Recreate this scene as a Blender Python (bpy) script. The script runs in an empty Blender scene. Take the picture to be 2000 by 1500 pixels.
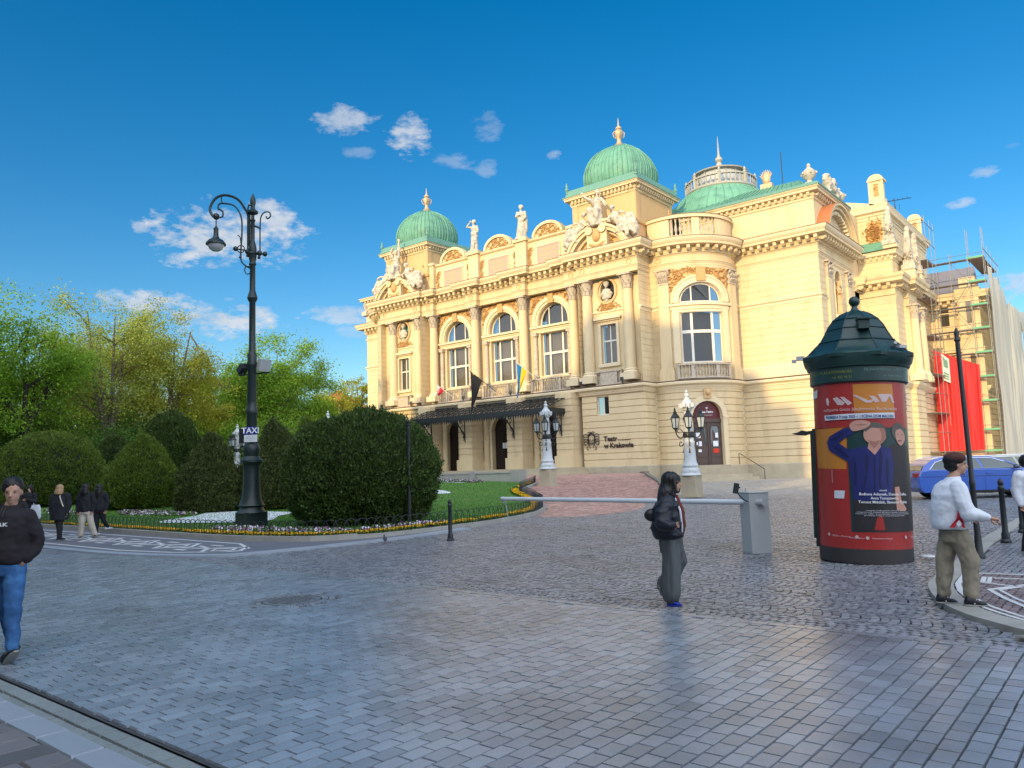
import bpy, math, random
import numpy as np
from mathutils import Vector, Matrix, Euler, noise
from mathutils.geometry import tessellate_polygon
R = math.radians
random.seed(7); np.random.seed(7)
S = bpy.context.scene
COL = S.collection
# ------------------------------------------------------------------ camera
AZ = R(50.5)                      # the facade runs along world X, depth away from the viewer along world Y
EX = Vector((math.sin(AZ), -math.cos(AZ), 0)); NX = Vector((math.cos(AZ), math.sin(AZ), 0))
th = math.atan(163.0/1500*math.cos(.032)); rho = .032
F0 = Vector((0, math.cos(th), math.sin(th))); R0 = Vector((1, 0, 0)); U0 = Vector((0, -math.sin(th), math.cos(th)))
rr = R0*math.cos(rho)-U0*math.sin(rho); uu = U0*math.cos(rho)+R0*math.sin(rho)
L_ = lambda v: Vector((v.dot(EX), v.dot(NX), v.z))
rr, uu, ff = L_(rr), L_(uu), L_(F0)
CAM = Vector((21.83, -71.16, 1.8))
cd = bpy.data.cameras.new('camera'); cam = bpy.data.objects.new('camera', cd); COL.objects.link(cam)
m = Matrix.Identity(4)
for i in range(3):
    m[i][0] = rr[i]; m[i][1] = uu[i]; m[i][2] = -ff[i]; m[i][3] = CAM[i]
cam.matrix_world = m
cd.sensor_width = 36; cd.lens = 27; cd.clip_end = 6000; cd.clip_start = .1
S.camera = cam
# ------------------------------------------------------------------ light
SUN_EL = R(13.5); sa = R(9)
sh = Vector((math.sin(sa), -math.cos(sa), 0))              # towards the sun, on the ground plane
sd = Vector((sh.x*math.cos(SUN_EL), sh.y*math.cos(SUN_EL), math.sin(SUN_EL)))
ld = bpy.data.lights.new('sun', 'SUN'); sun = bpy.data.objects.new('sun', ld); COL.objects.link(sun)
ld.energy = 2.0; ld.angle = R(.9); ld.color = (1, .73, .32)
sun.rotation_euler = sd.to_track_quat('Z', 'Y').to_euler(); sun.location = (0, -60, 60)
W = bpy.data.worlds.new('World'); S.world = W; W.use_nodes = True
nt = W.node_tree; N = nt.nodes; N.clear()
def nd(nt, t, **k):
    n = nt.nodes.new(t)
    for a, b in k.items():
        if a == 'i':
            for x, y in b.items(): n.inputs[x].default_value = y
        else: setattr(n, a, b)
    return n
sky = nd(nt, 'ShaderNodeTexSky'); sky.sky_type = 'NISHITA'; sky.sun_disc = False
sky.sun_elevation = R(26); sky.sun_rotation = math.atan2(sd.x, sd.y)
sky.air_density = 1.0; sky.dust_density = .25; sky.ozone_density = 2.2
hs = nd(nt, 'ShaderNodeHueSaturation', i={'Saturation': 1.46, 'Value': 1.05, 'Hue': .496})
nt.links.new(sky.outputs[0], hs.inputs['Color'])
tc = nd(nt, 'ShaderNodeTexCoord')
nz = nd(nt, 'ShaderNodeTexNoise', i={'Scale': 13.0, 'Detail': 8.0, 'Roughness': .6})
mp = nd(nt, 'ShaderNodeMapping', i={'Scale': (1, 1, 2.2)})
nt.links.new(tc.outputs['Generated'], mp.inputs[0]); nt.links.new(mp.outputs[0], nz.inputs['Vector'])
nz2 = nd(nt, 'ShaderNodeTexNoise', i={'Scale': 42.0, 'Detail': 6.0, 'Roughness': .62})
nt.links.new(mp.outputs[0], nz2.inputs['Vector'])
def mth(op, a, b=None, c=None, clamp=False, t=None):
    t = t or nt
    n = t.nodes.new('ShaderNodeMath'); n.operation = op; n.use_clamp = clamp
    for i, v in enumerate((a, b, c)):
        if v is None: continue
        if isinstance(v, (int, float)): n.inputs[i].default_value = v
        else: t.links.new(v, n.inputs[i])
    return n.outputs[0]
def pixdir(px, py): return (ff*1500+rr*(px-1000)+uu*(750-py)).normalized()
nv = mth('ADD', mth('MULTIPLY', mth('SUBTRACT', nz.outputs[0], .5), 2.9), mth('MULTIPLY', mth('SUBTRACT', nz2.outputs[0], .5), 3.6))
# clouds at fixed directions of the sky: (x, y, half width, half height, density)
CL = [(452, 462, 158, 70, 1.), (520, 425, 70, 40, .9), (675, 236, 72, 30, .7), (800, 265, 52, 46, .9), (948, 252, 34, 36, .3), (878, 316, 52, 18, .35),
      (950, 328, 22, 18, .3), (1082, 302, 16, 14, .55), (430, 622, 125, 42, 1.), (280, 592, 90, 32, .9), (672, 613, 68, 20, .6), (275, 445, 18, 14, .5),
      (1928, 335, 30, 14, .55), (1876, 398, 34, 12, .55), (1975, 562, 75, 32, .9), (1860, 552, 60, 22, .5), (1975, 285, 30, 10, .2), (705, 298, 34, 12, .25), (700, 650, 40, 14, .4),
      (2350, 420, 240, 60, .9), (-300, 560, 220, 70, .9), (2700, 640, 300, 60, .9), (-900, 300, 260, 80, .9)]
tot = None
for (px, py, w, h, dn) in CL:
    c = pixdir(px, py); sc = 1500/c.dot(ff)
    dist = sc
    a = c.cross(Vector((0, 0, 1))).normalized(); b = a.cross(c).normalized()
    k = abs((pixdir(px+10, py)-c).length/10); wa = w*k; wb = h*k
    def dot(v):
        n = nt.nodes.new('ShaderNodeVectorMath'); n.operation = 'DOT_PRODUCT'; n.inputs[1].default_value = v
        nt.links.new(tc.outputs['Generated'], n.inputs[0]); return n.outputs['Value']
    u = mth('MULTIPLY', dot(a), 1/wa)
    v = mth('MULTIPLY', mth('SUBTRACT', dot(b), 0.0), 1/wb)
    # a flatter base: the lower half falls off faster
    d2 = mth('ADD', mth('MULTIPLY', u, u), mth('MULTIPLY', v, v))
    front = mth('GREATER_THAN', dot(c), 0.3)
    q = mth('SUBTRACT', mth('ADD', mth('MULTIPLY', nv, 1.05), .85), d2)
    q = mth('MULTIPLY', mth('MULTIPLY', mth('MAXIMUM', q, 0.0), 1.0, clamp=True), mth('MULTIPLY', front, dn))
    tot = q if tot is None else mth('MAXIMUM', tot, q)
ccol = nd(nt, 'ShaderNodeMix', data_type='RGBA')
ccol.inputs[6].default_value = (3.2, 3.9, 4.7, 1); ccol.inputs[7].default_value = (5.6, 5.6, 5.7, 1)
cf = mth('ADD', mth('MULTIPLY', nz.outputs[0], 2.2), -.62, clamp=True); nt.links.new(cf, ccol.inputs[0])
mx = nd(nt, 'ShaderNodeMix', data_type='RGBA'); nt.links.new(mth('MULTIPLY', tot, .9), mx.inputs[0])
nt.links.new(hs.outputs[0], mx.inputs[6]); nt.links.new(ccol.outputs[2], mx.inputs[7])
# unseen broken cloud, added over and behind the viewer to brighten the shaded square
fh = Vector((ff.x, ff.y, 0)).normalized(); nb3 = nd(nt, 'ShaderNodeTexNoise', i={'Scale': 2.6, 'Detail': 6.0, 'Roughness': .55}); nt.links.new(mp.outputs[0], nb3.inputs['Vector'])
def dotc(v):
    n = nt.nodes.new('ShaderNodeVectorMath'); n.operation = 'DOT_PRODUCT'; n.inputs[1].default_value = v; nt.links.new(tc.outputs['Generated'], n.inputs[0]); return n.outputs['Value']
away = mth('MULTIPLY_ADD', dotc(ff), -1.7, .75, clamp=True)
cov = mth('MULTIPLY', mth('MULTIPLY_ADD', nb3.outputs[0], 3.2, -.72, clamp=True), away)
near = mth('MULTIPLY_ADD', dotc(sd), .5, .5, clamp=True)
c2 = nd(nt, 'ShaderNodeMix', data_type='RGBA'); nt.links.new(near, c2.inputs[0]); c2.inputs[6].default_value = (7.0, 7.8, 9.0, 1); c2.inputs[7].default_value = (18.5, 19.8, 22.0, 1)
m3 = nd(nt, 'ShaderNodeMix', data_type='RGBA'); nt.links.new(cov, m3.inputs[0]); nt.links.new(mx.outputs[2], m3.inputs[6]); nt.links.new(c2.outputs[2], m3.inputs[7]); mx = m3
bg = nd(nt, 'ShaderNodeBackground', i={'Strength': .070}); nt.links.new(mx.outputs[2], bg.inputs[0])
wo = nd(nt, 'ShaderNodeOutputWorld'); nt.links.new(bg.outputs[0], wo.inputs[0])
vs = S.view_settings; vs.view_transform = 'Standard'; vs.look = 'None'; vs.exposure = 1.08; vs.gamma = 1; vs.use_curve_mapping = False
S.cycles.max_bounces = 6; S.cycles.diffuse_bounces = 3; S.cycles.glossy_bounces = 3; S.cycles.transparent_max_bounces = 6
S.cycles.use_adaptive_sampling = True
# ------------------------------------------------------------------ materials
MATS = {}
def mat(name, col, rough=.7, metal=0., var=.12, vs=3., bump=0., bs=40., spec=.4, isl=0., col2=None, c2s=1.5, c2w=(.45, .6), trans=0., emit=0., stretch=None, coat=0., speck=0., wpos=False):
    if name in MATS: return MATS[name]
    M = bpy.data.materials.new(name); M.use_nodes = True; t = M.node_tree; P = t.nodes['Principled BSDF']; L = t.links.new
    P.inputs['Roughness'].default_value = rough; P.inputs['Metallic'].default_value = metal
    P.inputs['Specular IOR Level'].default_value = spec; P.inputs['Coat Weight'].default_value = coat
    tcn = t.nodes.new('ShaderNodeTexCoord'); vec = tcn.outputs['Object']
    if wpos: vec = nd(t, 'ShaderNodeNewGeometry').outputs['Position']
    if stretch:
        mpn = nd(t, 'ShaderNodeMapping', i={'Scale': stretch}); L(vec, mpn.inputs[0]); vec = mpn.outputs[0]
    base = nd(t, 'ShaderNodeRGB'); base.outputs[0].default_value = (*col, 1); cur = base.outputs[0]
    if col2:
        n2 = nd(t, 'ShaderNodeTexNoise', i={'Scale': c2s, 'Detail': 6., 'Roughness': .62}); L(vec, n2.inputs['Vector'])
        rp = nd(t, 'ShaderNodeMapRange', i={'From Min': c2w[0], 'From Max': c2w[1]}); L(n2.outputs[0], rp.inputs[0])
        mm = nd(t, 'ShaderNodeMix', data_type='RGBA'); mm.inputs[7].default_value = (*col2, 1); L(cur, mm.inputs[6]); L(rp.outputs[0], mm.inputs[0]); cur = mm.outputs[2]
    if var or isl or speck:
        n1 = nd(t, 'ShaderNodeTexNoise', i={'Scale': vs, 'Detail': 5., 'Roughness': .6}); L(vec, n1.inputs['Vector'])
        f = mth('MULTIPLY_ADD', n1.outputs[0], 2*var*1.6, 1-var*1.6, t=t)
        if speck:
            n3 = nd(t, 'ShaderNodeTexNoise', i={'Scale': 160., 'Detail': 2., 'Roughness': .7}); L(vec, n3.inputs['Vector'])
            f = mth('MULTIPLY', f, mth('MULTIPLY_ADD', n3.outputs[0], 2*speck, 1-speck, t=t), t=t)
        if isl:
            ge = nd(t, 'ShaderNodeNewGeometry'); oi = nd(t, 'ShaderNodeObjectInfo')
            r = mth('FRACT', mth('ADD', ge.outputs['Random Per Island'], oi.outputs['Random'], t=t), t=t)
            f = mth('MULTIPLY', f, mth('MULTIPLY_ADD', r, 2*isl, 1-isl, t=t), t=t)
        vm = nd(t, 'ShaderNodeVectorMath', operation='SCALE'); L(cur, vm.inputs[0]); L(f, vm.inputs['Scale']); cur = vm.outputs[0]
    L(cur, P.inputs['Base Color'])
    if bump:
        nb = nd(t, 'ShaderNodeTexNoise', i={'Scale': bs, 'Detail': 4.}); L(vec, nb.inputs['Vector'])
        bn = nd(t, 'ShaderNodeBump', i={'Strength': min(1, bump*10), 'Distance': .02*max(1, bump*10)}); bn.inputs['Distance'].default_value = bump
        bn.inputs['Strength'].default_value = 1.; L(nb.outputs[0], bn.inputs['Height']); L(bn.outputs[0], P.inputs['Normal'])
    if trans:
        tr = nd(t, 'ShaderNodeBsdfTranslucent'); L(cur, tr.inputs[0]); ms = nd(t, 'ShaderNodeMixShader', i={0: trans})
        L(P.outputs[0], ms.inputs[1]); L(tr.outputs[0], ms.inputs[2]); L(ms.outputs[0], t.nodes['Material Output'].inputs[0])
    MATS[name] = M; return M
def M_(n): return MATS[n]
mat('stucco', (.665, .53, .325), .85, var=.07, vs=.8, bump=.004, bs=60, col2=(.49, .37, .21), c2s=.9, c2w=(.5, .85), spec=.2, stretch=(1, 1, .3))
mat('trim', (.70, .575, .375), .8, var=.06, vs=1.5, spec=.2, col2=(.55, .43, .27), c2s=2., c2w=(.58, .85))
mat('panel', (.60, .40, .20), .85, var=.06, vs=2, spec=.2)
mat('ornament', (.52, .32, .14), .85, var=.18, vs=3, spec=.2)
mat('plinth', (.42, .36, .26), .85, var=.15, vs=1.2, bump=.006, bs=30, isl=.1, spec=.2)
mat('capital', (.52, .44, .34), .8, var=.15, vs=4, spec=.2, col2=(.26, .21, .16), c2s=6, c2w=(.5, .7))
mat('statue_stone', (.52, .47, .385), .75, var=.2, vs=2.5, spec=.25, col2=(.24, .21, .17), c2s=2.6, c2w=(.5, .68))
mat('copper', (.135, .33, .225), .55, var=.12, vs=1.2, spec=.4, col2=(.085, .21, .15), c2s=1.1, c2w=(.48, .72), isl=.1)
mat('copper_dark', (.13, .28, .22), .6, var=.15, vs=2)
mat('gilt', (.52, .38, .22), .5, metal=.3, var=.1)
mat('flashing', (.20, .12, .09), .6, var=.1)
mat('terracotta', (.42, .15, .06), .8, var=.12)
mat('inscription', (.50, .32, .25), .85, var=.1, vs=6)
mat('lantern_stone', (.36, .35, .31), .7)
mat('glass', (.035, .04, .045), .06, spec=.9, var=.0, coat=.3).node_tree.nodes['Principled BSDF'].inputs['Alpha'].default_value = .55
mat('cap_brown', (.07, .022, .018), .8)
mat('shirt_fold', (.008, .011, .07), .5)
mat('skin_shade', (.33, .15, .11), .5)
mat('curtain', (.42, .33, .20), .9, var=.2, vs=3, stretch=(8, 8, .4))
mat('frame', (.70, .66, .56), .6, var=.05)
mat('wood_dark', (.022, .014, .011), .5, var=.15, vs=6, stretch=(10, 10, .5), spec=.25)
mat('wood_door', (.085, .055, .045), .55, var=.2, vs=6, stretch=(10, 10, .5))
mat('burgundy', (.10, .012, .015), .4, var=.05)
mat('white_paper', (.75, .76, .78), .8, var=.03)
mat('red_paper', (.6, .04, .02), .7, var=.03)
mat('black_print', (.035, .022, .02), .5, var=0)
mat('iron', (.012, .017, .021), .45, var=.1, vs=4, spec=.5)
mat('iron_green', (.012, .026, .026), .42, var=.15, vs=3, spec=.5)
mat('grey_iron', (.10, .115, .125), .5, var=.12, vs=3)
mat('lamp_glass', (.42, .45, .47), .15, spec=.6, var=.05)
mat('white_stone', (.50, .53, .55), .7, var=.12, vs=3, col2=(.30, .31, .30), c2s=5, c2w=(.55, .75))
mat('granite', (.25, .285, .33), .22, var=.16, vs=.6, isl=.17, speck=.5, bump=.0015, bs=160, spec=.5, wpos=True, col2=(.165, .18, .20), c2s=.55, c2w=(.46, .74))
mat('granite_slab', (.32, .36, .41), .5, var=.08, vs=1, isl=.05, speck=.4, bump=.001, bs=200)
mat('gutter_stone', (.25, .27, .26), .5, var=.12, vs=2, isl=.1, speck=.4)
mat('flag_brown', (.165, .15, .15), .5, var=.12, vs=1.3, isl=.28, speck=.2)
mat('joint', (.07, .075, .08), .9, var=.2, vs=20)
mat('cobble', (.225, .235, .26), .36, var=.12, vs=.5, isl=.3, speck=.25, bump=.004, bs=50, spec=.5, wpos=True, col2=(.15, .15, .155), c2s=.5, c2w=(.46, .74))
mat('cobble_grey', (.32, .30, .275), .6, var=.12, vs=.8, isl=.2)
mat('cobble_red', (.42, .26, .22), .6, var=.15, vs=.5, isl=.34, spec=.3)
mat('cobble_joint', (.04, .04, .04), .9, var=.3, vs=9)
mat('ground', (.20, .19, .175), .9, var=.2, vs=.2)
mat('kerb', (.33, .32, .29), .7, var=.15, vs=2, isl=.08)
mat('kerb_dark', (.16, .155, .13), .8, var=.2, vs=2)
mat('mosaic_dark', (.15, .15, .17), .6, var=.15, vs=1.2, bump=.006, bs=14, isl=.15)
mat('mosaic_pale', (.62, .63, .64), .6, var=.08, vs=4, isl=.06)
mat('mosaic_plum', (.22, .17, .175), .6, var=.15, vs=3, isl=.25)
mat('grass', (.075, .19, .025), .8, var=.35, vs=1.3, isl=.25, trans=.25)
mat('lawn', (.075, .185, .03), .95, var=.3, vs=2.5, col2=(.10, .20, .03), c2s=.6, c2w=(.45, .65), bump=.02, bs=60)
mat('soil', (.05, .045, .03), .95, var=.3, vs=8)
mat('pebbles', (.66, .70, .74), .8, var=.15, vs=25, speck=.3)
mat('flower_yellow', (.85, .50, .01), .7, var=.15, vs=20, isl=.15, trans=.25)
mat('flower_white', (.75, .68, .78), .7, var=.1, isl=.2, trans=.2)
mat('flower_purple', (.20, .07, .16), .7, var=.1, isl=.4)
mat('white_paint', (.62, .66, .69), .4, var=.05, spec=.4)
mat('grey_paint', (.40, .42, .43), .45, var=.06)
mat('rubber', (.015, .015, .016), .7, var=.05)
mat('poster_red', (.34, .03, .028), .35, var=.1, vs=2, spec=.4)
mat('poster_ochre', (.50, .19, .03), .35, var=.08, vs=2, spec=.4)
mat('poster_green', (.012, .045, .045), .35, var=.1, spec=.4)
mat('poster_navy', (.016, .022, .13), .4, var=.25, vs=6)
mat('poster_dark', (.028, .024, .028), .4, var=.2, vs=5)
mat('poster_skin', (.50, .26, .20), .45, var=.12, vs=9)
mat('poster_hair', (.09, .085, .075), .5, var=.3, vs=9)
mat('poster_white', (.60, .62, .68), .4, var=.04)
mat('poster_pale', (.55, .42, .42), .4, var=.15, vs=9)
mat('poster_blue', (.02, .08, .22), .4, var=.05)
mat('column_green', (.010, .038, .038), .38, var=.18, vs=2.2, spec=.5, col2=(.02, .06, .055), c2s=2, c2w=(.5, .7))
mat('column_base', (.035, .032, .035), .6, var=.2, vs=3)
mat('taxi_blue', (.02, .03, .22), .4, var=0)
mat('skin', (.48, .27, .19), .5, var=.05, vs=12, spec=.4)
mat('hair_black', (.010, .009, .010), .45, var=.2, vs=30, stretch=(6, 6, .6))
mat('hair_blonde', (.36, .23, .12), .5, var=.3, vs=14, stretch=(5, 5, .5))
mat('cloth_black', (.012, .013, .018), .8, var=.2, vs=6, bump=.006, bs=14)
mat('cloth_navy', (.008, .011, .022), .55, var=.2, vs=4, bump=.01, bs=9, spec=.5)
mat('cloth_hoodie', (.022, .018, .022), .9, var=.2, vs=4, bump=.008, bs=9)
mat('cloth_grey', (.085, .095, .10), .85, var=.25, vs=3, bump=.01, bs=8, stretch=(2, 2, .5))
mat('denim', (.030, .105, .27), .85, var=.3, vs=3, bump=.006, bs=14, col2=(.06, .20, .42), c2s=3, c2w=(.5, .7))
mat('cloth_white', (.66, .70, .78), .75, var=.05, vs=5, bump=.006, bs=7)
mat('cloth_cream', (.50, .46, .38), .85, var=.1, vs=3, bump=.01, bs=8)
mat('cloth_khaki', (.27, .235, .175), .85, var=.15, vs=3, bump=.01, bs=9)
mat('cloth_red', (.45, .015, .03), .7, var=.1)
mat('cloth_rust', (.15, .035, .022), .8, var=.1)
mat('shoe_blue', (.012, .03, .30), .5, var=.1)
mat('shoe_black', (.014, .014, .018), .5, var=.1)
mat('shoe_white', (.65, .66, .68), .6, var=.05)
mat('shoe_sole', (.25, .26, .25), .7, var=.1)
mat('leather', (.014, .014, .016), .35, var=.1)
mat('car_blue', (.010, .085, .42), .25, var=.02, spec=.6, coat=.8)
mat('car_grey', (.20, .24, .28), .25, var=.02, coat=.8)
mat('car_dark', (.03, .04, .06), .25, var=.02, coat=.8)
mat('car_glass', (.05, .075, .08), .05, spec=.9, var=0)
mat('chrome', (.7, .7, .72), .2, metal=1, var=0)
mat('tail_red', (.35, .01, .01), .3, var=0)
mat('tyre', (.014, .014, .015), .8, var=.1)
mat('bark', (.16, .13, .10), .9, var=.3, vs=2.5, bump=.03, bs=8, stretch=(3, 3, .6))
mat('bark_dark', (.05, .042, .035), .9, var=.3, vs=2.5)
mat('leaf_green', (.21, .37, .028), .6, var=.22, vs=.35, isl=.30, trans=.42)
mat('leaf_yellow', (.42, .43, .05), .6, var=.2, vs=.35, isl=.3, trans=.42)
mat('leaf_olive', (.33, .39, .07), .6, var=.2, vs=.35, isl=.3, trans=.4)
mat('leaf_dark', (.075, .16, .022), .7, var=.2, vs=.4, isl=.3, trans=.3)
mat('yew', (.050, .090, .014), .6, var=.25, vs=2.2, isl=.45, trans=.15)
mat('yew_light', (.105, .165, .016), .6, var=.25, vs=2.2, isl=.35, trans=.2)
mat('yew_rust', (.062, .085, .018), .7, var=.25, vs=2.2, isl=.4, trans=.1)
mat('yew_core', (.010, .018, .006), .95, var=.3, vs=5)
mat('scaffold', (.22, .23, .23), .5, metal=.4, var=.15)
mat('scaffold_green', (.12, .38, .22), .6, var=.15)
mat('plank', (.30, .22, .18), .85, var=.2, vs=4)
mat('netting', (.62, .62, .55), .8, var=.14, vs=1.2, trans=.4, stretch=(1.5, 1.5, .12), bump=.03, bs=3)
mat('red_net', (.75, .045, .05), .7, var=.16, vs=1.2, trans=.35, stretch=(1.2, 1.2, .5))
mat('banner', (.62, .64, .62), .8, var=.08)
mat('banner_green', (.14, .26, .22), .8, var=.3, vs=4)
mat('slate', (.20, .19, .22), .7, var=.12, vs=2)
mat('roof_red', (.42, .10, .05), .8, var=.15, vs=2)
mat('house', (.62, .57, .48), .85, var=.1, vs=.5)
mat('flag_black', (.012, .012, .014), .8, var=.1)
mat('flag_blue', (.01, .20, .48), .75, var=.1, trans=.2)
mat('flag_yellow', (.75, .52, .02), .75, var=.1, trans=.2)
mat('flag_white', (.72, .70, .68), .75, var=.1, trans=.2)
mat('flag_red', (.55, .02, .04), .75, var=.1, trans=.2)
mat('pigeon', (.06, .06, .075), .6, var=.3, vs=20)
mat('lid', (.17, .18, .19), .4, metal=.2, var=.2, vs=8)
# ------------------------------------------------------------------ mesh helpers
def link(name, me, mt=None, parent=None, smooth=True, **kw):
    o = bpy.data.objects.new(name, me); COL.objects.link(o)
    if mt is not None:
        for x in (mt if isinstance(mt, (list, tuple)) else [mt]): me.materials.append(M_(x) if isinstance(x, str) else x)
    if parent is not None: o.parent = parent
    tag(o, **kw); return o
def tag(o, label=None, cat=None, group=None, kind=None):
    if label: o['label'] = label
    if cat: o['category'] = cat
    if group: o['group'] = group
    if kind: o['kind'] = kind
    return o
def empty(name, loc=(0, 0, 0), rz=0, parent=None, **kw):
    o = bpy.data.objects.new(name, None); COL.objects.link(o); o.location = loc; o.rotation_euler = (0, 0, rz); o.empty_display_size = .2
    if parent is not None: o.parent = parent
    return tag(o, **kw)
def copy_tree(o, parent=None, **kw):
    c = o.copy(); COL.objects.link(c)
    if parent is not None: c.parent = parent
    for ch in list(o.children): copy_tree(ch, c)
    return tag(c, **kw)
def npmesh(name, V, Q, mi=None):
    V = np.asarray(V, dtype=np.float32); Q = np.asarray(Q, dtype=np.int32); k = Q.shape[1]
    me = bpy.data.meshes.new(name); me.vertices.add(len(V)); me.vertices.foreach_set('co', V.ravel())
    me.loops.add(Q.size); me.loops.foreach_set('vertex_index', Q.ravel()); me.polygons.add(len(Q))
    me.polygons.foreach_set('loop_start', np.arange(0, Q.size, k, dtype=np.int32))
    if mi is not None: me.polygons.foreach_set('material_index', np.asarray(mi, dtype=np.int32))
    me.update(calc_edges=True); me.shade_flat(); return me
class MB:
    def __init__(s): s.v = []; s.f = []; s.m = []; s.cur = 0; s.T = None
    def add(s, vs, fs):
        b = len(s.v)
        if s.T is not None: vs = [tuple(s.T @ Vector(v)) for v in vs]
        s.v += vs; s.f += [tuple(b+i for i in f) for f in fs]; s.m += [s.cur]*len(fs); return s
    def box(s, x0, x1, y0, y1, z0, z1):
        return s.add([(x0, y0, z0), (x1, y0, z0), (x1, y1, z0), (x0, y1, z0), (x0, y0, z1), (x1, y0, z1), (x1, y1, z1), (x0, y1, z1)],
                     [(0, 3, 2, 1), (4, 5, 6, 7), (0, 1, 5, 4), (1, 2, 6, 5), (2, 3, 7, 6), (3, 0, 4, 7)])
    def cbox(s, c, d, rz=0, taper=1.):
        x, y, z = d[0]/2, d[1]/2, d[2]/2; ca, sa_ = math.cos(rz), math.sin(rz); vs = []
        for zz, k in ((-z, 1), (z, taper)):
            for a, b in ((-x, -y), (x, -y), (x, y), (-x, y)):
                a *= k; b *= k; vs.append((c[0]+a*ca-b*sa_, c[1]+a*sa_+b*ca, c[2]+zz))
        return s.add(vs, [(0, 3, 2, 1), (4, 5, 6, 7), (0, 1, 5, 4), (1, 2, 6, 5), (2, 3, 7, 6), (3, 0, 4, 7)])
    def loft(s, rings, cap=True, close=False):
        n = len(rings[0]); fs = []
        for i in range(len(rings)-(0 if close else 1)):
            a = i*n; b = ((i+1) % len(rings))*n
            for j in range(n): fs.append((a+j, a+(j+1) % n, b+(j+1) % n, b+j))
        vs = [tuple(p) for r in rings for p in r]
        if cap and not close: fs.append(tuple(range(n))[::-1]); fs.append(tuple((len(rings)-1)*n+j for j in range(n)))
        return s.add(vs, fs)
    def tube(s, pts, r, n=8, cap=True, ry=None, close=False):
        pts = [Vector(p) for p in pts]; rings = []; up = None; K = len(pts)
        for i, p in enumerate(pts):
            if close: t = pts[(i+1) % K]-pts[i-1]
            else: t = (pts[min(i+1, K-1)]-pts[max(i-1, 0)])
            t = t.normalized() if t.length > 1e-9 else Vector((0, 0, 1))
            if up is None: up = Vector((0, 0, 1)) if abs(t.z) < .9 else Vector((1, 0, 0))
            a = t.cross(up).normalized(); b = a.cross(t).normalized(); up = b
            q = r[i] if isinstance(r, (list, tuple)) else r; q2 = q if ry is None else (ry[i] if isinstance(ry, (list, tuple)) else ry)
            rings.append([p+a*(q*math.cos(2*math.pi*j/n))+b*(q2*math.sin(2*math.pi*j/n)) for j in range(n)])
        return s.loft(rings, cap, close)
    def lathe(s, prof, c=(0, 0, 0), n=16, a0=0, a1=2*math.pi, cap=True, sq=0):
        full = abs(a1-a0-2*math.pi) < 1e-6; k = n if full else n+1; vs = []; fs = []
        for r, z in prof:
            for j in range(k):
                a = a0+(a1-a0)*j/n; vs.append((c[0]+r*math.cos(a), c[1]+r*math.sin(a), c[2]+z))
        for i in range(len(prof)-1):
            for j in range(n):
                j2 = (j+1) % k; fs.append((i*k+j, i*k+j2, (i+1)*k+j2, (i+1)*k+j))
        if cap and full: fs.append(tuple(range(k))[::-1]); fs.append(tuple((len(prof)-1)*k+j for j in range(k)))
        return s.add(vs, fs)
    def ell(s, c, r, n=10, m=6, rz=0):
        if isinstance(r, (int, float)): r = (r, r, r)
        vs = []; fs = []; ca, sa_ = math.cos(rz), math.sin(rz)
        for i in range(m+1):
            p = math.pi*i/m
            for j in range(n):
                a = 2*math.pi*j/n; x = r[0]*math.sin(p)*math.cos(a); y = r[1]*math.sin(p)*math.sin(a)
                vs.append((c[0]+x*ca-y*sa_, c[1]+x*sa_+y*ca, c[2]-r[2]*math.cos(p)))
        for i in range(m):
            for j in range(n): fs.append((i*n+j, i*n+(j+1) % n, (i+1)*n+(j+1) % n, (i+1)*n+j))
        return s.add(vs, fs)
    def prism(s, poly, z0, z1, caps=True):
        n = len(poly); vs = [(p[0], p[1], z0) for p in poly]+[(p[0], p[1], z1) for p in poly]
        fs = [(i, (i+1) % n, n+(i+1) % n, n+i) for i in range(n)]
        if caps:
            tr = tessellate_polygon([[Vector((p[0], p[1], 0)) for p in poly]])
            fs += [tuple(n+i for i in t) for t in tr]+[tuple(t) for t in tr]
        return s.add(vs, fs)
    def plate(s, poly, o, ax, ay, az, d):
        """polygon in the plane (ax, ay) at o, extruded by d along az"""
        o, ax, ay, az = map(Vector, (o, ax, ay, az)); n = len(poly)
        vs = [tuple(o+ax*p[0]+ay*p[1]) for p in poly]+[tuple(o+ax*p[0]+ay*p[1]+az*d) for p in poly]
        tr = tessellate_polygon([[Vector((p[0], p[1], 0)) for p in poly]])
        fs = [(i, (i+1) % n, n+(i+1) % n, n+i) for i in range(n)]+[tuple(n+i for i in t) for t in tr]+[tuple(t) for t in tr]
        return s.add(vs, fs)
    def sweep(s, prof, path, close=False):
        """prof [(outset, z)], path [(x, y)] with the outside on the right hand; mitred"""
        K = len(path); rings = []
        for i, p in enumerate(path):
            def dr(a, b):
                v = Vector((b[0]-a[0], b[1]-a[1])); return v.normalized()
            if close or 0 < i < K-1: d1 = dr(path[i-1], p); d2 = dr(p, path[(i+1) % K])
            elif i == 0: d1 = d2 = dr(p, path[1])
            else: d1 = d2 = dr(path[-2], p)
            n1 = Vector((d1.y, -d1.x)); n2 = Vector((d2.y, -d2.x)); mm = (n1+n2)
            mm = mm/max(.25, (mm.dot(n1))) if mm.length > 1e-6 else n1
            rings.append([(p[0]+mm.x*o, p[1]+mm.y*o, z) for o, z in prof])
        n = len(prof); fs = []
        for i in range(K if close else K-1):
            a = i*n; b = ((i+1) % K)*n
            for j in range(n-1): fs.append((a+j, b+j, b+j+1, a+j+1))
        if not close: fs.append(tuple(range(n))); fs.append(tuple((K-1)*n+j for j in range(n))[::-1])
        return s.add([v for r in rings for v in r], fs)
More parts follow.
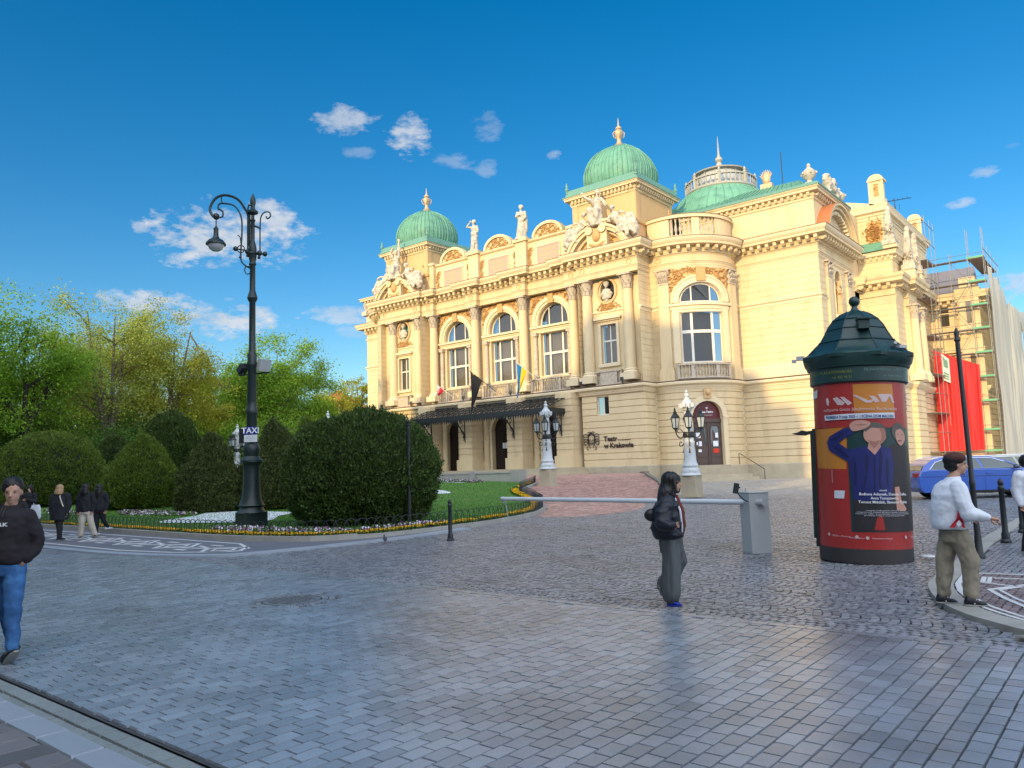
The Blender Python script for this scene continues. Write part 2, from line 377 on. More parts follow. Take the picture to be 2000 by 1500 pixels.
    def mesh(s, name, smooth=True, ang=38):
        me = bpy.data.meshes.new(name); me.from_pydata(s.v, [], s.f)
        if any(s.m): me.polygons.foreach_set('material_index', s.m)
        me.validate(); me.update()
        if smooth:
            me.shade_smooth(); me.set_sharp_from_angle(angle=R(ang))
        return me
    def build(s, name, mt, parent=None, smooth=True, ang=38, **kw):
        return link(name, s.mesh(name, smooth, ang), mt, parent, **kw)
def fixn(me):
    import bmesh
    b = bmesh.new(); b.from_mesh(me); bmesh.ops.recalc_face_normals(b, faces=b.faces); b.to_mesh(me); b.free(); return me
def text_mesh(s, size, depth=0., bold=0., align='LEFT', spacing=1.):
    cu = bpy.data.curves.new('t', 'FONT'); cu.body = s; cu.size = size; cu.extrude = depth; cu.offset = bold; cu.align_x = align; cu.resolution_u = 2; cu.space_character = spacing
    o = bpy.data.objects.new('t', cu); COL.objects.link(o)
    dg = bpy.context.evaluated_depsgraph_get(); me = bpy.data.meshes.new_from_object(o.evaluated_get(dg)); bpy.data.objects.remove(o)
    return me
def gz(x, y):
    return .95*min(1, max(0, (-.6*x+.8*y+33)/19))
# ================================================================== GROUND
def inpoly(px, py, poly):
    px = np.asarray(px); py = np.asarray(py); c = np.zeros(px.shape, bool); n = len(poly); j = n-1
    for i in range(n):
        xi, yi = poly[i]; xj, yj = poly[j]
        with np.errstate(divide='ignore', invalid='ignore'):
            k = ((yi > py) != (yj > py)) & (px < (xj-xi)*(py-yi)/(yj-yi+1e-12)+xi)
        c ^= k; j = i
    return c
def clipy(poly, s0, keep_above):
    out = []; n = len(poly); S_ = lambda p: -.6*p[0]+.8*p[1]
    for i in range(n):
        a, b = poly[i], poly[(i+1) % n]; sa_, sb = S_(a), S_(b); ia = (sa_ >= s0) == keep_above or sa_ == s0; ib = (sb >= s0) == keep_above or sb == s0
        if ia: out.append(a)
        if ia != ib:
            t = (s0-sa_)/(sb-sa_); out.append((a[0]+(b[0]-a[0])*t, a[1]+(b[1]-a[1])*t))
    return out
def gzn(X, Y): return .95*np.clip((-.6*X+.8*Y+33)/19, 0, 1)
def sheet(name, poly, off, mt, sloped=True, **kw):
    mb = MB(); parts = [poly]
    if sloped:
        a = clipy(poly, -33, False); r = clipy(poly, -33, True); b = clipy(r, -14, False); c = clipy(r, -14, True); parts = [p for p in (a, b, c) if len(p) > 2]
    for p in parts:
        tr = tessellate_polygon([[Vector((q[0], q[1], 0)) for q in p]])
        mb.add([(q[0], q[1], (gz(*q) if sloped else 0)+off) for q in p], [t for t in tr])
    me = mb.mesh(name, False)
    for pl in me.polygons:
        if pl.normal.z < 0: pl.flip()
    return link(name, me, mt, **kw)
def smooth_path(pts, n=4, close=False):
    out = []; K = len(pts)
    for i in range(K if close else K-1):
        p0 = pts[i-1] if (close or i > 0) else pts[0]; p1 = pts[i]; p2 = pts[(i+1) % K]; p3 = pts[(i+2) % K] if (close or i+2 < K) else p2
        for k in range(n):
            t = k/n
            out.append(tuple(.5*((2*b)+(-a+c)*t+(2*a-5*b+4*c-d)*t*t+(-a+3*b-3*c+d)*t**3) for a, b, c, d in zip(p0, p1, p2, p3)))
    if not close: out.append(tuple(pts[-1]))
    return out
def inview(x, y, z=0, mar=20):
    vx = x-CAM.x; vy = y-CAM.y; vz = z-CAM.z
    d = vx*ff.x+vy*ff.y+vz*ff.z; a = vx*rr.x+vy*rr.y+vz*rr.z; b = vx*uu.x+vy*uu.y+vz*uu.z
    d2 = np.where(d > .3, d, .3); X = 1000+1500*a/d2; Y = 750-1500*b/d2
    return (d > .3) & (X > -mar) & (X < 2000+mar) & (Y > -mar) & (Y < 1500+mar), d
def stone_base(rng):
    V = []
    for (sx, sy) in ((-1, -1), (1, -1), (1, 1), (-1, 1)):
        V.append((sx*.5, sy*.5, -.02))
    for (sx, sy) in ((-1, -1), (1, -1), (1, 1), (-1, 1)):
        V.append((sx*(.5-rng.uniform(.01, .035)), sy*(.5-rng.uniform(.01, .035)), rng.uniform(-.0012, .0012)))
    return np.array(V), np.array([(4, 5, 6, 7), (0, 1, 5, 4), (1, 2, 6, 5), (2, 3, 7, 6), (3, 0, 4, 7)])
def stones(name, A, mt, parent, single=300, label=None, bulge=0.):
    """A: array of x, y, z, length, width, angle. The largest in the picture become objects, the others one mesh."""
    rng = np.random.RandomState(5); A = np.asarray(A, float)
    vis, d = inview(A[:, 0], A[:, 1], A[:, 2], 60)
    A = A[vis]; d = d[vis]; sc = A[:, 3]*A[:, 4]/d**3; order = np.argsort(-sc)
    base = [stone_base(rng) for _ in range(8)]; n1 = min(single, len(A))
    mes = []
    for b in base:
        V = b[0].copy(); me = npmesh(name, V, b[1]); me.materials.append(M_(mt)); mes.append(me)
    for k in order[:n1]:
        o = bpy.data.objects.new(name, mes[k % 8]); COL.objects.link(o); a = A[k]
        o.location = a[:3]; o.scale = (a[3], a[4], 1); o.rotation_euler = (rng.uniform(-.006, .006), rng.uniform(-.006, .006), a[5]); o.parent = parent
    rest = A[order[n1:]]
    if len(rest):
        M = len(rest); V = np.zeros((M, 8, 3)); idx = rng.randint(0, 8, M); BV = np.stack([b[0] for b in base])[idx]
        lx = BV[:, :, 0]*rest[:, 3:4]; ly = BV[:, :, 1]*rest[:, 4:5]; c = np.cos(rest[:, 5:6]); s_ = np.sin(rest[:, 5:6])
        tx = rng.uniform(-.010, .010, (M, 1)); ty = rng.uniform(-.010, .010, (M, 1))
        V[:, :, 0] = rest[:, 0:1]+lx*c-ly*s_; V[:, :, 1] = rest[:, 1:2]+lx*s_+ly*c; V[:, :, 2] = rest[:, 2:3]+BV[:, :, 2]+lx*tx+ly*ty+rng.uniform(-.002, .002, (M, 1))
        Q = (base[0][1][None]+8*np.arange(M)[:, None, None]).reshape(-1, 4)
        link(name+'s_far', npmesh(name+'s', V.reshape(-1, 3), Q), mt, parent, kind='stuff').name = name+'s_beyond'
G0 = sheet('ground', [(-1500, -1500), (1500, -1500), (1500, 1500), (-1500, 1500)], -.10, 'ground', False, kind='structure')
# --- granite sett band of the street
band = sheet('granite_street', [(-90, -68.5), (40, -68.5), (40, -62.6), (-90, -62.6)], -.022, 'joint', False, kind='structure')
rng = np.random.RandomState(3); A = []
ny = int(5.72/.212)
for i in range(int((26+34)/.141)):
    x = -34+i*.141; o = (i % 2)*.106+rng.uniform(-.02, .02); y = -68.48-o
    while y < -62.76:
        l = .212+rng.uniform(-.012, .012); y0 = max(y, -68.48); y1 = min(y+l, -62.76)
        if y1-y0 > .05: A.append((x+rng.uniform(-.002, .002), (y0+y1)/2, rng.uniform(-.001, .001), .131, y1-y0-.009, rng.uniform(-.006, .006)))
        y += l
# manhole in the band
MH = (12.09, -64.49)
A = [a for a in A if (a[0]-MH[0])**2+(a[1]-MH[1])**2 > .62**2]
stones('paving_stone', A, 'granite', band)
A = []
for i in range(int(60/.21)):
    x = -34+i*.21; A.append((x+rng.uniform(-.003, .003), -62.685, .001, .203, .125, 0))
stones('edge_stone', A, 'granite', band, 120)
# gutter strips and slabs at the near edge
gut = sheet('gutter', [(-60, -68.80), (30, -68.80), (30, -68.5), (-60, -68.5)], -.035, 'joint', False, kind='structure')
A = [(-30+i*.222+rng.uniform(-.004, .004), -68.60, -.012, .214, .125, 0) for i in range(240)]; stones('gutter_stone', A, 'gutter_stone', gut, 100)
A = [(-30+i*.20+rng.uniform(-.004, .004), -68.715, -.018, .192, .07, 0) for i in range(270)]; stones('gutter_sett', A, 'gutter_stone', gut, 100)
nearp = sheet('near_pavement', [(-60, -75), (30, -75), (30, -68.76), (-60, -68.76)], -.02, 'joint', False, kind='structure')
A = [(-30+i*.62, -68.875, .004, .612, .215, 0) for i in range(90)]; stones('kerb_slab', A, 'granite_slab', nearp, 60)
A = []
for i in range(180):
    x = -30+i*.262; y = -69.01-(i*37 % 10)*.045
    y = -68.985; first = .15+(i*37 % 10)*.042
    l = first
    while y > -71.5:
        A.append((x, y-l/2, rng.uniform(-.0015, .0015), .252, l-.012, 0)); y -= l; l = .42+rng.uniform(-.06, .06)
stones('flagstone', A, 'flag_brown', nearp, 120)
mb = MB(); mb.lathe([(0, .0), (.60, .0), (.60, .004), (.585, .006), (.40, .006)], (MH[0], MH[1], -.012), 40)
mcov = empty('manhole_cover', (0, 0, 0), label='round cast iron manhole cover set in the granite setts', cat='manhole cover')
mb = MB(); mb.lathe([(.0, .0), (.40, .0), (.40, .010), (.36, .012), (0, .012)], (MH[0], MH[1], -.014), 36)
for i in range(9):
    for j in range(9):
        x = (i-4)*.075; y = (j-4)*.075
        if x*x+y*y < .33**2: mb.cbox((MH[0]+x, MH[1]+y, .001), (.052, .03, .012))
mb.build('lid', 'lid', mcov)
mb = MB(); A = []
for k in range(34):
    a = 2*math.pi*k/34
    A.append((MH[0]+.47*math.cos(a), MH[1]+.47*math.sin(a), -.002, .08, .075, a))
for k in range(44):
    a = 2*math.pi*(k+.5)/44
    A.append((MH[0]+.565*math.cos(a), MH[1]+.565*math.sin(a), -.002, .08, .07, a))
stones('ring_stone', A, 'cobble', mcov, 80)
# --- outlines
PAV_L = [(-60, -63.0), (-16, -63.0), (-8, -63.0), (-4.5, -63.0), (-2.1, -63.0), (1.8, -62.9), (4.4, -62.4), (5.6, -61.65), (6.0, -60.3), (6.2, -58.5), (6.3, -57.5), (6.15, -55.6), (5.9, -54.0)]
KERB_B = [(-60, -59.4), (-13.3, -59.4), (-6.3, -59.5), (0.8, -59.6), (3.2, -59.3), (4.6, -58.8), (5.3, -57.8), (5.6, -56.6), (5.55, -54.4), (5.34, -52.4), (4.97, -50.9), (4.55, -49.6), (3.8, -47.9), (2.4, -45.65),
          (.64, -43.4), (-1.8, -40.8), (-3.6, -39.15), (-5.1, -37.8), (-6.3, -36.4), (-7.3, -34.7), (-8.4, -32.5), (-9.2, -31.2)]
KB = smooth_path(KERB_B[1:], 5); KB = [KERB_B[0]]+KB
BED = KB+[(-9.6, -30.9), (-17.7, -31.4), (-60, -31.4)]
RAMP_R = [(4.93, -48.96), (5.9, -48.7), (6.33, -47.34), (6.06, -44.71), (5.31, -42.79), (3.77, -39.85), (2.38, -36.0), (.48, -32.4), (-1.7, -28.8), (-3.75, -25.8), (-6.3, -22.2), (-9.5, -16.9), (-12.4, -12.0), (-14.3, -9.4), (-14.1, -8.3)]
RR = smooth_path(RAMP_R, 3)
RAMP = [(4.4, -48.9)]+RR+[(-22, -8.3), (-22, -12), (-50, -12), (-50, -30.8), (-17.7, -30.8), (-9.4, -30.8)]+[p for p in KB[::-1] if p[1] > -47.8 and p[0] < 4.3]
right_k = [(18.9, -40), (18.98, -52), (19.08, -55), (19.2, -57), (19.24, -58.2), (19.3, -59.2), (19.45, -59.9), (19.72, -60.7), (20.05, -61.3), (20.4, -61.7), (20.95, -62.1), (22.5, -62.5), (40, -62.55)]
RK = smooth_path(right_k, 4)
# cobbled road
road = sheet('cobbled_road', [(-4, -62.6), (40, -62.6), (40, 40), (19.3, 60), (0, 60), (-20, -8), (-16, -8), (-16, -30), (-2, -50)], -.03, 'cobble_joint', False, kind='structure')
A = []; rng = np.random.RandomState(11)
wcol = 1.28; ncol = 24
for c in range(ncol):
    yc = -62.6+.3+wcol*(c+.5)-wcol*.25
    for j in range(int(26/.104)):
        x0 = -3+j*.104
        k = 12
        for q in range(k):
            t = (q+.5)/k*2-1; y = yc+t*wcol/2; xx = x0+.36*(1-t*t); ang = math.atan2(-2*.36*t, wcol/2)
            A.append((xx+rng.uniform(-.006, .006), y+rng.uniform(-.006, .006), rng.uniform(-.006, .004), .088, .093+rng.uniform(-.010, .006), -ang*.9+rng.uniform(-.06, .06)))
A = np.array(A)
BEDo = [(p[0]+.0, p[1]) for p in BED]
ok = (A[:, 1] > -62.58) & ~inpoly(A[:, 0], A[:, 1], PAV_L+[(5, -52), (0, -52), (-60, -52)]) & ~inpoly(A[:, 0], A[:, 1], BED) & ~inpoly(A[:, 0], A[:, 1], RAMP) & ~inpoly(A[:, 0], A[:, 1], RK+[(40, -40)])
A = A[ok]; A[:, 2] += .0
stones('cobblestone', A, 'cobble', road)
# further away the setts merge: a plain sheet
far = sheet('far_road', [(7, -36), (30, -36), (45, 60), (1, 60), (1, 0), (-14, 0), (-14, -8.2), (-13, -11), (1.8, -33.8), (4.5, -36)], -.012, 'cobble_grey', False, kind='structure')
A = []
for i in range(170):
    for j in range(150):
        A.append((-16+i*.24+(j % 2)*.12, -35.5+j*.22, -.002, .2, .18, rng.uniform(-.1, .1)))
A = np.array(A); ok = inpoly(A[:, 0], A[:, 1], [(7, -36), (26, -36), (26, -4), (-13.8, -4), (-13, -11), (1.8, -33.8), (4.5, -36)]); stones('sett', A[ok], 'cobble_grey', far, 0)
# red ramp, running bond broken in chevrons
ramp = sheet('driveway', RAMP, -.012, 'cobble_joint', True, kind='structure')
A = []
for i in range(190):
    for j in range(180):
        u = i*.165; v = j*.235+(i % 2)*.118; xx = 7-u; yy = -49.8+v+.75*abs(((u/2.6) % 2)-1)
        A.append((xx, yy, 0, .138, .212, 0.5 if ((u/2.6) % 2) > 1 else -.5))
A = np.array(A); ok = inpoly(A[:, 0], A[:, 1], RAMP) & (A[:, 1] < -9); A = A[ok]; A[:, 2] = gzn(A[:, 0], A[:, 1])+.004
stones('driveway_sett', A, 'cobble_red', ramp, 0)
mb = MB()   # retaining wall of the ramp, with its coping
rw = [p for p in RR if p[0] < 2.6]
for k in range(len(rw)-1):
    (ax, ay), (bx, by) = rw[k], rw[k+1]; d = Vector((bx-ax, by-ay)).normalized(); nn = Vector((d.y, -d.x))*.26
    za, zb = gz(ax, ay), gz(bx, by); h = .10
    mb.add([(ax, ay, -.05), (bx, by, -.05), (bx+nn.x, by+nn.y, -.05), (ax+nn.x, ay+nn.y, -.05), (ax, ay, za+h), (bx, by, zb+h), (bx+nn.x, by+nn.y, zb+h), (ax+nn.x, ay+nn.y, za+h)],
           [(4, 5, 6, 7), (0, 1, 5, 4), (2, 3, 7, 6), (1, 2, 6, 5), (3, 0, 4, 7)])
mb.build('ramp_wall', 'kerb_dark', smooth=False, label='low curved stone retaining wall edging the red sett driveway', cat='wall')
# kerb along the flower bed
mb = MB()
for k in range(len(KB)-1):
    (ax, ay), (bx, by) = KB[k], KB[k+1]; d = Vector((bx-ax, by-ay)).normalized(); nn = Vector((-d.y, d.x))*.16
    za, zb = gz(ax, ay), gz(bx, by); h = .17 if ay < -58 else .14
    V = [(ax, ay, za-.05), (bx, by, zb-.05), (bx+nn.x, by+nn.y, zb-.05), (ax+nn.x, ay+nn.y, za-.05), (ax, ay, za+h), (bx, by, zb+h), (bx+nn.x, by+nn.y, zb+h), (ax+nn.x, ay+nn.y, za+h)]
    mb.add(V, [(4, 5, 6, 7), (0, 1, 5, 4), (2, 3, 7, 6)])
mb.build('bed_kerb', 'kerb', smooth=False, kind='structure')
lawn = sheet('lawn', BED, .10, 'lawn', True, kind='structure')
# left pavement with pale mosaic
PL = smooth_path(PAV_L, 4)
KBp = [p for p in KB if p[1] < -53.5]
sheet('left_pavement', PL+[(5.75, -54.0)]+KBp[::-1], .035, 'mosaic_dark', False, kind='structure')
def strip(mb, pts, w, z0, z1):
    pts = [Vector((p[0], p[1])) for p in pts]; K = len(pts); L = []; Rr = []
    for i, p in enumerate(pts):
        t = (pts[min(i+1, K-1)]-pts[max(i-1, 0)]).normalized(); n = Vector((-t.y, t.x))*w/2; L.append(p+n); Rr.append(p-n)
    for i in range(K-1):
        a, b, c, d = L[i], L[i+1], Rr[i+1], Rr[i]
        V = [(q.x, q.y, z) for z in (z0, z1) for q in (a, b, c, d)]
        mb.add(V, [(4, 7, 6, 5), (0, 1, 5, 4), (1, 2, 6, 5), (2, 3, 7, 6), (3, 0, 4, 7)])
mb = MB(); pin = [(p[0]-.0, p[1]) for p in PL]
pin2 = []
for i, p in enumerate(PL):
    t = Vector((PL[min(i+1, len(PL)-1)][0]-PL[max(i-1, 0)][0], PL[min(i+1, len(PL)-1)][1]-PL[max(i-1, 0)][1])).normalized(); pin2.append((p[0]-t.y*.15, p[1]+t.x*.15))
strip(mb, pin2, .30, -.05, .045); mb.build('pavement_kerb', 'granite_slab', smooth=False, kind='structure')
mb = MB(); z0, z1 = .036, .041
pin3 = []
for i, p in enumerate(PL):
    t = Vector((PL[min(i+1, len(PL)-1)][0]-PL[max(i-1, 0)][0], PL[min(i+1, len(PL)-1)][1]-PL[max(i-1, 0)][1])).normalized(); pin3.append((p[0]-t.y*.52, p[1]+t.x*.52))
strip(mb, [(-30, -62.35), (1.5, -62.35), (3.6, -62.0), (4.9, -61.2)], .10, z0, z1)
for i in range(14):
    x = 3.9-i*2.3; y = -61.05
    strip(mb, [(x+1.05, y), (x+.35, y+.62), (x-.35, y)], .12, z0, z1); strip(mb, [(x+1.05, y), (x+.35, y-.62), (x-.35, y)], .12, z0, z1)
    strip(mb, [(x+.72, y), (x+.35, y+.32), (x-.02, y), (x+.35, y-.32), (x+.72, y)], .09, z0, z1)
    strip(mb, [(x-.35, y), (x-1.25, y+.25)], .10, z0, z1); strip(mb, [(x-.35, y), (x-1.25, y-.25)], .10, z0, z1)
    strip(mb, [(x-.6, y+.5), (x-1.1, y+.5)], .12, z0, z1); strip(mb, [(x-.6, y-.5), (x-1.1, y-.5)], .12, z0, z1)
strip(mb, [(-30, -59.95), (3.2, -60.0), (4.6, -60.6)], .09, z0, z1)
mb.build('mosaic_band', 'mosaic_pale', smooth=False, kind='structure')
# right pavement
rp = sheet('right_pavement', RK+[(40, -40)], .03, 'cobble_joint', False, kind='structure')
mb = MB(); rk2 = []
for i, p in enumerate(RK):
    t = Vector((RK[min(i+1, len(RK)-1)][0]-RK[max(i-1, 0)][0], RK[min(i+1, len(RK)-1)][1]-RK[max(i-1, 0)][1])).normalized(); rk2.append((p[0]-t.y*.15, p[1]+t.x*.15))
strip(mb, rk2, .30, -.05, .052); mb.build('right_kerb', 'kerb', smooth=False, kind='structure')
A = []; rng = np.random.RandomState(2)
for i in range(97):
    for j in range(170):
        A.append((19.2+i*.092+rng.uniform(-.008, .008), -62.4+j*.085+rng.uniform(-.008, .008)+(i % 2)*.04, .043+rng.uniform(-.002, .002), .078, .07, rng.uniform(-.25, .25)))
A = np.array(A); ok = inpoly(A[:, 0], A[:, 1], [(p[0]+.24, p[1]+.24) if p[1] < -60 else (p[0]+.32, p[1]) for p in RK]+[(40, -40)])
A = A[ok]; near = A[:, 1] < -57.98; stones('mosaic_stone', A[near], 'mosaic_plum', rp, 0); stones('small_sett', A[~near], 'cobble', rp, 0)
mb = MB(); z0, z1 = .043, .0505
for l, w in (([(19.62, -58.03), (20.27, -57.92), (22, -57.7), (27, -57.2)], .05), ([(19.9, -58.91), (19.84, -58.37)], .06), ([(19.97, -58.9), (19.91, -58.36)], .05), ([(19.96, -58.43), (20.23, -58.37), (22, -58.2)], .04), ([(19.9, -58.91), (20.18, -59.05), (21.0, -59.15)], .05),
             ([(20.6, -58.5), (20.06, -59.51)], .06), ([(20.06, -59.51), (20.32, -60.15), (20.56, -60.6), (21.0, -61.2)], .06), ([(20.16, -59.46), (20.4, -60.05), (20.64, -60.5), (21.1, -61.05)], .04), ([(20.7, -58.5), (20.16, -59.46)], .04),
             ([(19.58, -58.3), (19.65, -59.18), (19.78, -59.78), (19.96, -60.3)], .07), ([(20.05, -60.35), (20.2, -60.67), (20.42, -61.0), (20.75, -61.4), (21.3, -61.8)], .045), ([(19.98, -60.45), (20.14, -60.77), (20.36, -61.1), (20.7, -61.5), (21.2, -61.9)], .045)):
    strip(mb, smooth_path(l, 4) if len(l) > 4 else l, w, z0, z1)
mb.build('mosaic_line', 'mosaic_pale', smooth=False, kind='structure')
# white pebble areas in the bed
mb = MB()
def patch(pts, off=.125):
    pts = smooth_path(pts, 3, True); tr = tessellate_polygon([[Vector((q[0], q[1], 0)) for q in pts]]); mb.add([(q[0], q[1], gz(*q)+off) for q in pts], [t for t in tr])
patch([(-8.2, -56.7), (-5.6, -56.2), (-3.6, -54.9), (-6.3, -52.5), (-8.0, -50.6), (-13.5, -51.2), (-11.0, -53.6)])
patch([(-9.0, -39.6), (-11.6, -38.0), (-13.2, -39.2), (-11.6, -40.6)])
patch([(-14.5, -33.0), (-16.5, -31.8), (-24, -31.6), (-23, -33.2)])
me = mb.mesh('white_pebbles', False)
for pl in me.polygons:
    if pl.normal.z < 0: pl.flip()
link('white_pebbles', me, 'pebbles', kind='stuff', label='white pebble beds among the lawn and clipped yews', cat='pebbles')
# flowers and grass
def scatter_quads(name, P, size, mt, up=.6, seed=1, cross=False, **kw):
    """P: Nx3 centres; size: (min, max); random tilted quads"""
    rng = np.random.RandomState(seed); n = len(P); s_ = rng.uniform(size[0], size[1], (n, 1))
    nrm = rng.normal(size=(n, 3)); nrm[:, 2] = np.abs(nrm[:, 2])+up; nrm /= np.linalg.norm(nrm, axis=1, keepdims=True)
    a = np.cross(nrm, rng.normal(size=(n, 3))); a /= np.linalg.norm(a, axis=1, keepdims=True)+1e-9; b = np.cross(nrm, a)
    V = np.stack([P-a*s_-b*s_, P+a*s_-b*s_, P+a*s_+b*s_, P-a*s_+b*s_], 1).reshape(-1, 3)
    return link(name, npmesh(name, V, np.arange(4*n).reshape(-1, 4)), mt, **kw)
def kerb_points(n, d0, d1, seed, cond=lambda p: True):
    rng = np.random.RandomState(seed); seg = [(KB[i], KB[i+1]) for i in range(len(KB)-1)]; out = []
    Ls = np.array([math.dist(a, b) for a, b in seg]); Ls[0] = 0; Pp = Ls/Ls.sum()
    for k in rng.choice(len(seg), n, p=Pp):
        a, b = seg[k]; t = rng.rand(); d = Vector((b[0]-a[0], b[1]-a[1])).normalized(); o = rng.uniform(d0, d1)
        x = a[0]+(b[0]-a[0])*t-d.y*o; y = a[1]+(b[1]-a[1])*t+d.x*o
        if cond((x, y)): out.append((x, y, gz(x, y)+.10))
    return np.array(out)
rng = np.random.RandomState(4)
def dens(x, y): return noise.noise(Vector((x*1.1, y*1.1, 3)))
P = kerb_points(16000, .22, .62, 4, lambda p: dens(*p)*1.2+(.35 if p[0] > -5 else .0) > -.12 and (p[0] > -14)); P[:, 2] += rng.uniform(.04, .13, len(P))
scatter_quads('yellow_pansies', P, (.016, .034), 'flower_yellow', .3, 1, kind='stuff', label='band of yellow pansies along the kerb of the flower bed', cat='flowers')
P = kerb_points(26000, .18, .66, 9, lambda p: p[0] > -20); P[:, 2] += rng.uniform(.0, .10, len(P))
scatter_quads('pansy_leaves', P, (.02, .04), 'leaf_dark', .2, 2, kind='stuff', label='dark green leaves of the bedding plants along the kerb', cat='plants')
mixed = []
for (cx, cy, rx, ry, nn_) in [(3.2, -57.6, 1.6, .55, 900), (0.2, -58.0, 1.9, .5, 900), (4.4, -55.3, .5, 1.7, 700), (-15.0, -53.5, 3.5, .9, 1300), (-21, -55, 3, .8, 500), (-17, -32.2, 4, .6, 1600)]:
    for _ in range(nn_):
        r, a = math.sqrt(rng.rand()), rng.rand()*6.283; x = cx+rx*r*math.cos(a); y = cy+ry*r*math.sin(a); mixed.append((x, y, gz(x, y)+.12+rng.rand()*.12))
mixed = np.array(mixed); k = rng.rand(len(mixed))
scatter_quads('white_flowers', mixed[k < .45], (.02, .04), 'flower_white', .3, 3, kind='stuff', label='white flowers bedded around the clipped yews', cat='flowers')
scatter_quads('purple_flowers', mixed[(k >= .45) & (k < .72)], (.02, .045), 'flower_purple', .3, 4, kind='stuff', label='purple and red flowers bedded around the clipped yews', cat='flowers')
scatter_quads('flower_leaves', np.concatenate([mixed[k >= .72], mixed-[0, 0, .06]]), (.03, .05), 'leaf_dark', .2, 5, kind='stuff', label='green leaves of the mixed flower bedding', cat='plants')
n = 90000; X = rng.uniform(-22, 6, n); Y = -59.4+np.abs(rng.beta(1, 1.5, n))*33
ok = inpoly(X, Y, BED); X, Y = X[ok], Y[ok]; Z = gzn(X, Y)+.10; n = len(X); h = rng.uniform(.03, .075, n)
a = rng.uniform(0, 6.28, n); w = .012; V = np.zeros((n, 3, 3)); V[:, 0] = np.stack([X-w*np.cos(a), Y-w*np.sin(a), Z], 1); V[:, 1] = np.stack([X+w*np.cos(a), Y+w*np.sin(a), Z], 1)
V[:, 2] = np.stack([X+rng.uniform(-.03, .03, n), Y+rng.uniform(-.03, .03, n), Z+h], 1)
link('grass', npmesh('grass', V.reshape(-1, 3), np.arange(3*n).reshape(-1, 3)), 'grass', kind='stuff', label='short green lawn grass in the flower bed', cat='grass')
# low hoop fence
hf = empty('hoop_fence', (0, 0, 0), label='low black wire hoop fence along the kerb of the flower bed', cat='fence')
mb = MB(); mb.tube([(-.21, 0, -.02), (-.21, 0, .2), (-.19, 0, .32), (-.13, 0, .41), (0, 0, .45), (.13, 0, .41), (.19, 0, .32), (.21, 0, .2), (.21, 0, -.02)], .011, 5)
hm = mb.mesh('hoop'); hm.materials.append(M_('iron'))
acc = 0; cnt = 0
for i in range(1, len(KB)-1):
    a, b = Vector(KB[i]), Vector(KB[i+1]); L = (b-a).length; d = (b-a).normalized()
    while acc < L:
        p = a+d*acc+Vector((-d.y, d.x))*.14
        if p.x > -22 and cnt < 290:
            o = bpy.data.objects.new('hoop', hm); COL.objects.link(o); o.parent = hf; o.location = (p.x, p.y, gz(p.x, p.y)+.12); o.rotation_euler = (0, 0, math.atan2(d.y, d.x)); cnt += 1
        acc += .29
    acc -= L
# ================================================================== THEATRE
TH = empty('theatre', (0, 0, 0), label='cream yellow Baroque revival theatre with green copper domes and white roof sculptures', cat='theatre')
def arc(cx, cy, r, a0, a1, n): return [(cx+r*math.cos(R(a0+(a1-a0)*i/n)), cy+r*math.sin(R(a0+(a1-a0)*i/n))) for i in range(n+1)]
def flat(p, q):
    """wall mapping: u metres from p towards q, d metres inwards"""
    p, q = Vector(p), Vector(q); t = (q-p).normalized(); n = Vector((-t.y, t.x))
    return (lambda u, z, d: (p.x+t.x*u+n.x*d, p.y+t.y*u+n.y*d, z)), (q-p).length
BR = 4.9; BC = (-12.7, -1.3)
def bayF(mirror=False):
    a0 = R(-106.6); 
    def f(u, z, d):
        a = a0+u/BR; x = BC[0]+(BR-d)*math.cos(a); y = BC[1]+(BR-d)*math.sin(a)
        return (x, y, z)
    return f, BR*R(122.0)
def prof(z0, z1, course=0, gd=.05, gh=.05):
    out = [(z0, 0)]
    if course:
        z = z0+course
        while z < z1-.12:
            out += [(z-gh/2, 0), (z-.008, gd), (z+.008, gd), (z+gh/2, 0)]; z += course
    out.append((z1, 0)); return out
def top_of(o, u):
    u0, u1, zb, zt, ar = o
    if not ar: return zt
    c = (u0+u1)/2; r = (u1-u0)/2; k = max(0, 1-((u-c)/r)**2)
    return zt+ar*math.sqrt(k)
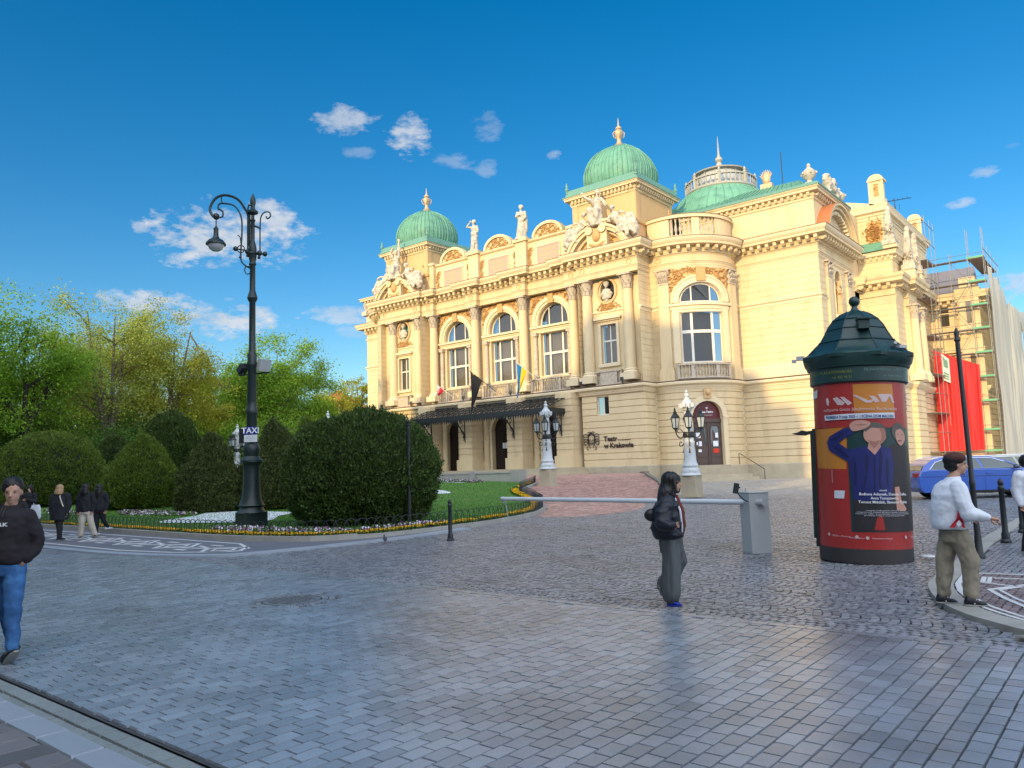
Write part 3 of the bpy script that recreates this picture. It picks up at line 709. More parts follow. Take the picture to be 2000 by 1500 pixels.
def wall(mb, F, u0, u1, P, ops=(), D=.45, du=99):
    """ops: (u0, u1, z bottom, z springing, arch rise)"""
    U = {round(u0, 4), round(u1, 4)}
    k = max(1, int((u1-u0)/du))
    for i in range(k+1): U.add(round(u0+(u1-u0)*i/k, 4))
    for o in ops:
        if o[4]:
            for i in range(13): U.add(round((o[0]+o[1])/2-(o[1]-o[0])/2*math.cos(math.pi*i/12), 4))
        else: U.add(round(o[0], 4)); U.add(round(o[1], 4))
    U = sorted(u for u in U if u0-1e-4 <= u <= u1+1e-4); z0, z1 = P[0][0], P[-1][0]
    for a, b in zip(U, U[1:]):
        if b-a < 1e-3: continue
        mid = (a+b)/2; inside = sorted([o for o in ops if o[0] < mid < o[1]], key=lambda o: o[2])
        spans = []; lo = (z0, z0)
        for o in inside: spans.append((lo, (o[2], o[2]))); lo = (top_of(o, a), top_of(o, b))
        spans.append((lo, (z1, z1)))
        for (la, lb), (ha, hb) in spans:
            for (p0, d0), (p1, d1) in zip(P, P[1:]):
                A0, A1 = max(p0, la), min(p1, ha); B0, B1 = max(p0, lb), min(p1, hb)
                if A1 <= A0+1e-5 and B1 <= B0+1e-5: continue
                if A1 < A0: A0 = A1 = (p1 if la > p1 else p0)
                if B1 < B0: B0 = B1 = (p1 if lb > p1 else p0)
                dd = lambda z: d0+(d1-d0)*((z-p0)/(p1-p0) if p1 > p0 else 0)
                vs = [F(a, A0, dd(A0)), F(b, B0, dd(B0)), F(b, B1, dd(B1)), F(a, A1, dd(A1))]
                mb.add(vs, [(0, 1, 2, 3)])
    for o in ops:
        c = (o[0]+o[1])/2; r = (o[1]-o[0])/2
        pts = [(o[0], o[2])]
        pts += [(c-r*math.cos(math.pi*i/12), top_of(o, c-r*math.cos(math.pi*i/12))) for i in range(13)] if o[4] else [(o[0], o[3]), (o[1], o[3])]
        pts += [(o[1], o[2])]
        n = len(pts)
        mb.add([F(u, z, 0) for u, z in pts]+[F(u, z, D) for u, z in pts], [(i, i+n, (i+1) % n+n, (i+1) % n) for i in range(n)])
def frame_strip(mb, F, pts, w, d0, d1, close=False):
    """moulding of width w to the outside of a contour in (u, z), from depth d0 (front) to d1"""
    K = len(pts); O = []
    for i, p in enumerate(pts):
        a = pts[i-1] if (close or i > 0) else p; b = pts[(i+1) % K] if (close or i < K-1) else p
        t = Vector((b[0]-a[0], b[1]-a[1])).normalized(); O.append((p[0]-t.y*w, p[1]+t.x*w))
    for i in range(K if close else K-1):
        j = (i+1) % K
        V = [F(*pts[i], d1), F(*pts[j], d1), F(*O[j], d1), F(*O[i], d1), F(*pts[i], d0), F(*pts[j], d0), F(*O[j], d0), F(*O[i], d0)]
        mb.add(V, [(4, 5, 6, 7), (0, 1, 5, 4), (1, 2, 6, 5), (2, 3, 7, 6), (3, 0, 4, 7)])
def contour(o, n=12):
    c = (o[0]+o[1])/2; r = (o[1]-o[0])/2
    if o[4]: return [(o[0], o[2])]+[(c-r*math.cos(math.pi*i/n), top_of(o, c-r*math.cos(math.pi*i/n))) for i in range(n+1)]+[(o[1], o[2])]
    return [(o[0], o[2]), (o[0], o[3]), (o[1], o[3]), (o[1], o[2])]
def fbox(mb, F, u0, u1, z0, z1, d0, d1, n=1):
    for k in range(n):
        a = u0+(u1-u0)*k/n; b = u0+(u1-u0)*(k+1)/n
        V = [F(a, z0, d0), F(b, z0, d0), F(b, z0, d1), F(a, z0, d1), F(a, z1, d0), F(b, z1, d0), F(b, z1, d1), F(a, z1, d1)]
        mb.add(V, [(0, 3, 2, 1), (4, 5, 6, 7), (0, 1, 5, 4), (1, 2, 6, 5), (2, 3, 7, 6), (3, 0, 4, 7)])
def window(F, o, D=.40, vs=(), hs=(), bar=.12, curtain=None, seg=1, name='window'):
    """frame, mullions and one pane per light; o as in wall()"""
    mb = MB(); cp = contour(o)
    inner = [(p[0], p[1]) for p in cp]
    K = len(inner); c = (o[0]+o[1])/2
    ring = []
    frame_strip(mb, F, cp[::-1], .11, D-.06, D+.04)
    fbox(mb, F, o[0], o[1], o[2], o[2]+.12, D-.07, D+.04, seg)
    for v in vs:
        u = o[0]+(o[1]-o[0])*v; fbox(mb, F, u-bar/2, u+bar/2, o[2], top_of(o, u)-.02, D-.055, D+.03)
    for h in hs: fbox(mb, F, o[0], o[1], h-bar*.6, h+bar*.6, D-.065, D+.03, seg)
    w = mb.build(name, 'frame', TH, smooth=False)
    ue = [o[0]]+[o[0]+(o[1]-o[0])*v for v in vs]+[o[1]]; he = [o[2]]+list(hs)+[None]
    for a, b in zip(ue, ue[1:]):
        for h0, h1 in zip(he, he[1:]):
            p = MB(); n = 6 if o[4] else 1; pts = []
            for i in range(n+1):
                u = a+(b-a)*i/n; pts.append((u, min(h1, top_of(o, u)) if h1 else top_of(o, u)))
            base = h0
            P = [F(a, base, D)]+[F(b, base, D)]+[F(u, max(z, base+.01), D) for u, z in pts[::-1]]
            p.add(P, [tuple(range(len(P)))])
            p.build('pane', 'glass', w, smooth=False)
    if curtain:
        cb = MB(); fbox(cb, F, o[0]+.05, o[1]-.05, o[2], curtain, D+.35, D+.38, seg); cb.build('curtain', 'curtain', w, smooth=False)
    # the room behind, dark
    rb = MB(); fbox(rb, F, o[0]-.3, o[1]+.3, o[2]-.3, o[3]+o[4]+.3, D+1.4, D+1.5, seg); rb.build('room', 'poster_dark', w, smooth=False)
    return w
def relief(mb, F, pts_in, n, s=.22, d=.0, seed=1, th=.10):
    """small curled leaves and knobs standing proud of a wall; pts_in(rng) -> (u, z) or None"""
    rg = random.Random(seed)
    for _ in range(n):
        q = pts_in(rg)
        if q is None: continue
        u, z = q; a = rg.uniform(0, 6.28); L = s*rg.uniform(.6, 1.4); w = L*rg.uniform(.25, .45); t = th*rg.uniform(.6, 1.3); cv = rg.uniform(-.5, .5)
        P = []
        for k in range(4):
            f = k/3; x = (f-.5)*L*2; y = cv*L*math.sin(f*math.pi); ww = w*math.sin((f*.8+.12)*math.pi); hh = t*math.sin((f*.8+.12)*math.pi)
            for sgn, hd in ((-1, 0), (0, hh), (1, 0)):
                xx = x; yy = y+sgn*ww; P.append(F(u+xx*math.cos(a)-yy*math.sin(a), z+xx*math.sin(a)+yy*math.cos(a), d-hd))
        fs = []
        for k in range(3):
            b = k*3; fs += [(b, b+3, b+4, b+1), (b+1, b+4, b+5, b+2)]
        mb.add(P, fs)
def baluster_row(mb, F, u0, u1, z0, z1, d, sp=.26, r=.075, n=5):
    k = max(1, int((u1-u0)/sp))
    for i in range(k):
        u = u0+(u1-u0)*(i+.5)/k; h = z1-z0; c = F(u, z0, d)
        mb.lathe([(r*.9, 0), (r*.9, h*.08), (r*.5, h*.14), (r*1.25, h*.36), (r*.45, h*.72), (r*.8, h*.88), (r*.9, h)], c, n, cap=False)
def balustrade(name, F, u0, u1, z0, z1, d, groups, w=.3, seg=1, mt='capital'):
    mb = MB(); fbox(mb, F, u0, u1, z0, z0+.14, d-w/2, d+w/2, seg); fbox(mb, F, u0-.03, u1+.03, z1-.14, z1, d-w/2-.04, d+w/2+.04, seg)
    prev = u0
    for a, b in groups:
        if a-prev > .04: fbox(mb, F, prev, a, z0+.14, z1-.14, d-w/2+.04, d+w/2-.04, 1)
        prev = b
    if u1-prev > .04: fbox(mb, F, prev, u1, z0+.14, z1-.14, d-w/2+.04, d+w/2-.04, 1)
    o = mb.build(name, mt, TH, smooth=False); 
    b = MB()
    for a, c in groups: baluster_row(b, F, a, c, z0+.14, z1-.14, d)
    b.build('balusters', mt, o); return o
def capital_mesh(r, h, square=False):
    mb = MB(); n = 16
    mb.lathe([(r*1.02, 0), (r*1.12, h*.04), (r*1.02, h*.08)], (0, 0, 0), 14, cap=False)
    mb.lathe([(r*.95, h*.05), (r*1.0, h*.5), (r*1.25, h*.86)], (0, 0, 0), 14, cap=False)
    for row, (zz, hh, rr_, k) in enumerate(((.06, .36, 1.0, 8), (.30, .38, 1.05, 8), (.50, .36, 1.12, 4))):
        for i in range(k):
            a = 2*math.pi*(i+.5*(row % 2))/k+(math.pi/4 if row == 2 else 0); ca, sa_ = math.cos(a), math.sin(a); w = r*(.36 if row < 2 else .34); P = []
            out = (.0, .10, .30, .46) if row < 2 else (.05, .22, .50, .62)
            for q, f in enumerate((0, .45, .9, 1.0 if row < 2 else .82)):
                rad = r*(rr_+out[q]); z = h*(zz+hh*f); ww = w*(1, .95, .7, .35)[q]
                P += [(rad*ca-ww*-sa_, rad*sa_-ww*ca, z), ((rad+r*.08)*ca, (rad+r*.08)*sa_, z), (rad*ca+ww*-sa_, rad*sa_+ww*ca, z)]
            fs = []
            for q in range(3): b = q*3; fs += [(b, b+3, b+4, b+1), (b+1, b+4, b+5, b+2)]
            mb.add(P, fs)
    mb.cbox((0, 0, h*.93), (r*3.0, r*3.0, h*.13))
    return mb
CAPM = {}
def column(x, y, r=.52, z0=9.75, z1=20.12, half=False, name='column', base=True):
    h = 1.55
    o = MB(); prf = [(r*1.0, 0), (r*1.01, (z1-z0)*.35), (r*.86, z1-z0-1.1-h)]
    o.lathe(prf, (x, y, z0+1.1), 24, cap=False)
    for zz in (2.6, 4.6, 6.6): pass
    o.lathe([(r*1.02, 0), (r*1.02, .06)], (x, y, z0+3.9), 24, cap=False)
    c = o.build(name, 'stucco', TH)
    b = MB(); b.cbox((x, y, z0+.32), (r*2.9, r*2.9, .64)); b.lathe([(r*1.38, .64), (r*1.42, .74), (r*1.3, .84), (r*1.12, .9), (r*1.2, 1.0), (r*1.02, 1.12)], (x, y, z0), 20, cap=False)
    b.build('base', 'trim', c)
    key = round(r, 2)
    if key not in CAPM:
        me = capital_mesh(r*.86, h).mesh('capital', False); me.materials.append(M_('capital')); CAPM[key] = me
    k = bpy.data.objects.new('capital', CAPM[key]); COL.objects.link(k); k.parent = c; k.location = (x, y, z1-h)
    return c
# --- plan path of the entablature face
bay = arc(BC[0], BC[1], BR, -106.6, 15.4, 22)
bayL = [(-65-p[0], p[1]) for p in bay][::-1]
def ress(x): return [(x-.85, -7.4), (x-.85, -7.95), (x+.85, -7.95), (x+.85, -7.4)]
ENT = [(-63.6, 14), (-63.6, 0)]+bayL[:-1]+[(-51.0, -5.99), (-51.0, -8.33), (-43.9, -8.33), (-43.9, -7.95), (-42.0, -7.95), (-42.0, -7.4)]+ress(-35.95)+ress(-28.95)+\
      [(-23.0, -7.4), (-23.0, -7.95), (-21.1, -7.95), (-21.1, -8.33), (-14.1, -8.33), (-14.1, -5.99)]+bay[1:]+[(0, 0), (0, 10.6)]
# straight faces (pedestal zone and string course run the same way)
mb = MB()
mb.sweep([(-.6, 20.1), (0, 20.1), (0, 20.28), (.03, 20.28), (.03, 20.5), (.07, 20.5), (.10, 20.62), (.16, 20.66), (.16, 20.74), (0, 20.76), (0, 21.34), (.06, 21.40), (.10, 21.5), (-.6, 21.5)], ENT)
mb.build('entablature', 'stucco', TH, smooth=False)
PED = []   # spans where a pediment replaces the top gutter moulding
mb = MB()
mb.sweep([(-.6, 21.5), (.22, 21.5), (.24, 21.62), (.24, 22.08), (1.02, 22.12), (1.04, 22.14), (1.04, 22.36), (1.10, 22.38), (1.10, 22.42), (-.6, 22.50)], ENT)
mb.build('cornice', 'stucco', TH, smooth=False)
mb = MB(); mb.sweep([(.6, 22.43), (1.11, 22.43), (1.13, 22.46), (1.22, 22.60), (1.26, 22.76), (1.26, 22.80), (-.3, 22.86)], ENT); mb.build('gutter_moulding', 'trim', TH, smooth=False)
mb = MB(); mb.sweep([(1.0, 22.815), (1.30, 22.80), (1.30, 22.85), (.2, 22.92), (-.3, 22.92)], ENT); mb.build('gutter_flashing', 'flashing', TH, smooth=False)
# modillions: one mesh per run
def modillions(name, path, z0, z1, dep, w, sp, mt='stucco', off=.24):
    mb = MB(); K = len(path)
    for i in range(K-1):
        a, b = Vector(path[i]), Vector(path[i+1]); L = (b-a).length
        if L < .05: continue
        t = (b-a).normalized(); n = Vector((t.y, -t.x)); 
        k = max(1, round(L/sp)); seg_end = L
        if L < .7*sp: continue
        for j in range(k):
            p = a+t*(L*(j+.5)/k)
            V = []
            for (o, z) in ((off, z0+.10), (off+dep*.55, z0), (off+dep, z0+.16), (off+dep, z1), (off, z1)):
                for s_ in (-1, 1): V.append((p.x+n.x*o+t.x*s_*w/2, p.y+n.y*o+t.y*s_*w/2, z))
            fs = [(0, 2, 3, 1), (2, 4, 5, 3), (4, 6, 7, 5), (0, 8, 6, 4, 2), (1, 3, 5, 7, 9)]
            mb.add(V, fs)
    return mb.build(name, mt, TH, smooth=False, kind='stuff')
bayP = arc(BC[0], BC[1], BR, -101, 10, 12); bayPL = [(-65-p[0], p[1]) for p in bayP][::-1]
runs = [(-62.9, 0), (-57.6, 0)]+bayPL+[(-50.6, -8.33)]
for nm, pth in (('a', [(-63.4, -.0), (-57.4, 0)]), ('b', bayPL), ('c', [(-51.6, -8.33), (-43.3, -8.33)]), ('d', [(-42.6, -7.4), (-36.4, -7.4)]), ('d2', [(-36.75, -7.95), (-35.15, -7.95)]), ('e', [(-35.4, -7.4), (-29.4, -7.4)]), ('d3', [(-29.75, -7.95), (-28.15, -7.95)]),
                ('f', [(-28.4, -7.4), (-22.6, -7.4)]), ('g', [(-21.7, -8.33), (-13.5, -8.33)]), ('h', [(-14.1, -8.8), (-14.1, -6.3)]), ('i', bayP), ('j', [(-7.8, 0), (.5, 0)]), ('k', [(0, -.4), (0, 10.6)]), ('m', [(-43.5, -7.95), (-42.1, -7.95)]), ('n', [(-22.9, -7.95), (-21.4, -7.95)])):
    modillions('modillions', pth, 21.62, 22.10, .62, .30, .74)
mb = MB()   # round bosses in the frieze
for x, y in ((-50.2, -8.33), (-44.7, -8.33), (-42.9, -7.95), (-35.95, -7.95), (-28.95, -7.95), (-22.05, -7.95), (-20.4, -8.33), (-15.0, -8.33)):
    mb = MB(); mb.tube([(x+.26*math.cos(a*math.pi/8), y-.03, 21.06+.26*math.sin(a*math.pi/8)) for a in range(16)], .045, 5, close=True); mb.build('frieze_ring', 'panel', TH)
for u in (1.1, 9.5):
    F, L = bayF(); mb = MB(); mb.tube([F(u+.26*math.cos(a*math.pi/8), 21.06+.26*math.sin(a*math.pi/8), -.03) for a in range(16)], .045, 5, close=True); mb.build('frieze_ring', 'panel', TH)

# --- string course and ground floor mouldings
GND = [(-63.6, 14), (-63.6, 0)]+bayL[:-1]+[(-51.0, -5.99), (-51.0, -8.4), (-43.9, -8.4), (-43.9, -8.2), (-21.1, -8.2), (-21.1, -8.4), (-14.1, -8.4), (-14.1, -5.99)]+bay[1:]+[(0, 0), (0, 12.7)]
mb = MB(); mb.sweep([(-.9, 8.55), (.04, 8.55), (.06, 8.68), (.12, 8.72), (.12, 8.86), (.30, 8.98), (.44, 9.02), (.46, 9.20), (.40, 9.28), (-.9, 9.36)], GND); mb.build('string_course', 'trim', TH, smooth=False)
mb = MB(); mb.sweep([(-.9, 9.35), (.34, 9.35), (.34, 9.40), (-.9, 9.46)], GND); mb.build('string_flashing', 'flashing', TH, smooth=False)
# --- walls
wm = MB(); PG_ = prof(1.62, 8.6, .62, .09, .09); PU = prof(9.3, 20.15, .61, .03, .045)
# ground floor, pavilions
F, L = flat((-21.1, -8.3), (-14.1, -8.3)); smallR = (1.72, 3.12, 6.55, 8.35, 0)
wall(wm, F, 0, L, PG_, [smallR], .35); window(F, smallR, .3, vs=(.5,), seg=1)
FR_pav_g = F
F, L = flat((-51.0, -8.3), (-43.9, -8.3)); smallL = (2.9, 4.3, 6.3, 8.3, 0); wall(wm, F, 0, L, PG_, [smallL], .35); window(F, smallL, .3, vs=(.5,)); FLg = F
F, L = flat((-14.1, -8.3), (-14.1, -5.99)); wall(wm, F, 0, L, PG_)
F, L = flat((-51.0, -5.99), (-51.0, -8.3)); wall(wm, F, 0, L, PG_)
# bay with its door
BF, BL = bayF(); ud = 5.05; door = (ud-1.42, ud+1.42, 1.43, 5.95, 1.42)
PGb = prof(1.43, 8.6, .62, .09, .09); wall(wm, BF, 0, BL, PGb, [door], .5, du=.5)
F, L = flat((-7.98, 0), (0, 0)); wall(wm, F, 0, L, PGb); F, L = flat((0, 0), (0, 10.6)); wall(wm, F, 0, L, PGb)
F, L = flat((-63.6, 0), (-57.0, 0)); wall(wm, F, 0, L, PGb); F, L = flat((-63.6, 12), (-63.6, 0)); wall(wm, F, 0, L, PGb)
FBL = lambda u, z, d: (-65-BF(BL-u, z, d)[0], BF(BL-u, z, d)[1], z)
wall(wm, FBL, 0, BL, PGb, [], .5, du=.5)
# centre, ground floor with three doors
F, L = flat((-43.9, -7.3), (-21.1, -7.3)); gd = [(c+43.9-1.35, c+43.9+1.35, 1.62, 6.0, 1.35) for c in (-39.5, -32.5, -25.5)]
wall(wm, F, 0, L, PG_, gd, .55); FC = F
fixn_list = []
wm.build('ground_floor_wall', 'stucco', TH, smooth=False)
# piers and half columns of the porch
for c in (-42.4, -36.0, -29.0, -22.6):
    mb = MB(); zz = 1.62; mb.cbox((c, -8.45, 2.2), (2.3, 2.3, 1.16))
    z = 2.78; k = 0
    while z < 8.5:
        mb.cbox((c, -8.40, z+.27), (2.0, 2.0, .54)); mb.cbox((c, -8.38, z+.58), (1.9, 1.9, .08)); z += .62; k += 1
    mb.build('porch_pier', 'stucco', TH, smooth=False)
    for s_ in (-1, 1):
        hc = MB(); hc.lathe([(.42, 0), (.42, .9)], (c+s_*1.45, -7.45, 1.62), 10, cap=False)
        z = 2.5
        while z < 8.4: hc.lathe([(.34, 0), (.34, .56), (.30, .59), (.30, .62)], (c+s_*1.45, -7.45, z), 12, cap=False); z += .62
        hc.build('half_column', 'stucco', TH)
for g in gd:
    d = MB(); fbox(d, FC, g[0]-.05, g[1]+.05, 1.62, 7.4, .50, .56); dr = d.build('door', 'wood_dark', TH, smooth=False)
    p = MB(); c = (g[0]+g[1])/2
    for s_ in (-1, 1):
        for z0, z1 in ((1.8, 2.7), (2.85, 4.0), (4.15, 5.7)): fbox(p, FC, c+s_*.68-.5, c+s_*.68+.5, z0, z1, .46, .50)
    fbox(p, FC, c-.06, c+.06, 1.62, 5.9, .43, .50); fbox(p, FC, g[0], g[1], 5.85, 6.05, .42, .5); p.build('door_panel', 'wood_dark', dr, smooth=False)
    f = MB(); frame_strip(f, FC, contour(g), .28, -.10, .02); fbox(f, FC, g[0]-.42, g[0]-.0, 5.8, 6.02, -.14, .02); fbox(f, FC, g[1], g[1]+.42, 5.8, 6.02, -.14, .02); f.build('door_surround', 'trim', TH, smooth=False)
pp = MB(); fbox(pp, FC, 11.15, 11.45, 3.9, 4.5, .42, .45); fbox(pp, FC, 11.52, 11.8, 3.9, 4.5, .42, .45); pp.build('notice', 'white_paper', TH, smooth=False)
# plinths
for pth, h_ in (([(-51, -5.99), (-51, -8.3), (-43.9, -8.3), (-43.9, -7.3)], 1.64), ([(-21.1, -7.3), (-21.1, -8.3), (-14.1, -8.3), (-14.1, -5.99)]+bay[1:9], 1.64), (bay[8:]+[(0, 0), (0, 12.6)], 1.44), ([(-63.6, 12), (-63.6, 0)]+bayL, 1.44)):
    mb = MB(); mb.sweep([(-.5, -.2), (.16, -.2), (.16, h_-.09), (.08, h_), (-.5, h_)], pth); mb.build('plinth', 'plinth', TH, smooth=False)
# ------------- upper floor walls
wm = MB()
F, L = flat((-21.1, -7.4), (-14.1, -7.4)); FP = F; wn = (2.05, 3.85, 11.6, 15.5, 0); ov = 3.0
wall(wm, F, 0, L, prof(9.3, 20.15, 0), [wn, (2.15, 3.75, 17.95, 19.05, .9)], .5)
window(F, wn, .35, vs=(.5,), hs=(13.9,), curtain=15.4)
F, L = flat((-51.0, -7.4), (-43.9, -7.4)); FPL = F; wall(wm, F, 0, L, prof(9.3, 20.15, 0), [(2.4, 4.2, 11.6, 15.5, 0), (2.5, 4.1, 17.95, 19.05, .9)], .5)
window(F, (2.4, 4.2, 11.6, 15.5, 0), .35, vs=(.5,), hs=(13.9,), curtain=15.4)
F, L = flat((-14.1, -8.3), (-14.1, -5.99)); wall(wm, F, 0, L, PU)
F, L = flat((-51.0, -5.99), (-51.0, -8.3)); wall(wm, F, 0, L, PU)
F, L = flat((-43.9, -8.3), (-43.9, -6.6)); wall(wm, F, 0, L, PU); F, L = flat((-21.1, -6.6), (-21.1, -8.3)); wall(wm, F, 0, L, PU)
F, L = flat((-43.9, -6.6), (-21.1, -6.6)); FU = F; aw = []
for c in (-39.5, -32.5, -25.5):
    u = c+43.9; aw += [(u-1.95, u+1.95, 16.75, 17.05, 1.95), (u-1.75, u+1.75, 11.3, 15.9, 0)]
wall(wm, F, 0, L, prof(9.3, 20.15, 0), aw, .7)
bw = [(ud-2.05, ud+2.05, 16.75, 16.95, 1.6), (ud-2.05, ud+2.05, 11.0, 15.75, 0)]
wall(wm, BF, 0, BL, PU, bw, .3, du=.5); wall(wm, FBL, 0, BL, PU, [], .3, du=.5)
F, L = flat((-7.98, 0), (0, 0)); wall(wm, F, 0, L, PU); F, L = flat((-63.6, 0), (-57.0, 0)); wall(wm, F, 0, L, PU); F, L = flat((-63.6, 12), (-63.6, 0)); wall(wm, F, 0, L, PU)
F, L = flat((0, 0), (0, 10.6)); FS = F; wall(wm, F, 0, L, PU, [(4.1, 6.2, 15.2, 18.6, 1.05), (4.1, 6.2, 11, 14, 0)], .6)
wm.build('upper_wall', 'stucco', TH, smooth=False)
for c in (-39.5, -32.5, -25.5):
    u = c+43.9
    window(FU, (u-1.95, u+1.95, 16.75, 17.05, 1.95), .55, vs=(.28, .72)); window(FU, (u-1.75, u+1.75, 11.3, 15.9, 0), .55, vs=(.26, .74), hs=(13.75,), bar=.2, curtain=15.9)
    f = MB(); o = (u-2.25, u+2.25, 16.75, 17.05, 2.25); frame_strip(f, FU, contour(o, 16), .42, -.28, .02); frame_strip(f, FU, contour((u-2.0, u+2.0, 16.75, 17.05, 2.0), 16), .26, -.15, .02)
    fbox(f, FU, u-2.75, u+2.75, 16.25, 16.45, -.20, .02); fbox(f, FU, u-2.85, u+2.85, 16.45, 16.66, -.42, .02); fbox(f, FU, u-2.7, u+2.7, 15.95, 16.25, -.12, .02)
    fbox(f, FU, u-2.9, u-1.9, 11.2, 12.3, -.18, .02) if 0 else None
    f.build('arch_moulding', 'trim', TH, smooth=False)
    k = MB(); fbox(k, FU, u-.35, u+.35, 18.95, 19.95, -.42, 0); k.build('keystone', 'ornament', TH, smooth=False)
    p = MB(); fbox(p, FU, u-3.0, u+3.0, 19.95, 20.13, -.02, .0)
    bk = MB(); xs_ = [-3.0+6.0*i/24 for i in range(25)]; lo_ = [17.05+math.sqrt(max(0, 2.66**2-x_*x_)) if abs(x_) < 2.66 else 17.1 for x_ in xs_]
    for i in range(24): bk.add([FU(u+xs_[i], lo_[i], -.012), FU(u+xs_[i+1], lo_[i+1], -.012), FU(u+xs_[i+1], 20.08, -.012), FU(u+xs_[i], 20.08, -.012)], [(0, 1, 2, 3)])
    bk.build('spandrel_field', 'panel', TH, smooth=False)
    def spand(rg, u=u):
        x = rg.uniform(-2.9, 2.9); z = rg.uniform(17.2, 20.0); return (u+x, z) if (x*x+(z-17.05)**2) > 2.85**2 else None
    relief(p, FU, spand, 420, .20, -.02, int(u), .16); p.build('spandrel_relief', 'ornament', TH, smooth=False, kind='stuff')
    for s_ in (-1, 1):   # small ionic columns beside the windows
        cx, cy = -43.9+u+s_*2.25, -6.85; q = MB(); q.lathe([(.30, 0), (.30, .15), (.24, .3), (.23, 4.0), (.20, 4.3), (.26, 4.4)], (cx, cy, 11.2), 12, cap=False); q.cbox((cx, cy, 15.74), (.62, .55, .24)); q.cbox((cx, cy, 15.93), (.72, .6, .14)); q.build('window_column', 'capital', TH)
    balustrade('balcony', FU, u-2.6, u+2.6, 9.5, 11.0, -.75, [(u-2.3, u-1.3), (u-1.0, u+1.0), (u+1.3, u+2.3)])
# pavilion details
for FF, uc, xc in ((FP, 2.95, -18.15), (FPL, 3.3, -47.7)):
    f = MB(); a, b = uc-.9, uc+.9
    frame_strip(f, FF, contour((a, b, 11.6, 15.5, 0)), .3, -.14, .02); fbox(f, FF, a-.5, b+.5, 15.85, 16.0, -.18, .0); fbox(f, FF, a-.65, b+.65, 16.0, 16.22, -.40, 0); fbox(f, FF, a-.35, b+.35, 11.3, 11.6, -.22, 0)
    fbox(f, FF, a-1.2, b+1.2, 16.75, 16.9, -.1, 0)
    f.build('window_surround', 'trim', TH, smooth=False)
    n_ = 20; ol = [(uc+.98*math.cos(2*math.pi*i/n_), 18.85+1.12*math.sin(2*math.pi*i/n_)) for i in range(n_)]
    r_ = MB(); frame_strip(r_, FF, ol[::-1], .22, -.16, .04, close=True); r_.build('oval_frame', 'panel', TH, smooth=False)
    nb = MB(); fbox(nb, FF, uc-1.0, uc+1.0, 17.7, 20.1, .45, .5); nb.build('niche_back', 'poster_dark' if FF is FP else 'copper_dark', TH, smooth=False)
    p = MB()
    relief(p, FF, lambda rg, uc=uc: (uc+rg.gauss(0, .55), 17.35+rg.uniform(-.45, .35)), 90, .2, -.02, 5, .16); p.build('cartouche', 'ornament', TH, smooth=False)
    balustrade('window_balustrade', FF, uc-1.5, uc+1.5, 9.5, 10.9, -.35, [(uc-1.35, uc-.95), (uc+.95, uc+1.35)])
for x, y, r in ((-49.3, -7.75, .54), (-44.75, -7.75, .54), (-42.6, -7.35, .50), (-35.95, -7.35, .50), (-28.95, -7.35, .50), (-22.35, -7.35, .50), (-20.35, -7.75, .54), (-15.65, -7.75, .54)): column(x, y, r)
# flat pilasters of the bay and the side
for FF, u in ((BF, 1.55), (BF, 8.75), (FS, 2.3), (FS, 8.4)):
    pl = MB(); fbox(pl, FF, u-.55, u+.55, 9.4, 18.7, -.22, .05); fbox(pl, FF, u-.72, u+.72, 9.4, 10.3, -.34, .05); fbox(pl, FF, u-.66, u+.66, 10.3, 10.6, -.28, .05)
    pl.build('pilaster', 'stucco', TH, smooth=False)
for FF, u in ((BF, 1.55), (BF, 8.75), (FS, 2.3), (FS, 8.4)):
    k = MB(); fbox(k, FF, u-.6, u+.6, 18.6, 18.72, -.28, .05); fbox(k, FF, u-.78, u+.78, 19.95, 20.1, -.42, .05); fbox(k, FF, u-.5, u+.5, 18.72, 19.95, -.24, .05)
    for row, (z, cnt, w) in enumerate(((18.8, 5, .2), (19.2, 4, .22), (19.55, 2, .3))):
        for i in range(cnt):
            uu_ = u+(i-(cnt-1)/2)*(1.1/cnt if row < 2 else 1.1)
            P = [FF(uu_-w/2, z, -.26), FF(uu_+w/2, z, -.26), FF(uu_+w/2*.8, z+.38, -.40), FF(uu_-w/2*.8, z+.38, -.40), FF(uu_, z+.30, -.50)]
            k.add(P, [(0, 1, 4), (1, 2, 4), (2, 3, 4), (3, 0, 4)])
    k.build('capital', 'capital', TH, smooth=False)
# bay window
window(BF, bw[0], .22, vs=(.27, .73), seg=6); window(BF, bw[1], .22, vs=(.25, .75), hs=(13.95,), bar=.24, seg=6)
f = MB(); frame_strip(f, BF, contour((ud-2.1, ud+2.1, 16.75, 16.95, 1.66), 18), .55, -.2, .02); frame_strip(f, BF, contour((ud-2.62, ud+2.62, 16.75, 16.95, 2.2), 18), .16, -.28, .02)
fbox(f, BF, ud-3.1, ud+3.1, 16.42, 16.66, -.30, .02, 10); fbox(f, BF, ud-2.9, ud+2.9, 16.05, 16.42, -.14, .02, 10)
for s_ in (-1, 1): fbox(f, BF, ud+s_*2.45-.3, ud+s_*2.45+.3, 11.0, 16.05, -.14, .02, 1)
fbox(f, BF, ud-2.5, ud+2.5, 15.8, 16.02, -.10, .02, 8)
f.build('arch_moulding', 'trim', TH, smooth=False)
bk = MB(); xs_ = [-3.0+6.0*i/24 for i in range(25)]; lo_ = [16.95+2.2*math.sqrt(max(0, 1-(x_/2.65)**2)) if abs(x_) < 2.65 else 16.95 for x_ in xs_]
for i in range(24): bk.add([BF(ud+xs_[i], lo_[i], -.012), BF(ud+xs_[i+1], lo_[i+1], -.012), BF(ud+xs_[i+1], 20.08, -.012), BF(ud+xs_[i], 20.08, -.012)], [(0, 1, 2, 3)])
bk.build('spandrel_field', 'panel', TH, smooth=False)
p = MB()
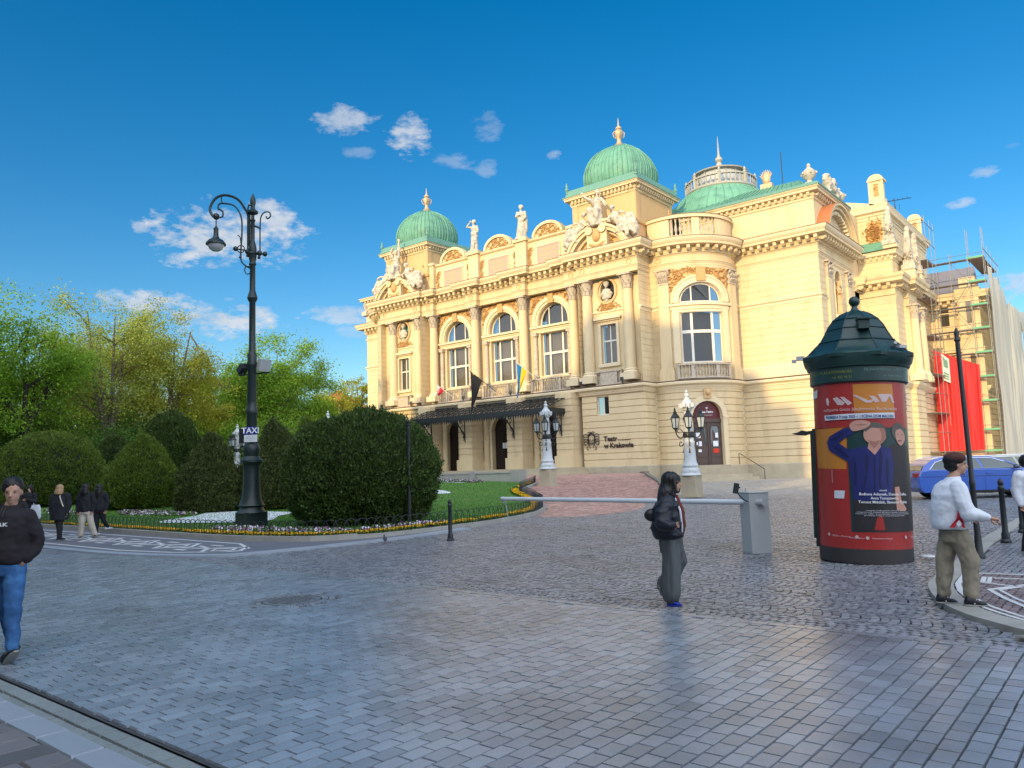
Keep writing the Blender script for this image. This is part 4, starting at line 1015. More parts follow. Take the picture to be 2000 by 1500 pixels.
def spb(rg):
    x = rg.uniform(-2.95, 2.95); z = rg.uniform(16.9, 20.0); return (ud+x, z) if ((x/2.95)**2+((z-16.95)/2.5)**2) > 1.02 else None
relief(p, BF, spb, 620, .19, -.02, 8, .15); fbox(p, BF, ud-.42, ud+.42, 18.7, 20.05, -.34, 0); p.build('spandrel_relief', 'ornament', TH, smooth=False, kind='stuff')
balustrade('balcony', BF, ud-2.55, ud+2.55, 9.5, 10.9, -.18, [(ud-2.3, ud-1.3), (ud-.95, ud+.95), (ud+1.3, ud+2.3)], .2, 8)
# bay door
f = MB(); frame_strip(f, BF, contour(door, 16), .34, -.1, .02); frame_strip(f, BF, contour((door[0]-.34, door[1]+.34, 1.43, 5.95, 1.76), 16), .2, -.04, .02); fbox(f, BF, door[0]-.62, door[0], 5.75, 5.95, -.16, .02); fbox(f, BF, door[1], door[1]+.62, 5.75, 5.95, -.16, .02)
f.build('door_surround', 'trim', TH, smooth=False)
k = MB(); fbox(k, BF, ud-.32, ud+.32, 7.6, 8.5, -.25, 0); k.ell(BF(ud, 8.15, -.28), (.24, .24, .30), 8, 6); k.build('mask_keystone', 'panel', TH)
dl = MB(); fbox(dl, BF, door[0], door[1], 1.43, 5.55, .34, .40, 6); dr = dl.build('door', 'wood_door', TH, smooth=False)
p = MB()
for s_ in (-1, 1):
    c = ud+s_*.68; fbox(p, BF, c-.52, c+.52, 1.6, 2.05, .30, .35); fbox(p, BF, c-.52, c+.52, 2.2, 3.1, .29, .35)
    cc = contour((c-.42, c+.42, 3.3, 4.7, .42)); frame_strip(p, BF, cc, .12, .28, .35)
fbox(p, BF, ud-.07, ud+.07, 1.43, 5.5, .25, .35); fbox(p, BF, door[0], door[1], 5.4, 5.72, .22, .36, 6); p.build('door_panel', 'wood_door', dr, smooth=False)
g = MB()
for s_ in (-1, 1):
    c = ud+s_*.68; g.add([BF(c-.4, 3.32, .335), BF(c+.4, 3.32, .335), BF(c+.4, 4.7, .335), BF(c+.28, 5.0, .335), BF(c, 5.1, .335), BF(c-.28, 5.0, .335), BF(c-.4, 4.7, .335)], [(0, 1, 2, 3, 4, 5, 6)])
g.build('door_glass', 'car_glass', dr, smooth=False)
nb = MB(); fbox(nb, BF, door[0], door[1], 5.72, 7.4, .38, .42, 6); nb.build('fanlight', 'burgundy', dr, smooth=False)
n = MB()
for (a, b, z0, z1) in ((-1.22, -.78, 3.95, 4.45), (-1.2, -.7, 3.2, 3.65), (-1.05, -.75, 2.65, 2.9), (.68, .98, 3.95, 4.4), (.42, .95, 3.15, 3.65)): fbox(n, BF, ud+a, ud+b, z0, z1, .262, .272)
n.build('notice', 'white_paper', dr, smooth=False); n = MB(); fbox(n, BF, ud+.4, ud+1.0, 2.55, 2.95, .262, .272); n.build('red_notice', 'red_paper', dr, smooth=False)
def place_text(s, size, FF, u, z, d, mt, parent, name='lettering', bold=0, align='LEFT'):
    me = text_mesh(s, size, .0, bold, align)
    for v in me.vertices: x, y = v.co.x, v.co.y; v.co = FF(u+x, z+y, d)
    o = link(name, me, mt, parent); return o
place_text('Kasa Teatru', .26, BF, ud, 6.28, .365, 'white_paper', dr, bold=.01, align='CENTER'); place_text('bilety i rezerwacje', .15, BF, ud, 6.02, .365, 'white_paper', dr, align='CENTER')
b = MB()
for i in range(5): a = R(-50+i*25); b.tube([BF(ud+.04*math.sin(a), 6.62, .36), BF(ud+.15*math.sin(a), 6.70+.12*math.cos(a), .36)], .018, 4)
b.build('emblem', 'white_paper', dr)
# steps of the bay door and its handrail
st = MB()
for k in range(5):
    z1 = 1.43-k*.286; o = .5+k*.42; ex = 1.9+k*.42
    pts = [BF(u_, 0, -o)[:2] for u_ in np.linspace(ud-ex*.86, min(BL, ud+ex*.86), 14)]
    pts = pts+[BF(min(BL, ud+ex*.86), 0, .3)[:2], BF(ud, 0, 1.5)[:2], BF(ud-ex*.86, 0, .3)[:2]]
    st.prism(pts, -.1, z1)
st.build('entrance_steps', 'plinth', TH, smooth=False)
hr = MB(); p0 = Vector(BF(ud+2.35, 1.43, -.75)); p1 = Vector(BF(ud+2.9, 0, -2.9)); 
hr.tube([p0, p0+Vector((0, 0, 1.0)), p0+Vector((0, 0, 1.0))*.98+(p1-p0)*.06+Vector((0, 0, .06)), Vector((p1.x, p1.y, .95)), Vector((p1.x, p1.y, 0))], .035, 8)
hr.build('handrail', 'iron', label='thin dark metal handrail on the steps of the corner door', cat='handrail')
# terrace and steps in front of the three doors
mb = MB()
for k, (z, o) in enumerate(((1.62, 0), (1.42, .45), (1.22, .9), (1.05, 1.35))):
    mb.box(-44.2-o*.6, -20.9+o*.5, -11.2-o, -7.2, -.1, z)
mb.build('terrace', 'plinth', TH, smooth=False)
mb = MB(); mb.box(-50, -11, -31.2, -30.85, .5, 1.42); mb.box(-50, -10.9, -31.25, -30.8, 1.42, 1.52); mb.box(-11.3, -10.5, -31.5, -30.7, .5, 1.62); mb.box(-15.2, -14.6, -31.4, -30.8, .5, 1.6)
mb.build('garden_wall', 'kerb', smooth=False, label='low grey stone wall behind the lawn in front of the theatre porch', cat='wall')
# ------------- attic, parapets and roofs
mb = MB(); AT = [(-43.9, -6.9), (-21.1, -6.9)]
mb.box(-43.9, -21.1, -6.9, -6.3, 22.85, 26.0); mb.sweep([(-.6, 26.0), (.1, 26.0), (.22, 26.12), (.24, 26.28), (-.6, 26.32)], AT)
for c in (-36.0, -29.0): mb.box(c-.75, c+.75, -7.35, -6.8, 22.85, 26.2); mb.box(c-.95, c+.95, -7.55, -6.4, 26.2, 26.55)
for c in (-43.2, -21.9): mb.box(c-.75, c+.75, -7.35, -6.8, 22.85, 26.2); mb.box(c-.9, c+.9, -7.5, -6.4, 26.2, 26.5)
mb.build('attic_wall', 'stucco', TH, smooth=False)
FA, _ = flat((-43.9, -6.9), (-21.1, -6.9))
for c in (-39.5, -32.5, -25.5):
    u = c+43.9; a = MB(); pts = [(u-1.75*math.cos(math.pi*i/14), 26.3+1.25*math.sin(math.pi*i/14)) for i in range(15)]; frame_strip(a, FA, pts, .30, -.25, .5)
    V = [FA(p[0], p[1], -.02) for p in pts]; a.add(V, [tuple(range(len(V)))]); a.build('attic_arch', 'stucco', TH, smooth=False)
    q = MB(); relief(q, FA, lambda rg, u=u: (lambda x, z: (u+x, 26.32+z) if (x/1.65)**2+(z/1.15)**2 < 1 else None)(rg.uniform(-1.6, 1.6), rg.uniform(.05, 1.15)), 130, .17, -.03, 3, .14); q.build('arch_relief', 'ornament', TH, smooth=False, kind='stuff')
    t = MB(); fbox(t, FA, u-1.45, u+1.45, 23.3, 25.25, -.08, 0); t.build('inscription_panel', 'inscription', TH, smooth=False)
    fr = MB(); frame_strip(fr, FA, [(u-1.45, 23.3), (u-1.45, 25.25), (u+1.45, 25.25), (u+1.45, 23.3)], .16, -.14, 0, close=True); fr.build('panel_frame', 'trim', TH, smooth=False)
    for s_ in (-1, 1):
        r_ = MB(); relief(r_, FA, lambda rg, u=u, s_=s_: (u+s_*(2.35+.25*math.sin((t_ := rg.random())*3.1))+rg.gauss(0, .12), 23.2+t_*2.2), 80, .17, -.02, 9, .13); r_.build('attic_ornament', 'ornament', TH, smooth=False)
for (c, t1, t2, t3) in ((-39.5, 'KRAKÓW', 'NARODOWEJ', 'SZTUCE'), (-32.5, 'KRAKÓW', 'NARODOWEJ', 'SZTUCE'), (-25.5, 'KRAKÓW', 'NARODOWEJ', 'SZTUCE')):
    for i, tx in enumerate((t1, t2, t3)): place_text(tx, .42, FA, c+43.9, 24.65-i*.52, -.085, 'panel', TH, align='CENTER', bold=.01)
# towers with domes
def tower(x0, x1, y0, y1):
    mb = MB(); P4 = [(x0, y0), (x1, y0), (x1, y1), (x0, y1)]
    mb.prism(P4, 22.8, 28.45, False); mb.sweep([(0, 24.95), (.14, 25.0), (.2, 25.18), (0, 25.25)], P4, True); mb.sweep([(0, 23.0), (.12, 23.0), (.12, 23.3), (0, 23.35)], P4, True)
    for i, (a, b) in enumerate(zip(P4, P4[1:]+P4[:1])):
        a, b = Vector(a), Vector(b); t = (b-a).normalized(); n = Vector((t.y, -t.x))
        FT = lambda u, z, d, a=a, t=t, n=n: (a.x+t.x*u-n.x*d, a.y+t.y*u-n.y*d, z); L = (b-a).length
        for zz in np.arange(25.7, 28.4, .5): pass
        fbox(mb, FT, -.03, .62, 25.25, 28.4, -.07, .0); fbox(mb, FT, L-.62, L+.03, 25.25, 28.4, -.07, .0)
    mb.build('tower', 'panel', TH, smooth=False)
    c = MB(); c.sweep([(0, 28.15), (.12, 28.2), (.12, 28.42), (.20, 28.46), (.2, 28.72), (.62, 28.78), (.64, 28.95), (.72, 29.02), (.72, 29.1), (0, 29.2)], P4, True)
    c.build('tower_cornice', 'stucco', TH, smooth=False)
    modillions('tower_dentils', P4+[P4[0]], 28.42, 28.76, .26, .2, .44, 'trim', off=.2)
    g = MB(); g.sweep([(0, 29.12), (.78, 29.1), (.78, 29.2), (.55, 29.3), (.42, 29.85), (.34, 29.95), (.2, 30.0), (-1, 30.02)], P4, True); g.build('dome_skirt', 'copper_dark', TH, smooth=False)
    cx, cy = (x0+x1)/2, (y0+y1)/2; R0_ = (x1-x0)/2*.93
    # square-plan cloister dome, rounded towards circular, standing seams
    d = MB(); rings = []; n = 32
    prf = [(.90, 29.9), (.955, 30.25), (.985, 30.7), (1.0, 31.2), (.985, 31.75), (.94, 32.3), (.865, 32.9), (.76, 33.45), (.62, 33.95), (.44, 34.35), (.22, 34.62), (.10, 34.72)]
    def sup(a, r, k=3.2): c_, s_ = math.cos(a), math.sin(a); q = (abs(c_)**k+abs(s_)**k)**(-1/k); return (cx+r*q*c_, cy+r*q*s_)
    for r, z in prf: rings.append([(*sup(2*math.pi*j/n+math.pi/n, R0_*r), z) for j in range(n)])
    d.loft(rings); dm = d.build('dome', 'copper', TH)
    sm = MB(); nn = 48
    for j in range(nn):
        a = 2*math.pi*(j+.5)/nn; pts = [(*sup(a, R0_*r+.025), z) for r, z in prf]; sm.tube(pts, .045 if j % 6 else .08, 4, cap=False)
    sm.build('seams', 'copper', dm)
    f = MB(); f.lathe([(.55, 0), (.62, .1), (.42, .28), (.50, .45), (.30, .62), (.20, .95), (.24, 1.1), (.38, 1.45), (.46, 1.75), (.42, 1.95), (.22, 2.05), (.34, 2.2), (.30, 2.35), (.12, 2.5), (.08, 2.7), (.02, 3.4)], (cx, cy, 34.55), 12)
    for k in range(4):
        a = math.pi/4+k*math.pi/2; f.tube([(cx+.42*math.cos(a), cy+.42*math.sin(a), 36.5), (cx+.62*math.cos(a), cy+.62*math.sin(a), 36.3), (cx+.55*math.cos(a), cy+.55*math.sin(a), 35.9), (cx+.3*math.cos(a), cy+.3*math.sin(a), 35.7)], .05, 5)
    f.build('finial', 'gilt', dm)
    for (px, py) in P4:
        e = MB(); ax, ay = px+(.4 if px > cx else -.4), py+(.4 if py > cy else -.4); e.lathe([(.16, 0), (.1, .2), (.22, .45), (.1, .7), (.14, .9), (.02, 1.25)], (ax, ay, 29.6), 7); e.build('dome_corner_finial', 'copper_dark', dm)
tower(-21.75, -14.4, -7.5, -.2); tower(-50.6, -43.25, -7.5, -.2)
# segmental pediments with a broken top
def pediment(xc, w=3.55):
    F_, _ = flat((xc-w, -8.33), (xc+w, -8.33)); m2 = MB(); rr_ = (w*w+2.55**2)/(2*2.55); zc = 22.5+2.55-rr_
    amax = math.asin(min(1, w/rr_))
    def pt(a, k): return (w+(rr_+k)*math.sin(a), zc+(rr_+k)*math.cos(a))
    for s_ in (-1, 1):
        A_ = [s_*(amax-(amax-R(13))*i/9) for i in range(10)]
        for k0, k1, out in ((-.75, -.45, .45), (-.45, -.12, .95), (-.12, .12, 1.15)):
            for a, b in zip(A_, A_[1:]):
                q = [pt(a, k0), pt(b, k0), pt(b, k1), pt(a, k1)]
                if s_ > 0: q = [q[1], q[0], q[3], q[2]]
                V = [F_(*p, -out) for p in q]+[F_(*p, .3) for p in q]; m2.add(V, [(0, 1, 2, 3), (4, 7, 6, 5), (0, 4, 5, 1), (1, 5, 6, 2), (2, 6, 7, 3), (3, 7, 4, 0)])
        e = pt(A_[-1], -.35); m2.tube([F_(e[0], e[1], -1.2), F_(e[0], e[1], .2)], .42, 12)
    fbox(m2, F_, w-1.15, w+1.15, 22.85, 25.25, -.95, 1); fbox(m2, F_, w-1.3, w+1.3, 25.25, 25.5, -1.1, 1)
    m2.build('pediment', 'stucco', TH, smooth=False)
    t = MB(); tri = [pt(-amax+2*amax*i/16, -.7) for i in range(17)]; V = [F_(p[0], max(p[1], 22.5), -.1) for p in tri]; t.add(V, [tuple(range(17))]); t.build('tympanum', 'panel', TH, smooth=False)
    m3 = MB(); relief(m3, F_, lambda rg: (w+rg.gauss(0, .75), 23.6+rg.gauss(0, .5)), 150, .26, -.15, 4, .3)
    m3.ell(F_(w, 24.0, -.9), (.5, .4, .62), 10, 8); m3.tube([F_(w-.9, 23.3, -.8), F_(w, 22.95, -1.0), F_(w+.9, 23.3, -.8)], .2, 7); m3.build('tympanum_cartouche', 'ornament', TH, smooth=False, kind='stuff')
pediment(-17.9); pediment(-47.3)
for xc in (-17.9, -47.3):
    m3 = MB(); m3.box(xc-3.6, xc+3.6, -8.0, -7.4, 22.8, 24.0); m3.build('pediment_block', 'stucco', TH, smooth=False)
# curved balustrade above the bay
for FF in (BF, FBL):
    mb = MB(); fbox(mb, FF, -.2, BL-.2, 22.85, 23.3, .05, .5, 14); fbox(mb, FF, -.2, BL-.1, 25.0, 25.3, -.05, .6, 14)
    g = [(2.35, 4.55), (5.3, 7.1)]; prev = -.2
    for a, b in g+[(BL-.2, 0)]: fbox(mb, FF, prev, a, 23.3, 25.0, .12, .45, max(1, int((a-prev)/.6))); prev = b
    o = mb.build('roof_balustrade', 'stucco', TH, smooth=False); b_ = MB()
    for a, b in g: baluster_row(b_, FF, a, b, 23.3, 25.0, .3, .42, .13, 6)
    b_.build('balusters', 'capital', o)
    f = MB(); fbox(f, FF, -.2, BL-.1, 25.3, 25.36, -.08, .62, 14); f.build('balustrade_flashing', 'flashing', TH, smooth=False)
fl = MB(); fl.prism([(-20, -.5), (-14, -5.5), (-8, -.5), (-8, 3), (-20, 3)], 22.4, 22.8); fl.prism([(-57, -.5), (-51, -5.5), (-45, -.5), (-45, 3), (-57, 3)], 22.4, 22.8); fl.prism([(-43.5, -6.5), (-21, -6.5), (-21, 14), (-43.5, 14)], 22.0, 24.2); fl.build('flat_roof', 'copper_dark', TH, smooth=False)
# wings: attic storey, hipped copper roof with lantern
for sx in (1, -1):
    X = (lambda x: x) if sx == 1 else (lambda x: -64-x)
    q0, q1 = sorted((X(-13.5), X(0))); path = [(q0, .25), (q1-.0, .25), (q1, 9.4), (q1, 16)] if sx == 1 else [(q0, 9.4), (q0, .25), (q1, .25)]
    if sx == 1: path = [(-13.5, .25), (-.15, .25), (-.15, 9.6)]
    mb = MB(); mb.prism([(q0, .25), (q1-.15, .25), (q1-.15, 9.6), (q0, 9.6)], 22.7, 26.3, False)
    mb.sweep([(0, 25.7), (.1, 25.75), (.1, 25.95), (.16, 26.0), (.16, 26.3), (.62, 26.36), (.64, 26.55), (.76, 26.68), (.76, 26.76), (-.5, 26.9)], path)
    if sx == 1:
        FW, _ = flat((-13.5, .25), (-.15, .25)); fbox(mb, FW, 11.3, 13.4, 22.9, 25.7, -.06, 0); fbox(mb, FW, 4, 10.7, 23.4, 25.3, -.03, 0)
    mb.build('wing_attic', 'stucco', TH, smooth=False)
    modillions('attic_dentils', path, 26.0, 26.34, .3, .24, .62, 'trim', off=.16)
    if sx == -1: continue
    r = MB(); f_ = MB(); a, b = q0-8, q1
    r.add([(a, -.4, 26.85), (b, -.4, 26.85), (b, 17, 26.85), (a, 17, 26.85), (a+5, 4.2, 29.6), (b-2.6, 4.2, 29.2), (b-2.6, 13, 29.2), (a+5, 13, 29.6)], [(0, 1, 5, 4), (1, 2, 6, 5), (2, 3, 7, 6), (3, 0, 4, 7), (4, 5, 6, 7)])
    ro = r.build('hipped_roof', 'copper', TH, smooth=False)
    s_ = MB()
    for k in range(36):
        x = a+.6+(b-a-1.2)*k/35; x2 = a+5+(b-2.6-a-5)*k/35; s_.tube([(x, -.4, 26.88), (x2, 4.2, 29.6-.4*k/35+.02)], .04, 4)
    s_.build('roof_seams', 'copper', ro)
    e = MB(); e.sweep([(-.3, 26.8), (.82, 26.78), (.82, 26.95), (.55, 27.15), (-.3, 27.3)], path); e.build('eaves_gutter', 'copper_dark', TH, smooth=False)
    lx, ly = X(-12.4), 8.0
    l = MB(); l.lathe([(6.2, 28.0), (5.4, 29.4), (4.6, 30.4), (3.9, 31.0), (3.7, 31.2)], (lx, ly, 0), 40); lo = l.build('lantern_base', 'copper', TH)
    s_ = MB()
    for k in range(40): an = 2*math.pi*k/40; s_.tube([(lx+rr_*math.cos(an), ly+rr_*math.sin(an), z+.03) for rr_, z in ((6.2, 28.0), (5.4, 29.4), (4.6, 30.4), (3.9, 31.0))], .05, 4)
    s_.build('seams', 'copper', lo)
    l = MB(); l.lathe([(3.75, 31.15), (3.85, 31.25), (3.85, 31.45), (3.6, 31.5)], (lx, ly, 0), 40, cap=False); l.lathe([(3.82, 32.35), (3.82, 32.5), (3.55, 32.5), (3.55, 32.35)], (lx, ly, 0), 40, cap=False)
    for k in range(44): an = 2*math.pi*k/44; l.lathe([(.10, 0), (.06, .2), (.13, .45), (.06, .7), (.1, .9)], (lx+3.68*math.cos(an), ly+3.68*math.sin(an), 31.45), 5, cap=False)
    for k in range(8): an = 2*math.pi*(k+.5)/8; l.lathe([(.2, 0), (.2, 1.1), (.26, 1.15), (.1, 1.35), (.16, 1.5), (.02, 1.8)], (lx+3.7*math.cos(an), ly+3.7*math.sin(an), 31.4), 6)
    l.build('lantern_balustrade', 'lantern_stone', lo)
    l = MB(); l.lathe([(2.55, 31.2), (2.55, 33.4)], (lx, ly, 0), 28, cap=False); l.build('lantern_drum', 'lamp_glass', lo)
    l = MB()
    for k in range(14): an = 2*math.pi*k/14; l.cbox((lx+2.6*math.cos(an), ly+2.6*math.sin(an), 32.3), (.12, .12, 2.2), an)
    l.lathe([(2.7, 33.3), (3.0, 33.38), (3.05, 33.5), (2.0, 33.8), (.9, 34.05), (.5, 34.2), (.34, 34.7), (.22, 34.95), (.42, 35.2), (.38, 35.45), (.18, 35.6), (.12, 36.0), (.02, 38.0)], (lx, ly, 0), 28)
    l.build('lantern_roof', 'lantern_stone', lo)
# side front of the right wing: curved gable and niche
FG, _ = flat((0, 0), (0, 10))
gm = MB(); w = 4.55; uc = 5.1; rise = 3.1; rr_ = (w*w+rise*rise)/(2*rise); zc = 22.85+rise-rr_; amax = math.asin(w/rr_)
P_ = lambda a, k: (uc+(rr_+k)*math.sin(a), zc+(rr_+k)*math.cos(a))
A_ = [-amax+2*amax*i/20 for i in range(21)]
for k0, k1, out in ((-.7, -.45, .3), (-.45, -.1, .8), (-.1, .12, 1.05)):
    for a, b in zip(A_, A_[1:]):
        q = [P_(a, k0), P_(b, k0), P_(b, k1), P_(a, k1)]; V = [FG(*p, -out) for p in q]+[FG(*p, .6) for p in q]; gm.add(V, [(0, 1, 2, 3), (4, 7, 6, 5), (0, 4, 5, 1), (1, 5, 6, 2), (2, 6, 7, 3), (3, 7, 4, 0)])
V = [FG(P_(a, -.6)[0], max(22.8, P_(a, -.6)[1]), -.05) for a in A_]; gm.add(V, [tuple(range(21))])
gm.build('side_gable', 'stucco', TH, smooth=False)
g2 = MB(); V = []
for a in A_: V.append(FG(P_(a, .13)[0], P_(a, .13)[1], -1.08)); V.append(FG(P_(a, .13)[0], P_(a, .13)[1], 1.6))
g2.add(V, [(2*i, 2*i+2, 2*i+3, 2*i+1) for i in range(20)]); g2.build('gable_roof', 'terracotta', TH)
g3 = MB()
for i in range(1, 20): a = A_[i]; q = P_(a, -.75); fbox(g3, FG, q[0]-.16, q[0]+.16, q[1]-.16, q[1]+.16, -.62, 0)
g3.build('gable_dentils', 'trim', TH, smooth=False)
nb = MB(); fbox(nb, FS, 4.0, 6.3, 15.2, 19.8, .55, .6); fbox(nb, FS, 4.0, 6.3, 10.9, 14.1, .55, .6); nb.build('niche_back', 'ornament', TH, smooth=False)
f = MB(); frame_strip(f, FS, contour((4.1, 6.2, 15.2, 18.6, 1.05)), .2, -.12, .02); fbox(f, FS, 3.7, 6.6, 14.8, 15.2, -.3, 0); f.build('niche_surround', 'trim', TH, smooth=False)
# band mouldings on the wing walls
BW = bay[19:]+[(0, 0), (0, 1.2)]; bp_ = [(-.05, 16.25), (.05, 16.25), (.08, 16.5), (.22, 16.6), (.24, 16.72), (-.05, 16.78)]
for pp_, pth in ((bp_, BW), ([(-.05, 9.45), (.10, 9.45), (.10, 10.5), (.05, 10.6), (-.05, 10.6)], BW), (bp_, [(-14.1, -8.3), (-14.1, -5.99)]+bay[1:3]), (bp_, [(-63.6, 4), (-63.6, 0), (-57, 0)])):
    mb = MB(); mb.sweep(pp_, pth); mb.build('wall_band', 'trim', TH, smooth=False)
# middle block behind the side front
BK = [(0, 10.6), (0, 12.5), (3.4, 12.5), (3.4, 15.6), (3.9, 15.6), (3.9, 19.5), (3.4, 19.5), (3.4, 28.5), (8.4, 28.5), (8.4, 60)]
wm = MB(); 
for a, b in zip(BK, BK[1:]):
    F, L = flat(a, b); wall(wm, F, 0, L, prof(-.1, 8.6, .62, .09, .09)); wall(wm, F, 0, L, prof(8.6, 18.0, .61, .03, .045))
F, L = flat((0, 10.6), (0, 14)); wall(wm, F, 0, L, prof(18, 27, 0))
for a, b in (((-.6, 12.9), (3.3, 12.9)), ((3.3, 12.9), (3.3, 20))): F, L = flat(a, b); wall(wm, F, 0, L, prof(18.0, 22.6, .61, .03, .045))
wm.build('rear_wall', 'stucco', TH, smooth=False)
BK2 = [(-.0, 10.9), (0, 12.5), (3.4, 12.5), (3.4, 15.6), (3.9, 15.6), (3.9, 19.5), (3.4, 19.5), (3.4, 28.5), (8.4, 28.5), (8.4, 60)]
mb = MB(); mb.sweep([(-.4, 17.3), (0, 17.3), (.08, 17.7), (.12, 17.9), (0, 17.95), (0, 18.6), (.18, 18.7), (.2, 19.15), (.98, 19.2), (1.0, 19.5), (1.14, 19.66), (1.2, 19.95), (-.4, 20.1)], BK2); mb.build('rear_cornice', 'stucco', TH, smooth=False)
modillions('rear_modillions', BK2, 18.72, 19.18, .58, .3, .78, 'stucco', off=.2)
UB = [(-.6, 12.9), (3.3, 12.9), (3.3, 20)]
mb = MB(); mb.sweep([(-.4, 21.7), (.05, 21.7), (.1, 21.9), (.1, 22.1), (.5, 22.2), (.52, 22.4), (.62, 22.6), (-.4, 22.75)], UB); mb.sweep([(-.4, 8.55), (.1, 8.6), (.4, 8.95), (.44, 9.2), (-.4, 9.35)], BK); mb.build('rear_bands', 'trim', TH, smooth=False)
modillions('rear_dentils', UB, 21.85, 22.15, .3, .22, .6, 'trim', off=.1)
rf = MB(); rf.add([(-.5, 12.6, 22.8), (3.6, 12.6, 22.8), (-.5, 14.6, 24.6), (2.2, 14.6, 24.6)], [(0, 1, 3, 2)]); rf.build('lean_roof', 'copper', TH, smooth=False)
# stage house
SH_ = [(-12, 14.0), (2.55, 14.0), (2.55, 33.5), (-12, 33.5)]
wm = MB()
for a, b in ((SH_[0], SH_[1]), (SH_[1], SH_[2])): F, L = flat(a, b); wall(wm, F, 0, L, prof(20, 27.3, .61, .03, .045))
wm.prism([(-12, 14.02), (2.5, 14.02), (2.5, 33.5), (-12, 33.5)], 26, 27.3); wm.build('stage_house', 'stucco', TH, smooth=False)
mb = MB(); mb.sweep([(-.3, 26.5), (.06, 26.5), (.1, 26.8), (.2, 26.85), (.2, 27.05), (.5, 27.2), (.55, 27.5), (.65, 27.8), (-.3, 27.95)], SH_[:3]); mb.sweep([(-.3, 27.9), (.66, 27.82), (.66, 27.88), (-.3, 28.1)], SH_[:3]); mb.build('stage_cornice', 'trim', TH, smooth=False)
gb = MB(); gb.prism([(0, 0)]*3, 0, 0) if 0 else None
V = [(-12, 14.0, 32.3), (-3.0, 14.0, 29.6), (2.4, 14.0, 27.95), (-12, 14.0, 27.9), (-12, 30, 32.3), (-3, 30, 29.6), (2.4, 30, 27.95), (-12, 30, 27.9)]; gb.add(V, [(3, 2, 1, 0), (0, 1, 5, 4), (1, 2, 6, 5)]); gb.build('stage_roof', 'stucco', TH, smooth=False)
def chimney(x, y, z):
    m_ = MB(); m_.box(x-.75, x+.75, y-.6, y+.6, z, z+.7); m_.box(x-.62, x+.62, y-.5, y+.5, z+.7, z+2.6)
    for s_ in (-1, 1): m_.box(x+s_*.62-.12, x+s_*.62+.12, y-.58, y-.45, z+.7, z+2.6)
    m_.box(x-.8, x+.8, y-.66, y+.66, z+2.6, z+2.8)
    m_.plate([(-.72*math.cos(math.pi*i/8), .5*math.sin(math.pi*i/8)) for i in range(9)], (x, y-.66, z+2.8), (1, 0, 0), (0, 0, 1), (0, 1, 0), 1.3)
    o = m_.build('chimney', 'stucco', TH, smooth=False); q = MB(); q.box(x-.25, x+.25, y-.53, y-.505, z+.95, z+2.3); relief(q, lambda u, zz, d: (u, y-.53+d, zz), lambda rg: (x+rg.uniform(-.2, .2), z+rg.uniform(1, 2.25)), 26, .1, 0, 2, .08); q.build('chimney_ornament', 'ornament', o, smooth=False)
chimney(2.05, 14.6, 28.0); chimney(1.9, 32.6, 28.0)
q = MB(); FC2, _ = flat((-12, 14.0), (2.55, 14.0)); fbox(q, FC2, 12.9, 14.3, 24.0, 26.3, -.08, 0); relief(q, FC2, lambda rg: (13.6+rg.gauss(0, .38), 25.2+rg.gauss(0, .6)), 170, .19, -.05, 6, .22); q.build('coat_of_arms', 'ornament', TH, smooth=False)
def obelisk(x, y, z, h=3.6):
    m_ = MB(); m_.cbox((x, y, z+.25), (1.3, 1.3, .5)); m_.cbox((x, y, z+.75), (1.0, 1.0, .5)); m_.cbox((x, y, z+.95+h*.36), (.82, .82, h*.72), taper=.5); m_.ell((x, y, z+1.1+h*.72), (.26, .26, .42), 8, 6)
    relief(m_, lambda u, zz, d: (x+u, y-.42+d, zz), lambda rg: (rg.uniform(-.4, .4), z+1+rg.uniform(0, .9)), 30, .14, 0, 3, .14); m_.build('obelisk', 'statue_stone', TH, smooth=False)
obelisk(3.3, 12.6, 23.1); obelisk(4.25, 15.8, 20.9, 4.4); obelisk(4.25, 19.0, 20.9, 4.4)
for bb in ((2.7, 4.0, 12.1, 13.2, 22.75, 23.1), (3.4, 4.8, 15.3, 16.4, 20.0, 20.9), (3.4, 4.8, 18.5, 19.6, 20.0, 20.9)): mb = MB(); mb.box(*bb); mb.build('obelisk_base', 'trim', TH, smooth=False)
for x, y in ((4.2, 16.0), (4.2, 19.0)): column(x, y, .46, 9.35, 17.3)
for x, y in ((3.0, 12.35),): pass
# canopy of iron and glass over the doors
CN = empty('canopy_iron', (0, 0, 0), parent=TH)
mb = MB(); x0, x1, y0, y1 = -41.6, -22.4, -12.3, -8.4
mb.box(x0, x1, y0, y0+.12, 6.95, 7.45); mb.box(x0, x0+.12, y0, y1, 6.95, 7.45); mb.box(x1-.12, x1, y0, y1, 6.95, 7.45); mb.box(x0, x1, y1-.15, y1, 8.6, 8.8)
k = 0
while x0+k*.32 < x1-.3:
    x = x0+k*.32; mb.add([(x, y0+.04, 6.96), (x+.3, y0+.04, 6.96), (x+.15, y0+.04, 6.6), (x, y0+.08, 6.96), (x+.3, y0+.08, 6.96), (x+.15, y0+.08, 6.6)], [(0, 1, 2), (5, 4, 3), (0, 2, 5, 3), (1, 4, 5, 2)])
    mb.tube([(x, y0+.06, 7.45), (x+.08, y0+.06, 7.72), (x+.15, y0+.06, 7.8), (x+.22, y0+.06, 7.72), (x+.3, y0+.06, 7.45)], .022, 4); mb.lathe([(.05, 0), (.0, .2)], (x, y0+.06, 7.5), 5); k += 1
k = 0
